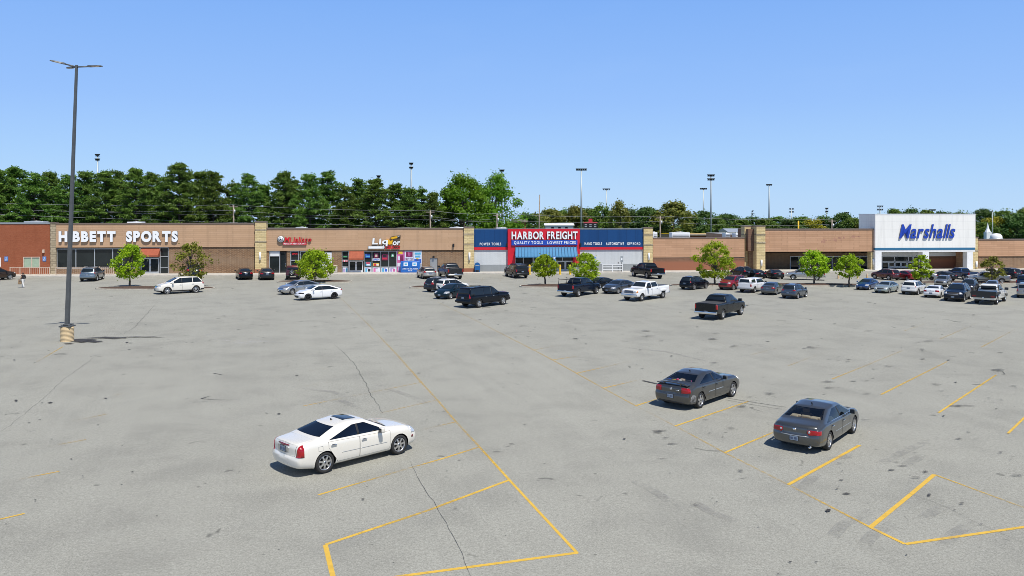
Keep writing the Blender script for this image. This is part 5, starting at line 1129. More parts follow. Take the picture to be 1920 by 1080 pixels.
def t_silverado(cover=True,bumper='chrome',racks=False,dark=False):
    c=pickup('pickup_truck',dark=dark); truck_basics(c,cover,bumper=bumper); c.mirrors('plastic',1.5); c.tail(.84,1.02,.88,1.24,.14); c.head(.62,1.0,.84,1.02,.2); c.front([(-.6,.72),(.6,.72),(.62,1.06),(-.62,1.06)],'plastic')
    c.rear_panel('tailgate',[(-.80,.80),(.80,.80),(.80,1.29),(-.80,1.29)]); c.plate(.66)
    if racks:
        mb=MB(); 
        for x,z in ((.12,1.84),(1.70,1.86)):
            X=x-c.L2
            for sg in (1,-1): mb.tube([(X,sg*.88,1.32),(X,sg*.82,z)],.03,6)
            mb.tube([(X,-.95,z+.06),(X,-.8,z),(X,.8,z),(X,.95,z+.06)],.03,6)
        for sg in (1,-1): mb.tube([(.12-c.L2,sg*.86,1.34),(1.7-c.L2,sg*.86,1.36)],.025,6)
        c.obj('ladder_rack',mb,['plastic'])
    return c
def t_oldpickup():
    c=pickup('pickup_truck',6.25,2.0,1.92,bed=2.12,bz=1.36,rw=1.28,wb=4.0,style='steel',tyre=.39,fround=.05,chromefront=True,blackpillar=False,glass='glass_far',
       top=[(0,1.36),(2.09,1.36),(2.15,1.40),(2.24,1.80),(2.40,1.88),(3.2,1.92),(4.0,1.88),(4.62,1.36),(4.85,1.30),(6.05,1.24),(6.22,1.14),(6.25,1.05)],belt=[(0,1.30),(2.2,1.30),(4.6,1.26),(6.0,1.16),(6.25,1.0)],ws=(4.60,4.03),rg=(2.16,2.25),xb=3.42,xrd=2.32)
    truck_basics(c,False,liner='steel'); c.mirrors('plastic',1.6); c.tail(.86,1.0,.85,1.2,.08); c.head(.56,.88,.92,1.08,.12); c.front([(-.54,.84),(.54,.84),(.54,1.12),(-.54,1.12)],'plastic'); 
    for z in (.9,.98,1.06): c.front([(-.54,z-.012),(.54,z-.012),(.54,z+.012),(-.54,z+.012)],'chrome','grille_bar',.012)
    for sg in (1,-1): c.P('indicator',[(sg*.88,.92),(sg*.99,.92),(sg*.99,1.08),(sg*.88,1.08)],'yz',lambda a,n:n.x>-.3,'lens_amber',.01,(6.0,6.8)); 
    c.plate(.63,False)
    for sg in (1,-1):
        mb=MB(); mb.bbox(.75-c.L2,1.85-c.L2,sg*.96,sg*1.06,.80,1.02,.09); c.obj('rear_fender',mb,[None])
    c.rear_panel('tailgate',[(-.8,.8),(.8,.8),(.8,1.3),(-.8,1.3)]); return c
def t_captruck():
    c=pickup('pickup_truck',5.4,1.9,1.80,bed=1.66,bz=1.22,rw=1.12,wb=3.25,tyre=.385); truck_basics(c,cap=True,bumper='steel'); c.mirrors('plastic',1.2); c.tail(.78,.95,.82,1.12,.12); c.head(.55,.93,.8,.95,.3); c.front([(-.5,.7),(.5,.7),(.5,.98),(-.5,.98)])
    X=c.X; w=.86; mb=MB(); P=[(X(.06),1.2),(X(1.62),1.2),(X(1.60),1.78),(X(.22),1.78)]
    bm=bmesh.new(); vs=[bm.verts.new((x,sg*(w if z<1.5 else w-.16),z)) for sg in (-1,1) for x,z in P]
    for f in ((0,1,2,3),(7,6,5,4),(0,4,5,1),(1,5,6,2),(2,6,7,3),(3,7,4,0)): bm.faces.new([vs[i] for i in f])
    bmesh.ops.recalc_face_normals(bm,faces=bm.faces[:]); bmesh.ops.bevel(bm,geom=bm.edges[:],offset=.05,segments=2,affect='EDGES'); mb.bm(bm,0,True); bm.free(); o=c.obj('canopy',mb,[None])
    mb=MB()
    for sg in (-1,1):
        q=lambda x,z: (X(x),sg*(w-.16*(z-1.2)/.58+.012),z); mb.quad(q(.4,1.36),q(1.45,1.36),q(1.45,1.66),q(.45,1.66))
    c.obj('side_window',mb,['glass_far'],o); mb=MB(); q=lambda y,z: (X(.06+.16*(z-1.2)/.58)-.012,y,z); mb.quad(q(-.66,1.32),q(.66,1.32),q(.58,1.70),q(-.58,1.70)); c.obj('rear_window',mb,['glass_far'],o)
    c.rear_panel('tailgate',[(-.74,.74),(.74,.74),(.74,1.18),(-.74,1.18)]); return c
def t_flatbed():
    c=pickup('pickup_truck',5.9,1.98,1.90,bed=1.95,bz=1.0,rw=1.15,wb=3.7,top=[(0,.9),(1.9,.9),(1.96,1.0),(2.06,1.74),(2.25,1.86),(2.9,1.9),(3.6,1.85),(4.5,1.3),(4.7,1.24),(5.7,1.16),(5.87,1.0),(5.9,.9)],belt=[(0,.86),(1.9,.86),(2.05,1.24),(4.4,1.2),(5.6,1.06),(5.9,.86)],ws=(4.46,3.62),rg=(2.0,2.08),xb=3.2,xrd=2.2)
    op=c.glasshouse(); c.finish_body([]); c.doorset(); c.wheels(); c.mirrors('plastic',1.6); c.head(.6,.98,.84,1.02,.2); c.front([(-.6,.72),(.6,.72),(.62,1.06),(-.62,1.06)])
    X=c.X; mb=MB(); mb.box(X(-.15),X(1.95),-1.08,1.08,.98,1.10); mb.box(X(-.16),X(-.05),-1.08,1.08,.70,1.0)
    for sg in (1,-1): mb.box(X(-.1),X(1.9),sg*1.02,sg*1.08,1.10,1.22); mb.tube([(X(1.9),sg*.95,1.1),(X(1.9),sg*.85,1.95)],.04,6)
    for z in (1.35,1.6,1.95): mb.tube([(X(1.9),-.95+(z-1.1)*.12,z),(X(1.9),.95-(z-1.1)*.12,z)],.03,6)
    mb.box(X(-.14),X(-.06),-1.06,1.06,1.1,1.32); c.obj('flatbed',mb,['plastic'])
    for sg in (1,-1): m2=MB(); m2.box(X(-.175),X(-.155),sg*.62,sg*.95,.78,.92); c.obj('taillight',m2,['lens_dark'])
    mb=MB(); mb.box(X(-.3),X(-.1),-.05,.05,.6,.68); mb.bbox(X(-.36),X(-.26),-.07,.07,.66,.78,.03); c.obj('tow_hitch',mb,['chrome']); c.box('front_bumper',5.75,6.0,-.95,.95,.48,.74,'plastic',.05); return c
# ----------------------------------------------------------------- parked vehicles (photo box on the ground plane -> place and heading)
BUILD=dict(cts=t_cts,charger=lambda:t_charger(0),sedan300=lambda:t_charger(1,False),lucerne=t_lucerne,fusion=t_fusion,corolla=t_corolla,sedan2=t_sedan2,liftback=t_liftback,crossover=t_crossover,edge=t_edge,smallsuv=t_small_suv,midsuv=t_mid_suv,suburban=t_suburban,jeep=t_jeep,silverado=t_silverado,rackram=lambda:t_silverado(False,'chrome',True,False),ram=lambda:t_silverado(False,'chrome'),oldpickup=t_oldpickup,captruck=t_captruck,flatbed=t_flatbed)
DONE={}
def set_paint(o,p):
    for sl in o.material_slots:
        if sl.link=='OBJECT': sl.material=p
    for c in children(o): set_paint(c,p)
def place(kind,box,head,pnt,label,cat,fix=0):
    if kind not in DONE:
        c=BUILD[kind](); root=c.close(); DONE[kind]=(root,c.S,[0])
    root,S,used=DONE[kind]
    o=root if not used[0] else copy_tree(root); used[0]=1
    L,Wd,H=S['L'],S['W'],S['H']; x0,y0,x1,y1=box
    def solve(hd,k):
        h=math.radians(hd); fx,fy=math.cos(h)*k,math.sin(h)*k; X,Y=gnd((x0+x1)/2,y1-3)[:2]
        foot=[(x,y) for x in (S['rw']-L/2,S['rw']+S['wb']-L/2) for y in (.45,-.45)]
        for _ in range(14):
            us=[proj((X+lx*fx-ly*fy,Y+lx*fy+ly*fx,z*k))[0] for lx in (-L/2+.08,L/2-.08) for ly in (-Wd*.47,Wd*.47) for z in (.3,.8)]
            v=max(proj((X+lx*fx-ly*Wd*fy,Y+lx*fy+ly*Wd*fx,0))[1] for lx,ly in foot)
            X+=((x0+x1)-(min(us)+max(us)))/2*Y/F; Y+=(v-y1)*Y*Y/F/HC*.8
        t=min(proj((X+lx*fx-ly*fy,Y+lx*fy+ly*fx,H*k))[1] for lx in (-.4,.3) for ly in (-.55,.55))
        return X,Y,max(us)-min(us),v-t
    k=1.; hd=head
    for _ in range(3):
        X,Y,w,hh=solve(hd,k); k=clamp(k*(y1-y0)/hh,.74,1.0)
        if not fix:
            best=None; va=math.degrees(math.atan2(Y,X))
            for d in range(-20,21,2):
                r=solve(head+d,k)
                if (head+d-va)%180<6 or (head+d-va)%180>174: pen=3
                else: pen=0
                e=abs(r[2]-(x1-x0))+.22*abs(d)+pen
                if best is None or e<best[0]: best=(e,head+d)
            hd=best[1]
    X,Y,w,hh=solve(hd,k)
    print('CAR %-10s %s head %d->%d scale %.2f w %.0f/%.0f h %.0f/%.0f'%(kind,box,head,hd,k,w,x1-x0,hh,y1-y0))
    o.rotation_euler=(0,0,math.radians(hd)); o.scale=(k,k,k)
    o.location=(X,Y,0); tag(o,label,cat); set_paint(o,pnt); return o
white=paint((.72,.72,.69),0,.25,.1); white2=paint((.80,.81,.82),0,.22,.05); pearl=paint((.75,.72,.64),0,.25,.10); gunm=paint((.064,.064,.060),.55,.36,.07); gunb=paint((.080,.084,.083),.6,.34,.03)
black=paint((.004,.006,.010),0,.2,.01); blackd=paint((.008,.010,.012),.0,.25,.02); navy=paint((.006,.014,.032),.3,.2,.02); teal=paint((.006,.022,.035),.3,.2,.04); silver=paint((.50,.51,.52),.8,.3,.06); silver2=paint((.40,.41,.41),.8,.32,.08); tan_=paint((.42,.40,.36),.75,.33,.1)
grey=paint((.11,.12,.13),.75,.32,.08); greyb=paint((.19,.24,.28),.7,.3,.06); slate=paint((.07,.09,.115),.6,.28,.06); dgrey=paint((.022,.024,.027),.4,.28,.04); brown=paint((.055,.035,.025),.4,.3,.1); maroon=paint((.09,.014,.012),.4,.28,.08); red=paint((.30,.008,.016),.3,.24,.05); blue=paint((.012,.06,.20),.5,.24,.04); bluet=paint((.01,.045,.13),.5,.26,.06); seafoam=paint((.40,.47,.46),.6,.3,.05); charc=paint((.035,.038,.043),.6,.28,.04)
V=[
('cts',(508,770,785,887),46.5,pearl,'cream white sedan with tinted windows and tall red tail lights, alone in the near stalls','car'),
('charger',(1226,685,1390,765),50,gunm,'dusty gunmetal sedan with a boot spoiler and scraped rear corner, in the right stalls','car'),
('lucerne',(1447,743,1614,843),51,gunb,'clean dark grey sedan with pale cabin and chrome wheels, nearest car on the right','car'),
('crossover',(-36,500,19,527),62,brown,'dark brown SUV cut off by the left edge, by the brick building','suv',1),
('crossover',(149,498,197,527.5),82,greyb,'blue grey crossover parked nose in beside the railing of the sports shop','suv'),
('midsuv',(340,490,387,523),112,navy,'dark blue SUV half hidden behind the brown leaved tree','suv',1),
('sedan2',(443,501,473,524.5),108,black,'black sedan parked nose in below the brown brick wall by the stone pillar','car'),
('sedan2',(484,501,515,525),106,charc,'dark grey sedan parked nose in right in front of the cream stone pillar','car'),
('jeep',(529,496,572,524),101,maroon,'dark red and black off-roader with a spare wheel on its back, behind the bushy tree','car',1),
('edge',(780,498,819,523),122,tan_,'tan silver crossover parked next to the blue ice freezer','suv'),
('ram',(821,492,868,523),116,charc,'dark grey pickup parked by the stone pillar left of the blue shop','pickup'),
('suburban',(945,493,992,521.5),124,dgrey,'dark grey large SUV parked in front of the tool shop entrance','suv'),
('ram',(1185,490,1243,522.5),128,black,'black pickup parked below the right grey wall of the tool shop','pickup'),
('edge',(287,517,384,552),217,pearl,'white crossover facing left beside the bright green tree island','suv'),
('fusion',(517,524,602,552.5),217,silver,'silver sedan just behind the white sedan with black wheels','car'),
('corolla',(551,532,642,563.5),214,white2,'bright white sedan with black wheels facing left','car'),
('midsuv',(797,518,862,548),46,charc,'dark SUV at the back of the cluster of four, behind the white crossover','suv',1),
('crossover',(813,521,882,549),44,white,'white crossover squeezed between two dark vehicles','suv',1),
('liftback',(812,530,882,561),219,teal,'dark teal sleek car facing left between the white crossover and the big black SUV','car'),
('suburban',(854,534,957,577),44,black,'big glossy black SUV with bright wheels in the middle of the lot','suv'),
('rackram',(1046,519,1126,556.5),46,navy,'dark blue black pickup with a ladder rack over its bed','pickup'),
('corolla',(1100,519,1149,541),222,black,'black sedan just visible behind the pickup with the ladder rack','car',1),
('sedan2',(1127,523,1192,551),224,slate,'blue grey sedan facing left beside the white pickup','car'),
('oldpickup',(1167,525,1253,565),208,white2,'old boxy white crew cab pickup facing left with chrome bumper','pickup'),
('crossover',(1273,516,1331,543.5),42,black,'black crossover parked left of the large leafy tree','suv'),
('smallsuv',(1345,515,1401,544),217,red,'bright red small SUV facing left beside the large tree','suv'),
('captruck',(1383,519,1441,549),50,white2,'white pickup with a white canopy over its bed','pickup'),
('sedan2',(1425,527,1472,553),57,grey,'grey sedan between the white canopy pickup and the small dark crossover','car'),
('smallsuv',(1464,530,1516,560.5),50,slate,'small dark slate crossover at the near end of its row, red tail lights','suv'),
('silverado',(1303,549,1398,599),48,blackd,'black pickup with covered bed and grey bumper, alone in the middle right','pickup'),
('midsuv',(1376,499,1405,520),106,black,'black SUV mostly hidden between the large tree and the red small SUV','suv',1),
('sedan2',(1399,504,1437,522),112,black,'black sedan parked nose in directly before the stone pillars of the vacant shop','car'),
('corolla',(1432,504,1471,523),114,dgrey,'very dark sedan parked nose in, second from the stone pillars of the vacant shop','car'),
('captruck',(1481,501,1540,526),158,silver,'silver white pickup behind the left tree of the pair at the vacant shop','pickup',1),
('midsuv',(1632,503,1690,525.5),132,maroon,'dark maroon SUV in front of the white tower','suv'),
('sedan2',(1684,506,1715,526),100,red,'red sedan beside the maroon SUV, left of the small tree at the white tower','car',1),
('corolla',(1708,508,1752,526),150,silver2,'grey sedan behind the small tree in front of the white tower','car',1),
('fusion',(1748,508,1790,526),118,dgrey,'dark sedan parked under the right opening of the white tower','car'),
('ram',(1772,502,1832,524.5),122,bluet,'dark blue pickup near the right column of the white tower','pickup'),
('ram',(1812,511,1894,532),150,silver2,'grey pickup standing across behind the olive leaved tree at the right','pickup'),
('midsuv',(1868,509,1906,523),110,charc,'dark SUV against the right end brick wall, behind the grey pickup','suv',1),
('sedan2',(1898,508,1940,523),104,brown,'dark brown car cut off by the right edge near the far brick wall','car',1),
('captruck',(1893,514,1960,541),48,bluet,'blue pickup cut off by the right edge behind the tan SUV','pickup',1),
('liftback',(1603,521,1649,544),214,blue,'vivid blue car facing left at the left end of the right row','car'),
('sedan2',(1637,526,1687,550),214,seafoam,'pale silver green sedan facing left next to the vivid blue car','car'),
('crossover',(1689,524,1738,553),56,white,'white crossover with its back towards us in the right row','suv'),
('smallsuv',(1750,519,1786,538),232,silver2,'silver grey small SUV behind the white sedan in the right row','suv'),
('sedan300',(1731,533,1778,558.5),54,white2,'bright white large sedan with its back towards us in the right row','car'),
('midsuv',(1799,522,1834,549),232,dgrey,'dark grey SUV behind the dark blue SUV in the right row','suv',1),
('midsuv',(1768,530,1822,565.5),233,navy,'dark blue SUV facing the camera with chrome grille in the right row','suv'),
('sedan2',(1842,527,1882,546),54,silver,'pale silver car whose roof shows behind the flatbed truck','car',1),
('flatbed',(1825,530,1888,571),59,white,'white cab truck with a black flatbed','pickup'),
('suburban',(1897,528,1952,559),55,tan_,'tan silver SUV cut off by the right edge next to the flatbed truck','suv',1),
]
for v in V: place(*v)
# ================================================================= TREES
def leaf_mesh(name,P,Nrm,size,aspect,m,seed,jit=.7):
    r=np.random.default_rng(seed); n=len(P); P=np.asarray(P,float); Nrm=np.asarray(Nrm,float)
    Nn=Nrm+r.normal(0,jit,(n,3)); Nn/=np.linalg.norm(Nn,axis=1)[:,None]+1e-9
    T=np.cross(Nn,r.normal(0,1,(n,3))); T/=np.linalg.norm(T,axis=1)[:,None]+1e-9; B=np.cross(Nn,T)
    s=size*r.uniform(.6,1.3,(n,1)); a=T*s*.5; b=B*s*.5*aspect
    V=np.empty((n,4,3)); V[:,0]=P-a; V[:,1]=P+b*.9; V[:,2]=P+a; V[:,3]=P-b*.9
    me=bpy.data.meshes.new(name); me.vertices.add(n*4); me.vertices.foreach_set('co',V.reshape(-1).astype(np.float32))
    me.loops.add(n*4); me.loops.foreach_set('vertex_index',np.arange(n*4,dtype=np.int32)); me.polygons.add(n)
    me.polygons.foreach_set('loop_start',np.arange(0,n*4,4,dtype=np.int32)); me.polygons.foreach_set('loop_total',np.full(n,4,dtype=np.int32))
    me.materials.append(M[m]); me.update(); me.validate(); return me
def limb(mb,p,q,r0,r1,rg,sag=0.0,n=5):
    pts=[]
    for i in range(n+1):
        t=i/n; v=p.lerp(q,t)+Vector((rg.uniform(-1,1),rg.uniform(-1,1),rg.uniform(-.5,.5)))*(q-p).length*.035*(0<i<n); v.z+=sag*math.sin(PI*t); pts.append(v)
    mb.tube(pts,[lerp(r0,r1,i/n) for i in range(n+1)],6)
def broadleaf(Hh,R,clear,m,seed,nleaf,leaf,nclump=40,shape=1.,bark='bark',cl_r=.28,flat=.8,trunk_r=None,skip=.0):
    "crown of leaf clumps round the ends of real limbs; returns (trunk mesh, crown mesh)"
    rg=random.Random(seed); r=np.random.default_rng(seed); tr=trunk_r or Hh*.018; mb=MB(); zc=Hh*clear
    top=Vector((rg.uniform(-.05,.05)*R,rg.uniform(-.05,.05)*R,Hh*.9)); limb(mb,Vector((0,0,-.1)),Vector((top.x*.3,top.y*.3,zc)),tr*1.15,tr*.85,rg); limb(mb,Vector((top.x*.3,top.y*.3,zc)),top,tr*.85,tr*.15,rg,0,7)
    C=[]
    for i in range(nclump):
        t=(i+.5)/nclump; ph=i*2.39996+rg.uniform(-.5,.5); zz=rg.random()**shape
        z=lerp(zc+.02*Hh,Hh*.96,zz); w=math.sin(PI*min(1,max(.02,(zz*.86+.10))))**.6*(1 if zz<.5 else lerp(1,.75,(zz-.5)*2)); rad=R*w*lerp(.45,1.02,rg.random()**.6)*rg.uniform(.8,1.08)
        C.append(Vector((rad*math.cos(ph)+top.x*zz,rad*math.sin(ph)+top.y*zz,z)))
    for i,c in enumerate(C):
        if i%2==0:
            b=Vector((top.x*.3,top.y*.3,lerp(zc*.95,c.z,.55))); limb(mb,b,c,tr*.4,tr*.08,rg,0,4)
    tm=mb.mesh('trunk',M[bark]); per=max(3,nleaf//nclump); P=[];N=[]
    for c in C:
        rr=R*cl_r*rg.uniform(.7,1.35); k=int(per*rg.uniform(.6,1.4)); d=r.normal(0,1,(k,3)); d/=np.linalg.norm(d,axis=1)[:,None]; q=d*(r.uniform(.1,1,(k,1))**.6)*rr*np.where(r.random((k,1))<.12,1.7,1.)*np.array([1,1,flat]); P.append(q+np.array(c)); N.append(d+np.array([0,0,.5]))
    return tm,leaf_mesh('crown',np.concatenate(P),np.concatenate(N),leaf,.75,m,seed)
def pine(Hh,R,seed,m='leaf_pine',dens=1.):
    rg=random.Random(seed); r=np.random.default_rng(seed); mb=MB(); lean=Vector((rg.uniform(-.4,.4),rg.uniform(-.4,.4),0))
    pts=[Vector((0,0,-.2))+lean*0]+[Vector((0,0,Hh*t))+lean*t for t in (.25,.5,.75,1)]; mb.tube(pts,[.24,.2,.15,.09,.02],7)
    P=[];N=[]; z=1.6
    while z<Hh-.2:
        t=z/Hh; prof=(min(1,.62+t*1.5) if t<.3 else (1.08-.95*((t-.3)/.7)**1.0)); nb=rg.randint(4,6); a0=rg.uniform(0,6.28)
        for k in range(nb):
            if rg.random()<.16: continue
            a=a0+2*PI*k/nb+rg.uniform(-.4,.4); ln=max(.35,R*prof*rg.uniform(.62,1.18)); b=Vector((lean.x*t,lean.y*t,z)); up=lerp(.05,.75,t)*ln*rg.uniform(.5,1.2)
            e=b+Vector((math.cos(a)*ln,math.sin(a)*ln,up)); limb(mb,b,e,.05+.02*ln*.3,.012,rg,-.05*ln,3)
            for j in range(int(3+ln*1.7)):
                s=rg.uniform(.3,1.05); c=b.lerp(e,s)+Vector((rg.uniform(-.3,.3),rg.uniform(-.3,.3),rg.uniform(-.05,.25))); q=int(26*dens); rr=rg.uniform(.38,.72)
                d=r.normal(0,1,(q,3)); d[:,2]=np.abs(d[:,2])*.75-.1; d/=np.linalg.norm(d,axis=1)[:,None]; P.append(d*rr*r.uniform(.25,1,(q,1))*np.array([1,1,.75])+np.array(c)); N.append(np.cross(d,r.normal(0,1,(q,3))))
        z+=rg.uniform(.45,.75)
    for j in range(8): c=np.array([lean.x,lean.y,Hh-.1*j]); d=r.normal(0,1,(8,3))*.25; P.append(d+c); N.append(d)
    return mb.mesh('trunk',M['bark_pine']),leaf_mesh('crown',np.concatenate(P),np.concatenate(N),.58,.26,m,seed,.5)
def plant(name,meshes,loc,sc,rz,label,cat='tree',group=None):
    t=empty(name,loc,rz,label,cat,group); t.scale=sc if hasattr(sc,'__len__') else (sc,)*3
    for nm,me in zip(('trunk','crown'),meshes): reg(link(nm,me,t),t)
    return t
# young trees on the lot islands, each built for its own shape
YT=[(243,539,459.5,76,'leaf_young',.20,4200,46,'bright green rounded young tree standing on the island left of the white crossover'),
(358,539,457,84,'leaf_brown',.16,2300,40,'sparse olive brown young tree behind the white crossover'),
(590,530,472,92,'leaf_young',.10,5200,52,'wide bushy bright green tree behind the silver sedan, in front of the restaurant'),
(1022,536,480,64,'leaf_young',.30,3000,34,'spreading young green tree with a bare trunk on the island before the tool shop entrance'),
(1097,535,477,76,'leaf_young',.12,3600,40,'bushy green young tree behind the black pickup with ladder rack'),
(1340,535,455,92,'leaf_young',.16,4600,46,'tallest lot tree, leafy with a pointed tip, beside the black crossover'),
(1527,535,473,74,'leaf_young',.26,3600,40,'round green tree, left one of the pair before the vacant shop'),
(1592,538,480,68,'leaf_young',.28,3200,38,'round green tree, right one of the pair before the vacant shop'),
(1726,533,480,52,'leaf_young',.16,2500,30,'small loose green tree in front of the white tower columns'),
(1860,533,483,54,'leaf_brown',.18,1500,28,'thin olive leaved tree at the right end of the lot')]
for i,(px,yb,yt,w,m,cl,nl,nc,lab) in enumerate(YT):
    p=gnd(px,yb); Hh=(yb-yt)*p.y/F; R=w/2*p.y/F*.80
    plant('young_tree',broadleaf(Hh,R,cl,m,100+i,int(nl*1.0),.23,int(nc*1.7),.9,'bark',.21,.8,.07+.008*Hh),(p.x,p.y,.12),1,rnd.uniform(0,6),lab)
# the row of pines behind the left shops
PV=[pine(14.5,4.0,300+i) for i in range(5)]+[pine(12,2.7,320+i) for i in range(2)]
PN=[(-40,330,150,0),(-4,326,142,3),(28,318,147,1),(62,323,141,2),(98,326,152,4),(130,331,143,0),(163,325,149,3),(196,331,142,1),(222,324,148,2),(256,325,141,4),(284,330,151,0),(312,335,144,5),(336,317,142,1),(372,330,153,3),(402,320,143,2),(436,343,150,5),(466,335,144,0),(498,345,150,6),(528,327,143,4),(552,340,152,1),(580,331,142,3),(614,333,148,0),(648,351,143,5),(676,340,150,2),(706,338,143,1),(738,342,149,4),(764,357,143,6),(790,357,147,5),(814,364,144,6),(840,368,150,5)]
ORD=['first','second','third','fourth','fifth','sixth','seventh','eighth','ninth','tenth','eleventh','twelfth','thirteenth','fourteenth','fifteenth','sixteenth','seventeenth','eighteenth','nineteenth','twentieth']
BEH=[(94,'brick building'),(285,'sports shop letters'),(480,'right half of the sports shop'),(655,'restaurant sign'),(1000,'liquor shop sign')]
cnt={}
for i,(px,ty,Y,v) in enumerate(PN):
    zg=0; h=HC+(YH-ty)*Y/F-zg; base=14.5 if v<5 else 12; s=h/base*rnd.uniform(.96,1.05); wd=rnd.uniform(.98,1.3)
    b=next(t for q,t in BEH if px<q); cnt[b]=cnt.get(b,0)+1; how=rnd.choice(['Tall','Dark','Shaggy','Dense']) ; size='tall' if ty<333 else 'shorter'
    plant('pine_tree',PV[v],((px-960)/F*Y,Y,zg-.05),(s*wd,s*wd,s),rnd.uniform(0,6.28),'%s pine behind the %s, %s from the left there'%(size,b,ORD[cnt[b]-1]),'tree','pines in the row behind the left shops')
# two big maples, a pinkish flowering tree and the wood beyond the ball field
MP=[broadleaf(15.5,5.2,.10,'leaf_maple',400,15000,.42,70,.85,'bark',.24,.9),broadleaf(15.5,5.6,.08,'leaf_maple',401,15000,.42,74,.85,'bark',.23,.9)]
for px,ty,Y,v,lab in ((868,327,150,0,'large yellow green leafy tree behind the stone pillar left of the blue shop'),(925,325,156,1,'large fresh green leafy tree above the blue panel of the tool shop')):
    h=HC+(YH-ty)*Y/F; plant('maple_tree',MP[v],((px-960)/F*Y,Y,-.1),h/15.5,v*2.1,lab)
mat('blossom',(.34,.22,.22),.7,var=.3,scale=2)
p=at(332,405,146); plant('flowering_tree',broadleaf(9,4,.2,'blossom',410,2500,.3,36),(p.x,p.y,-.1),(1,1,.88),0,'pinkish brown flowering tree showing low between the pines above the sports shop')
FV={'far':[broadleaf(10,4.2,.05,'leaf_far',500+i,6500,.5,48,.9,'bark',.27) for i in range(3)],'olive':[broadleaf(10,4.0,.05,'leaf_olive',510+i,6500,.5,46,1.0,'bark',.27) for i in range(2)],'dark':[broadleaf(10,4.4,.05,'leaf_dark',520+i,6500,.5,48,.9,'bark',.28) for i in range(3)],'yellow':[broadleaf(10,4.6,.05,'leaf_yellow',530,6500,.5,46,1.0,'bark',.28)]}
FT=[(988,402,235,'dark',60),(1004,400,250,'olive',62),(1030,394,262,'olive',66),(1058,395,270,'far',60),(1080,389,255,'olive',56),(1102,392,265,'far',54),(1126,387,250,'far',52),(1146,394,268,'olive',50),(1164,380,240,'olive',48),(1186,394,262,'dark',52),(1216,391,244,'dark',66),(1240,400,262,'far',48),(1262,381,238,'olive',84),(1296,404,262,'dark',52),(1318,397,270,'dark',60),(1346,407,255,'far',48),(1366,403,272,'dark',60),(1392,411,262,'far',48),(1414,408,275,'dark',56),(1436,411,262,'far',46),(1458,407,278,'far',54),(1478,412,262,'dark',46),(1500,408,280,'far',56),(1526,411,270,'yellow',46),(1548,407,284,'dark',52),(1578,401,276,'dark',50),(1600,409,268,'far',46),(1626,410,262,'olive',48),(1650,406,280,'far',50),
(1676,393,262,'far',46),(1706,394,270,'dark',54),(1738,396,276,'far',50),(1768,398,270,'dark',50),(1800,399,276,'far',56),(1842,394,255,'dark',52),(1868,408,236,'yellow',60),(1884,396,262,'far',60),(1908,402,232,'dark',66),(1932,390,250,'far',70),(1968,394,250,'dark',80),(1850,418,228,'far',46)]
KN={'far':'mid green','olive':'olive green','dark':'deep green','yellow':'yellow green'}
REF=[(1050,'red field shelter'),(1150,'scoreboard'),(1230,'right blue panel of the tool shop'),(1400,'low tan building'),(1660,'vacant tan shop'),(1830,'white tower'),(3000,'right end shop')]
cnt={}
for i,(px,ty,Y,k,w) in enumerate(FT):
    zg=-.1-max(0,Y-150)*.0135; h=HC+(YH-ty)*Y/F-zg; me=FV[k][i%len(FV[k])]; sx=w*Y/F/8.6*1.12; b=next(t for q,t in REF if px<q); cnt[(b,k)]=cnt.get((b,k),0)+1
    plant('broadleaf_tree',me,((px-960)/F*Y,Y,zg),(sx,sx,h/9.9),rnd.uniform(0,6.28),'%s tree beyond the %s, %s from the left'%(KN[k],b,ORD[cnt[(b,k)]-1]),'tree','distant trees beyond the shops')
# ================================================================= STREET FURNITURE, PERSON, BACKGROUND
# lamp post with three heads on a ribbed concrete foot
b=gnd(126,640); L_=empty('lamp_post',(b.x,b.y,0),0,'tall grey lamp post with three flat heads on a ribbed concrete base','lamp post')
prof=[(0,0)]; 
for i in range(11): z=i*.082; prof+=[(.382,z),(.396,z+.014),(.40,z+.04),(.396,z+.066),(.382,z+.08)]
prof+=[(.38,.905),(.36,.93),(0,.93)]; mb=MB(); mb.lathe(prof,26); mb.build('base',M['concrete_base'],L_)
mb=MB(); mb.bbox(-.36,.36,-.36,.36,.93,1.02,.02); 
for sx_ in (-1,1):
    for sy_ in (-1,1): mb.lathe([(.04,1.02),(.04,1.12),(0,1.12)],8,'z',0,(sx_*.24,sy_*.24,0))
mb.bbox(-.2,.2,-.2,.2,1.02,1.12,.03); mb.build('base_plate',M['pole_grey'],L_)
top=Vector((.60,0,17.55)); mb=MB(); n=10
for (a,za,ra),(c,zc_,rc) in (((Vector((0,0,1.1)),1.1,.115),(top,17.5,.065)),):
    vs=[];fs=[]
    for (p,r_) in ((a,ra),(c,rc)):
        vs+=[p+Vector((sx_*r_,sy_*r_,0)) for sx_,sy_ in ((-1,-1),(1,-1),(1,1),(-1,1))]
    mb.add(vs,[(0,1,5,4),(1,2,6,5),(2,3,7,6),(3,0,4,7),(4,5,6,7)])
mb.build('pole',M['pole_grey'],L_)
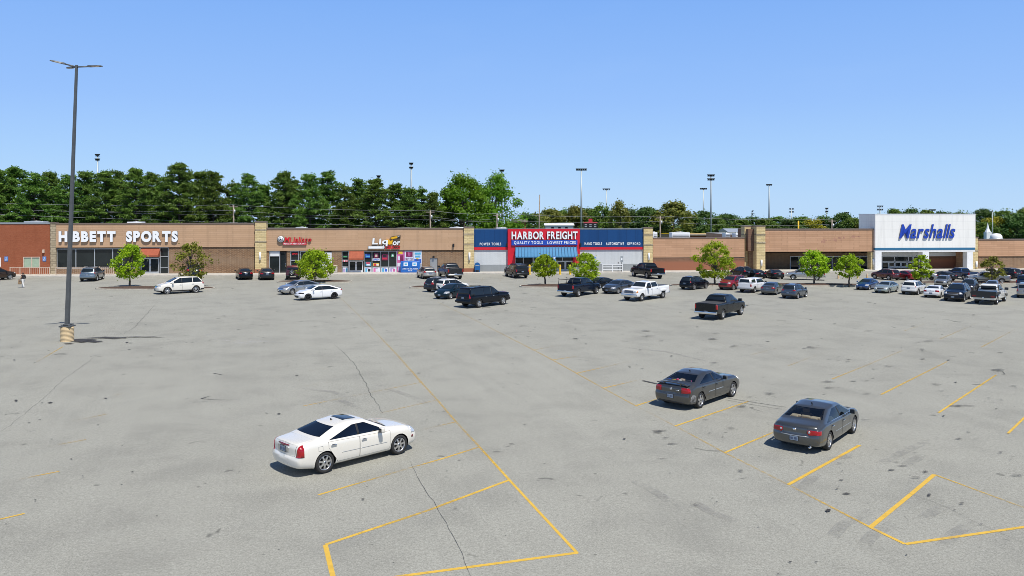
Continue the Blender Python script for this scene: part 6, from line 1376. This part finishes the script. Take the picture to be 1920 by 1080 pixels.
for ang,ln,up in ((206,1.5,.30),(148,1.05,.02),(-4,1.7,.04)):
    a=math.radians(ang); d=Vector((math.cos(a),math.sin(a),0)); s_=Vector((-d.y,d.x,0)); p0=top+Vector((0,0,-.12)); p1=p0+d*ln*.42+Vector((0,0,up*.45)); p2=p0+d*ln+Vector((0,0,up)); mb=MB(); mb.tube([p0,p1],.045,8); arm=mb.build('arm',M['pole_grey'],L_)
    ax=(p2-p1).normalized(); u=s_.cross(ax).normalized(); u=-u if u.z<0 else u; mb=MB(); st=[(0,.07,.06),(.12,.12,.07),(.3,.17,.055),(.75,.18,.045),(.95,.13,.03),(1,.05,.015)]; vs=[]
    for t,w,h in st:
        c=p1.lerp(p2,t); vs+=[c+s_*w-u*h*.5,c-s_*w-u*h*.5,c-s_*w*.7+u*h,c+s_*w*.7+u*h]
    fs=[(4*i+k,4*i+(k+1)%4,4*i+4+(k+1)%4,4*i+4+k) for i in range(len(st)-1) for k in range(4)]+[(3,2,1,0),(20,21,22,23)]
    mb.add(vs,fs,0); hd=mb.build('lamp_head',M['pole_grey'],L_)
    c=p1.lerp(p2,.55); mb=MB(); q=[c+ax*x_*.24+s_*y_*.12-u*.034 for x_,y_ in ((-1,-1),(1,-1),(1,1),(-1,1))]; mb.add(q,[(0,1,2,3)]); mb.build('lens',M['lens_clear'],hd)
# ball field floodlights
def flood(px,ty,Y,rows,n,hw,label,tilt=0,m='pole_light'):
    p=at(px,ty,Y); zg=-.1-max(0,Y-150)*.0135; t=empty('floodlight_mast',(p.x,p.y,zg),0,label,'floodlight','floodlight masts of the ball field'); h=p.z-zg; w=hw*Y/F
    mb=MB(); mb.tube([(-.012*tilt*h,0,0),(0,0,h)],[.34,.16],8); mb.build('mast',M[m],t)
    for r_ in range(rows):
        z=h-.25-r_*1.15; mb=MB(); mb.box(-w,w,-.07,.07,z-.06,z+.06); a=mb.build('crossarm',M['pole_grey'],t)
        for i in range(n):
            x=lerp(-w,w,(i+.5)/n) if n>1 else w*.6; mb=MB(); mb.lathe([(.0,.0),(.20,.05),(.42,.45),(.40,.47)],10,'z',0,(x,-.1,z+.08)); o=mb.build('lamp',M['plastic'],a)
FL=[(183,291,210,2,2,4,'floodlight mast rising behind the pines above the sports shop, left of all masts'),(771,307,230,2,2,3.5,'lone floodlight mast above the pines near the liquor shop'),(941,320,230,1,3,4,'floodlight head peeking over the big green leafy trees'),(710,331,215,2,2,3,'dark floodlight head just over the pine tops'),
(1090,318,235,1,5,10,'tallest floodlight mast, five lamps in one row, above the red portal'),(1137,355,300,1,4,7,'shorter floodlight mast right of the tallest one, behind the blue panel'),(1333,329,240,2,4,6.5,'tall floodlight mast with two rows of lamps over the low tan building'),(1319,354,305,1,4,6.5,'thinner floodlight mast close left of the two row one'),(1442,347,270,1,3,5.5,'single floodlight mast over the left end of the vacant shop'),
(1484,392,320,2,2,5,'small distant floodlight above the vacant shop, nearest the lone tall mast'),(1550,391,320,2,2,3,'narrow distant floodlight above the middle of the vacant shop'),(1587,399,310,1,3,5,'low dark floodlight above the vacant shop nearest the white tower'),(1410,396,330,2,1,2,'faint distant floodlight above the stone pillars'),(1650,387,300,2,3,6,'floodlight head just over the left corner of the white tower'),(1748,394,300,1,4,6,'floodlight head poking over the middle of the white tower')]
for f in FL: flood(*f)
p=at(1012,366,200); t=empty('bare_pole',(p.x,p.y,-.7),0,'bare dark pole standing behind the red portal of the tool shop','pole'); mb=MB(); mb.tube([(-.25,0,0),(0,0,p.z+.7)],[.2,.12],8); mb.build('shaft',M['pole_wood'],t); mb=MB(); mb.lathe([(.13,0),(.14,.1),(0,.16)],8,'z',0,(0,0,p.z+.68)); mb.build('cap',M['pole_grey'],t)
p=at(1861,396,160); t=empty('lamp_post',(p.x,p.y,-.1),0,'thin pale lamp post behind the right end shop, beside the white steeple','lamp post'); mb=MB(); mb.tube([(0,0,0),(0,0,p.z+.1)],[.13,.07],8); mb.build('pole',M['pole_light'],t); mb=MB(); mb.bbox(-.6,.12,-.14,.14,p.z+.05,p.z+.2,.05); mb.build('lamp_head',M['pole_light'],t)
p=at(1852,417,175); t=empty('steeple',(p.x,p.y,-.4),0,'slim white pointed steeple rising behind the right end shop','steeple'); mb=MB(); z0=at(1852,446,175).z+.4; z1=p.z+.4; mb.box(-.55,.55,-.55,.55,0,z0+1.2); mb.build('tower',M['white_paint'],t); mb=MB(); mb.lathe([(.62,z0+1.2),(.30,z0+1.9),(.0,z1)],8,smooth=False); mb.build('spire',M['white_paint'],t)
p=at(1868,443,150); t=empty('roof_vent',(p.x,p.y,p.z-2),0,'white rounded roof hood above the right end shop','vent'); mb=MB(); mb.lathe([(0,2.55),(.6,2.45),(.95,2.1),(1.0,1.6),(1.0,0)],18); mb.build('hood',M['white_paint'],t); mb=MB(); mb.lathe([(1.06,1.5),(1.1,1.5),(1.1,1.62),(1.06,1.62)],18,closed=True); mb.build('rim',M['alu'],t)
# utility poles and wires
UP=[(-80,378,140,'left of the frame'),(438,384,140,'above the right half of the sports shop'),(807,394,141,'above the liquor shop'),(932,400,143,'over the blue left panel of the tool shop'),(1238,405,146,'behind the narrow white roof box of the low tan building'),(1560,411,150,'behind the vacant shop')]
TP=[]
for px,py,Y,w in UP:
    p=at(px,py,Y); TP.append(p); t=empty('utility_pole',(p.x,p.y,-.05),0,'weathered wooden utility pole '+w,'utility pole','utility poles behind the shops'); mb=MB(); mb.tube([(0,0,0),(0,0,p.z)],[.16,.11],8); mb.build('shaft',M['pole_wood'],t); mb=MB(); mb.box(-.7,.7,-.06,.06,p.z-.35,p.z-.22); mb.build('crossarm',M['pole_wood'],t)
    mb=MB(); mb.lathe([(0,p.z-1.4),(.16,p.z-1.4),(.16,p.z-.8),(0,p.z-.75)],10,'z',0,(.2,-.1,0)); mb.build('transformer',M['alu'],t)
def wire(name,pts,sag,label,r=.028):
    mb=MB(); P=[]
    for a,c in zip(pts,pts[1:]):
        for i in range(14): t=i/14; v=a.lerp(c,t); P.append(v-Vector((0,0,sag*4*t*(1-t))))
    P.append(pts[-1]); mb.tube(P,r,4); tag(mb.build(name,M['wire']),label,'power line','power lines behind the shops')
wire('power_line',[p+Vector((0,0,0)) for p in TP],.35,'highest pale power line strung along the pole tops behind the shops',.03)
wire('power_line',[p+Vector((-.5,0,-.75-.2)) for p in TP],.45,'middle power line sagging below the pole tops behind the left shops',.022)
Q=[at(-80,398,139),at(300,412.5,139),at(640,421,140),at(870,429,141)]; wire('power_line',Q,.12,'lowest thick power line slanting down close above the left roofs',.035)
Q=[at(-60,389,140),at(438,403,140),at(807,411,141),at(1000,416,143)]; wire('power_line',Q,.2,'thin power line running across the dark pines above the sports shop roof',.02)
# beyond the shops: ball field things
def hut(name,px0,px1,py0,py1,Y,m,roofm,label,cat='building',gable=False,dep=6):
    a=at(px0,py1,Y); c=at(px1,py0,Y); t=empty(name,((a.x+c.x)/2,Y,-3),0,label,cat); w=(c.x-a.x)/2; h=c.z+3; mb=MB(); e=h*.0+ (c.z-a.z)*.35
    mb.box(-w,w,0,dep,0,h-e); mb.build('wall',M[m],t); mb=MB()
    if gable: mb.add([(-w-.3,-.3,h-e),(w+.3,-.3,h-e),(w+.3,dep+.3,h-e),(-w-.3,dep+.3,h-e),(-w-.3,dep/2,h),(w+.3,dep/2,h)],[(0,1,5,4),(2,3,4,5),(0,4,3),(1,2,5)])
    else: mb.bbox(-w-.4,w+.4,-.5,dep+.4,h-e,h,.08)
    mb.build('roof',M[roofm],t)
    for i in range(3): mb=MB(); x=lerp(-w,w,(i+1)/4); mb.box(x-.35,x+.35,-.04,.02,h-e-1.5,h-e-.4); mb.build('window',M['glass_far'],t)
hut('field_shelter',962,986,411,428,190,'brick_orange','pole_wood','brick red field shelter right of the big green trees'); hut('long_shed',1023,1075,419,429,215,'alu','white_paint','long pale low roofed shed behind the red portal','building',True)
hut('brick_house',646,682,421,430,180,'brick_orange','coping','brick red house glimpsed under the pines by the liquor sign','building',True); hut('white_house',690,722,417,430,176,'white_paint','alu','white house glimpsed under the pines over the liquor sign','building',True); hut('brick_house',760,785,421,430,182,'brick_orange','coping','small red house glimpsed under the pines left of the stone pillar','building',True)
hut('dugout',1286,1335,439,447,205,'brick_orange','pole_wood','low red brown dugout behind the white rooftop unit'); hut('gabled_house',1367,1396,429,446,190,'white_paint','alu','pale gabled house behind the roof of the low tan building','building',True,9)
p=at(1107,428,200); t=empty('scoreboard',(p.x,200,-.8),0,'black scoreboard with a red crest, right of the red portal','scoreboard'); a=at(1094,416,200); c=at(1120,428,200); w=(c.x-a.x)/2; z0,z1=c.z+.8,a.z+.8; mb=MB(); mb.box(-w,w,-.2,.2,z0,z1); mb.build('panel',M['black'],t)
mb=MB(); mb.box(-w,w,-.23,-.21,z1-.30,z1-.02); mb.build('header',M['p_red'],t); mb=MB(); mb.box(-.45,.45,-.2,.2,z1+.02,z1+.75); mb.build('crest',M['p_red'],t)
for k in range(6): mb=MB(); x=lerp(-w,w,(k%3+.5)/3); z=lerp(z0,z1,.55 if k<3 else .25); mb.box(x-.28,x+.28,-.225,-.205,z-.1,z+.1); mb.build('digit_window',M['alu'],t)
for s_ in (-.7,.7): mb=MB(); mb.box(w*s_-.1,w*s_+.1,-.1,.1,0,z0); mb.build('post',M['pole_grey'],t)
def fence(px0,px1,py,Y,label,m='mesh_green'):
    a=at(px0,py,Y); c=at(px1,py,Y); t=empty('field_fence',(a.x,Y,-.9),0,label,'fence'); w=c.x-a.x; h=a.z+.9; mb=MB(); mb.box(0,w,0,.04,0,h-.12); mb.build('mesh_panel',M[m],t); mb=MB(); mb.tube([(0,0,h-.05),(w,0,h-.05)],.09,6); mb.build('top_rail',M['bollard_yellow'],t)
    for i in range(15): mb=MB(); x=w*i/14; mb.tube([(x,.08,0),(x,.08,h-.06)],.05,6); mb.build('post',M['pole_grey'],t)
mat('mesh_green',(.06,.06,.045),.9,var=.2); fence(1240,1400,437.5,212,'ball field fence with a yellow top rail behind the low tan building')
# foul pole
p=at(1496.5,414,220); t=empty('foul_pole',(p.x,220,-1),0,'short bright yellow pole standing over the vacant shop roof line','pole'); mb=MB(); mb.tube([(0,0,0),(0,0,p.z+1)],.11,8); mb.build('shaft',M['bollard_yellow'],t); mb=MB(); mb.box(.1,.3,-.02,.02,p.z-1.2,p.z+.9); mb.build('wing',M['bollard_yellow'],t)
# railings along the left pavement
def railing(px0,px1,label,m):
    d=-1.6; a=fu(px0,d); c=fu(px1,d); t=empty('railing',fpt(a,d,.15),FA,label,'railing','railings before the left shops'); w=c-a; mb=MB(); 
    for z in (.98,.12): mb.box(0,w,-.03,.03,z-.03,z+.03)
    mb.build('rail',M[m],t); n=int(w/.24); mb=MB()
    for i in range(n+1): x=w*i/n; mb.box(x-.018,x+.018,-.015,.015,.15,.95)
    mb.build('balusters',M[m],t)
    for i in range(5): mb=MB(); x=w*i/4; mb.box(x-.04,x+.04,-.042,.042,-.02,1.06); mb.build('post',M[m],t)
railing(19,93,'tan metal railing in front of the orange brick wall','rail_tan'); railing(105,213,'tan metal railing below the dark windows of the sports shop','rail_tan')
# bollards
def bollard(px,py0,py1,m,label,group,r=.11):
    p=gnd(px,py1); h=(py1-py0)*p.y/F; t=empty('bollard',(p.x,p.y,.0),0,label,'bollard',group); mb=MB(); mb.lathe([(r,0),(r,h*.9),(r*.8,h*.97),(0,h)],12); mb.build('post',M[m],t); mb=MB(); mb.lathe([(r*1.5,0),(r*1.5,.04),(0,.04)],12); mb.build('foot',M['concrete'],t)
    mb=MB(); mb.lathe([(r+.006,h*.7),(r+.006,h*.82)],12); mb.build('band',M['white_sign' if m!='bollard_yellow' else 'bollard_tan'],t)
for px,w in ((993,'left of the small tree with the bare trunk'),(1050,'between the two trees at the tool shop entrance'),(1069,'right of the tool shop doors')): bollard(px,496,515.5,'bollard_yellow','yellow safety bollard '+w,'yellow bollards at the tool shop entrance',.14)
for px,w in ((1572,'first from the left of five at the vacant shop'),(1591,'behind the right tree of the pair'),(1608,'just right of the pair of trees'),(1626,'second from the white tower'),(1642,'at the corner of the white tower')): bollard(px,513,523,'bollard_tan','tan bollard '+w,'tan bollards before the vacant shop')
# bits along the fronts
p=fpt(fu(895,-.6),-.6,.15); t=empty('mailbox',p,FA,'blue mailbox on the pavement left of the tool shop','mailbox'); mb=MB(); pr=[(-.36,.28),(.36,.28),(.36,.95)]+[(.36*math.cos(a),.95+.32*math.sin(a)) for a in [PI*i/8 for i in range(1,8)]]+[(-.36,.95)]; mb.prism(pr,-.3,.3); mb.build('box',M['mail_blue'],t)
for x in (-.3,.3):
    for y in (-.24,.24): mb=MB(); mb.box(x-.04,x+.04,y-.04,y+.04,0,.28); mb.build('leg',M['mail_blue'],t)
mb=MB(); mb.box(-.26,.26,-.325,-.3,.86,.94); mb.build('slot',M['alu'],t)
p=fpt(fu(628.5,-.5),-.5,.15); t=empty('litter_bin',p,FA,'beige litter bin on the pavement right of the bushy tree','bin'); mb=MB(); mb.bbox(-.28,.28,-.28,.28,0,.8,.04); mb.build('body',M['concrete'],t); mb=MB(); mb.bbox(-.31,.31,-.31,.31,.8,1.02,.08); mb.build('lid',M['rail_tan'],t); mb=MB(); mb.box(-.16,.16,-.325,-.3,.84,.95); mb.build('slot',M['black'],t)
d=-1.1; x0=fu(751,d); x1=fu(787,d); w=x1-x0; t=empty('ice_freezer',fpt(x0,d,.15),FA,'blue and white ice freezer chest below the bright posters','freezer'); h=1.5; mb=MB(); mb.bbox(0,w,0,.9,.0,h,.04); mb.build('cabinet',M['p_ice'] if 'p_ice' in M else mat('p_ice',(.015,.14,.50),.4,var=.1),t)
for k in (0,1): mb=MB(); mb.bbox(w*(.08+.46*k),w*(.46+.46*k),-.05,.0,h*.50,h*.96,.03); o=mb.build('door',M['p_ice'],t); mb=MB(); mb.box(w*(.16+.46*k),w*(.38+.46*k),-.062,-.052,h*.58,h*.9); mb.build('label_panel',M['white_sign'],o); mb=MB(); mb.box(w*(.21+.46*k),w*(.33+.46*k),-.07,-.063,h*.66,h*.82); mb.build('printed_panel',M['p_cyan'],o)
letters('ARCTIC GLACIER',w*.1,w*.9,h*.28,h*.40,-.002,.012,[M['white_sign']],t,'lettering',.015,.1,whole=True); letters('ICE',w*.40,w*.6,h*.13,h*.2,-.002,.012,[M['white_sign']],t,'lettering',.02,.1,whole=True)
def postsign(px,py0,py1,d,label,m,name='post_sign',hw=.2,hh=.35):
    p=fpt(fu(px,d),d,.15); h=fz(px,py0,d)-.15; t=empty(name,p,FA,label,'sign'); mb=MB(); mb.tube([(0,0,0),(0,0,h)],.035,6); mb.build('post',M['pole_grey'],t); mb=MB(); mb.box(-hw,hw,-.05,-.036,h-hh*2,h); o=mb.build('panel',M[m],t); mb=MB(); mb.box(-hw*.6,hw*.6,-.056,-.051,h-hh*1.3,h-hh*.5); mb.build('symbol',M['white_sign'],o)
postsign(1039.5,480,513,-2.2,'blue parking sign on a post in the middle of the tool shop entrance','wheelchair'); postsign(1115,482,513,-2.2,'blue parking sign on a post behind the bushy green tree','wheelchair'); postsign(1165.5,480.5,512,-1.6,'dark sign on a tall post beside the white cart rails','coping_grey',hw=.17,hh=.4); postsign(1159,491,512,-1.5,'thin dark post left of the tall sign at the cart rails','plastic',hw=.05,hh=.5)
t=empty('cart_corral',fpt(fu(1130,-1.6),-1.6,.15),FA,'low white cart rails before the right grey wall of the tool shop','rail'); w=fu(1167,-1.6)-fu(1130,-1.6)
for z in (.3,.65,.95): mb=MB(); mb.box(0,w,-.04,.04,z-.05,z+.05); mb.build('rail',M['alu_white'],t)
for i in range(3): mb=MB(); x=w*i/2; mb.box(x-.05,x+.05,-.05,.05,-.02,1.05); mb.build('post',M['alu_white'],t)
t=empty('notice_board',fpt(fu(1078,-2),-2,.15),FA,'grey board on feet by the right leg of the red portal','board'); mb=MB(); mb.bbox(-.34,.34,-.05,.05,.12,1.05,.02); mb.build('panel',M['coping_grey'],t); mb=MB(); mb.box(-.4,.4,-.2,.2,0,.12); mb.build('foot',M['plastic'],t)
# ---------------------------------------------------------------- the person crossing the lot
def person(loc,h,rz):
    k=h/1.68; bm=bmesh.new(); J={}
    def V(n,x,y,z,r): J[n]=(bm.verts.new((x*k,y*k,z*k)),r*k)
    def Ed(a,c): bm.edges.new((J[a][0],J[c][0]))
    V('pel',0,0,.92,.15); V('wst',0,.01,1.06,.135); V('che',0,.02,1.25,.155); V('sho',0,.0,1.39,.10); V('nec',0,.015,1.46,.052); V('hd0',0,.03,1.53,.075); V('hd1',0,.035,1.60,.088); V('hd2',0,.02,1.66,.05)
    for a,c in (('pel','wst'),('wst','che'),('che','sho'),('sho','nec'),('nec','hd0'),('hd0','hd1'),('hd1','hd2')): Ed(a,c)
    for s_,n_,st in ((1,'l',.20),(-1,'r',-.17)):
        V('hip'+n_,s_*.09,0,.87,.105); V('kne'+n_,s_*.10,st*.55+.03,.49,.066); V('ank'+n_,s_*.10,st-.05,.09,.042); V('toe'+n_,s_*.11,st+.13,.035,.034)
        V('shl'+n_,s_*.19,0,1.36,.062); V('elb'+n_,s_*.26,-st*.35-.03,1.09,.045); V('wri'+n_,s_*.27,-st*.3+.16,.90,.030); V('han'+n_,s_*.27,-st*.3+.22,.84,.036)
        for a,c in (('pel','hip'),('hip','kne'),('kne','ank'),('ank','toe')): Ed(a if a=='pel' else a+n_,c+n_)
        for a,c in (('sho','shl'),('shl','elb'),('elb','wri'),('wri','han')): Ed(a if a=='sho' else a+n_,c+n_)
        for i,(dx,dl) in enumerate(((-.028,.07),(-.01,.085),(.01,.08),(.027,.062))):
            V('f%d%s'%(i,n_),s_*.27+dx*.3,-st*.3+.235+dx,.84-dl,.009); Ed('han'+n_,'f%d%s'%(i,n_))
        V('th'+n_,s_*.24,-st*.3+.26,.80,.010); Ed('han'+n_,'th'+n_)
    me=bpy.data.meshes.new('person'); order=[v for v,_ in J.values()]; bm.verts.index_update(); rad={v.index:r for v,r in J.values()}; bm.to_mesh(me); bm.free()
    o=bpy.data.objects.new('tmp',me); COL.objects.link(o); md=o.modifiers.new('s','SKIN'); md.use_smooth_shade=True
    sv=me.skin_vertices[0].data
    for i,r in rad.items(): sv[i].radius=(r,r)
    sv[0].use_root=True; o.modifiers.new('u','SUBSURF').levels=1
    dg=bpy.context.evaluated_depsgraph_get(); m2=bpy.data.meshes.new_from_object(o.evaluated_get(dg)); bpy.data.objects.remove(o)
    mat('skin',(.36,.20,.13),.6); mat('cloth_black',(.02,.02,.024),.85); mat('cloth_white',(.70,.69,.66),.85,var=.08); mat('hair_dark',(.03,.018,.012),.6); mat('bag_tan',(.28,.19,.11),.7); mat('shoe',(.55,.53,.5),.7)
    m2.materials.clear(); m2.materials.append(M['skin']); t=link('person',m2,None,loc); t.rotation_euler=(0,0,rz); tag(t,'woman walking in a black top and white trousers with a tan bag','person')
    src=bmesh.new(); src.from_mesh(m2); src.normal_update()
    def cloth(name,z0,z1,m,off,xm=None):
        nb=patch(src,[(-2,z0*k),(2,z0*k),(2,z1*k),(-2,z1*k)] if not xm else [(-xm,z0*k),(xm,z0*k),(xm,z1*k),(-xm,z1*k)],'xz',None,off,None,False)
        mm=bpy.data.meshes.new(name); nb.to_mesh(mm); nb.free(); mm.materials.append(M[m]); c=link(name,mm,t); reg(c,t); return c
    cloth('trousers',.07,.98,'cloth_white',.022,.2*k); cloth('top',.93,1.45,'cloth_black',.02,.245*k); cloth('hair',1.53,1.75,'hair_dark',.014); cloth('shoe',-.1,.075,'shoe',.012)
    # face: eyes, nose, mouth on the head's front
    for s_ in (-1,1): mb=MB(); mb.lathe([(0,-.008),(.012,0),(0,.008)],8,'z',0,(s_*.032*k,.118*k,1.60*k)); mb.build('eye',M['plastic'],t); mb=MB(); mb.lathe([(0,-.03),(.02,0),(0,.03)],8,'z',0,(s_*.09*k,.03*k,1.585*k)); mb.build('ear',M['skin'],t)
    mb=MB(); mb.lathe([(.004,.02),(.016,-.012),(0,-.02)],8,'z',0,(0,.128*k,1.575*k)); mb.build('nose',M['skin'],t); mb=MB(); mb.box(-.022,.022,.112*k,.118*k,1.535*k,1.543*k); mb.build('mouth',M['p_red'],t); src.free(); return t
pp=gnd(43.5,539.5); person((pp.x,pp.y,0),1.66,math.radians(75))
t=empty('shoulder_bag',(pp.x-.34,pp.y-.05,.38),.3,'tan bag carried at the side of the walking woman','bag'); mb=MB(); mb.bbox(-.17,.17,-.08,.08,0,.42,.05); mb.build('body',M['bag_tan'],t); mb=MB(); mb.tube([(-.12,0,.4),(-.09,0,.62),(0,0,.70),(.09,0,.62),(.12,0,.4)],.014,6); mb.build('strap',M['bag_tan'],t)
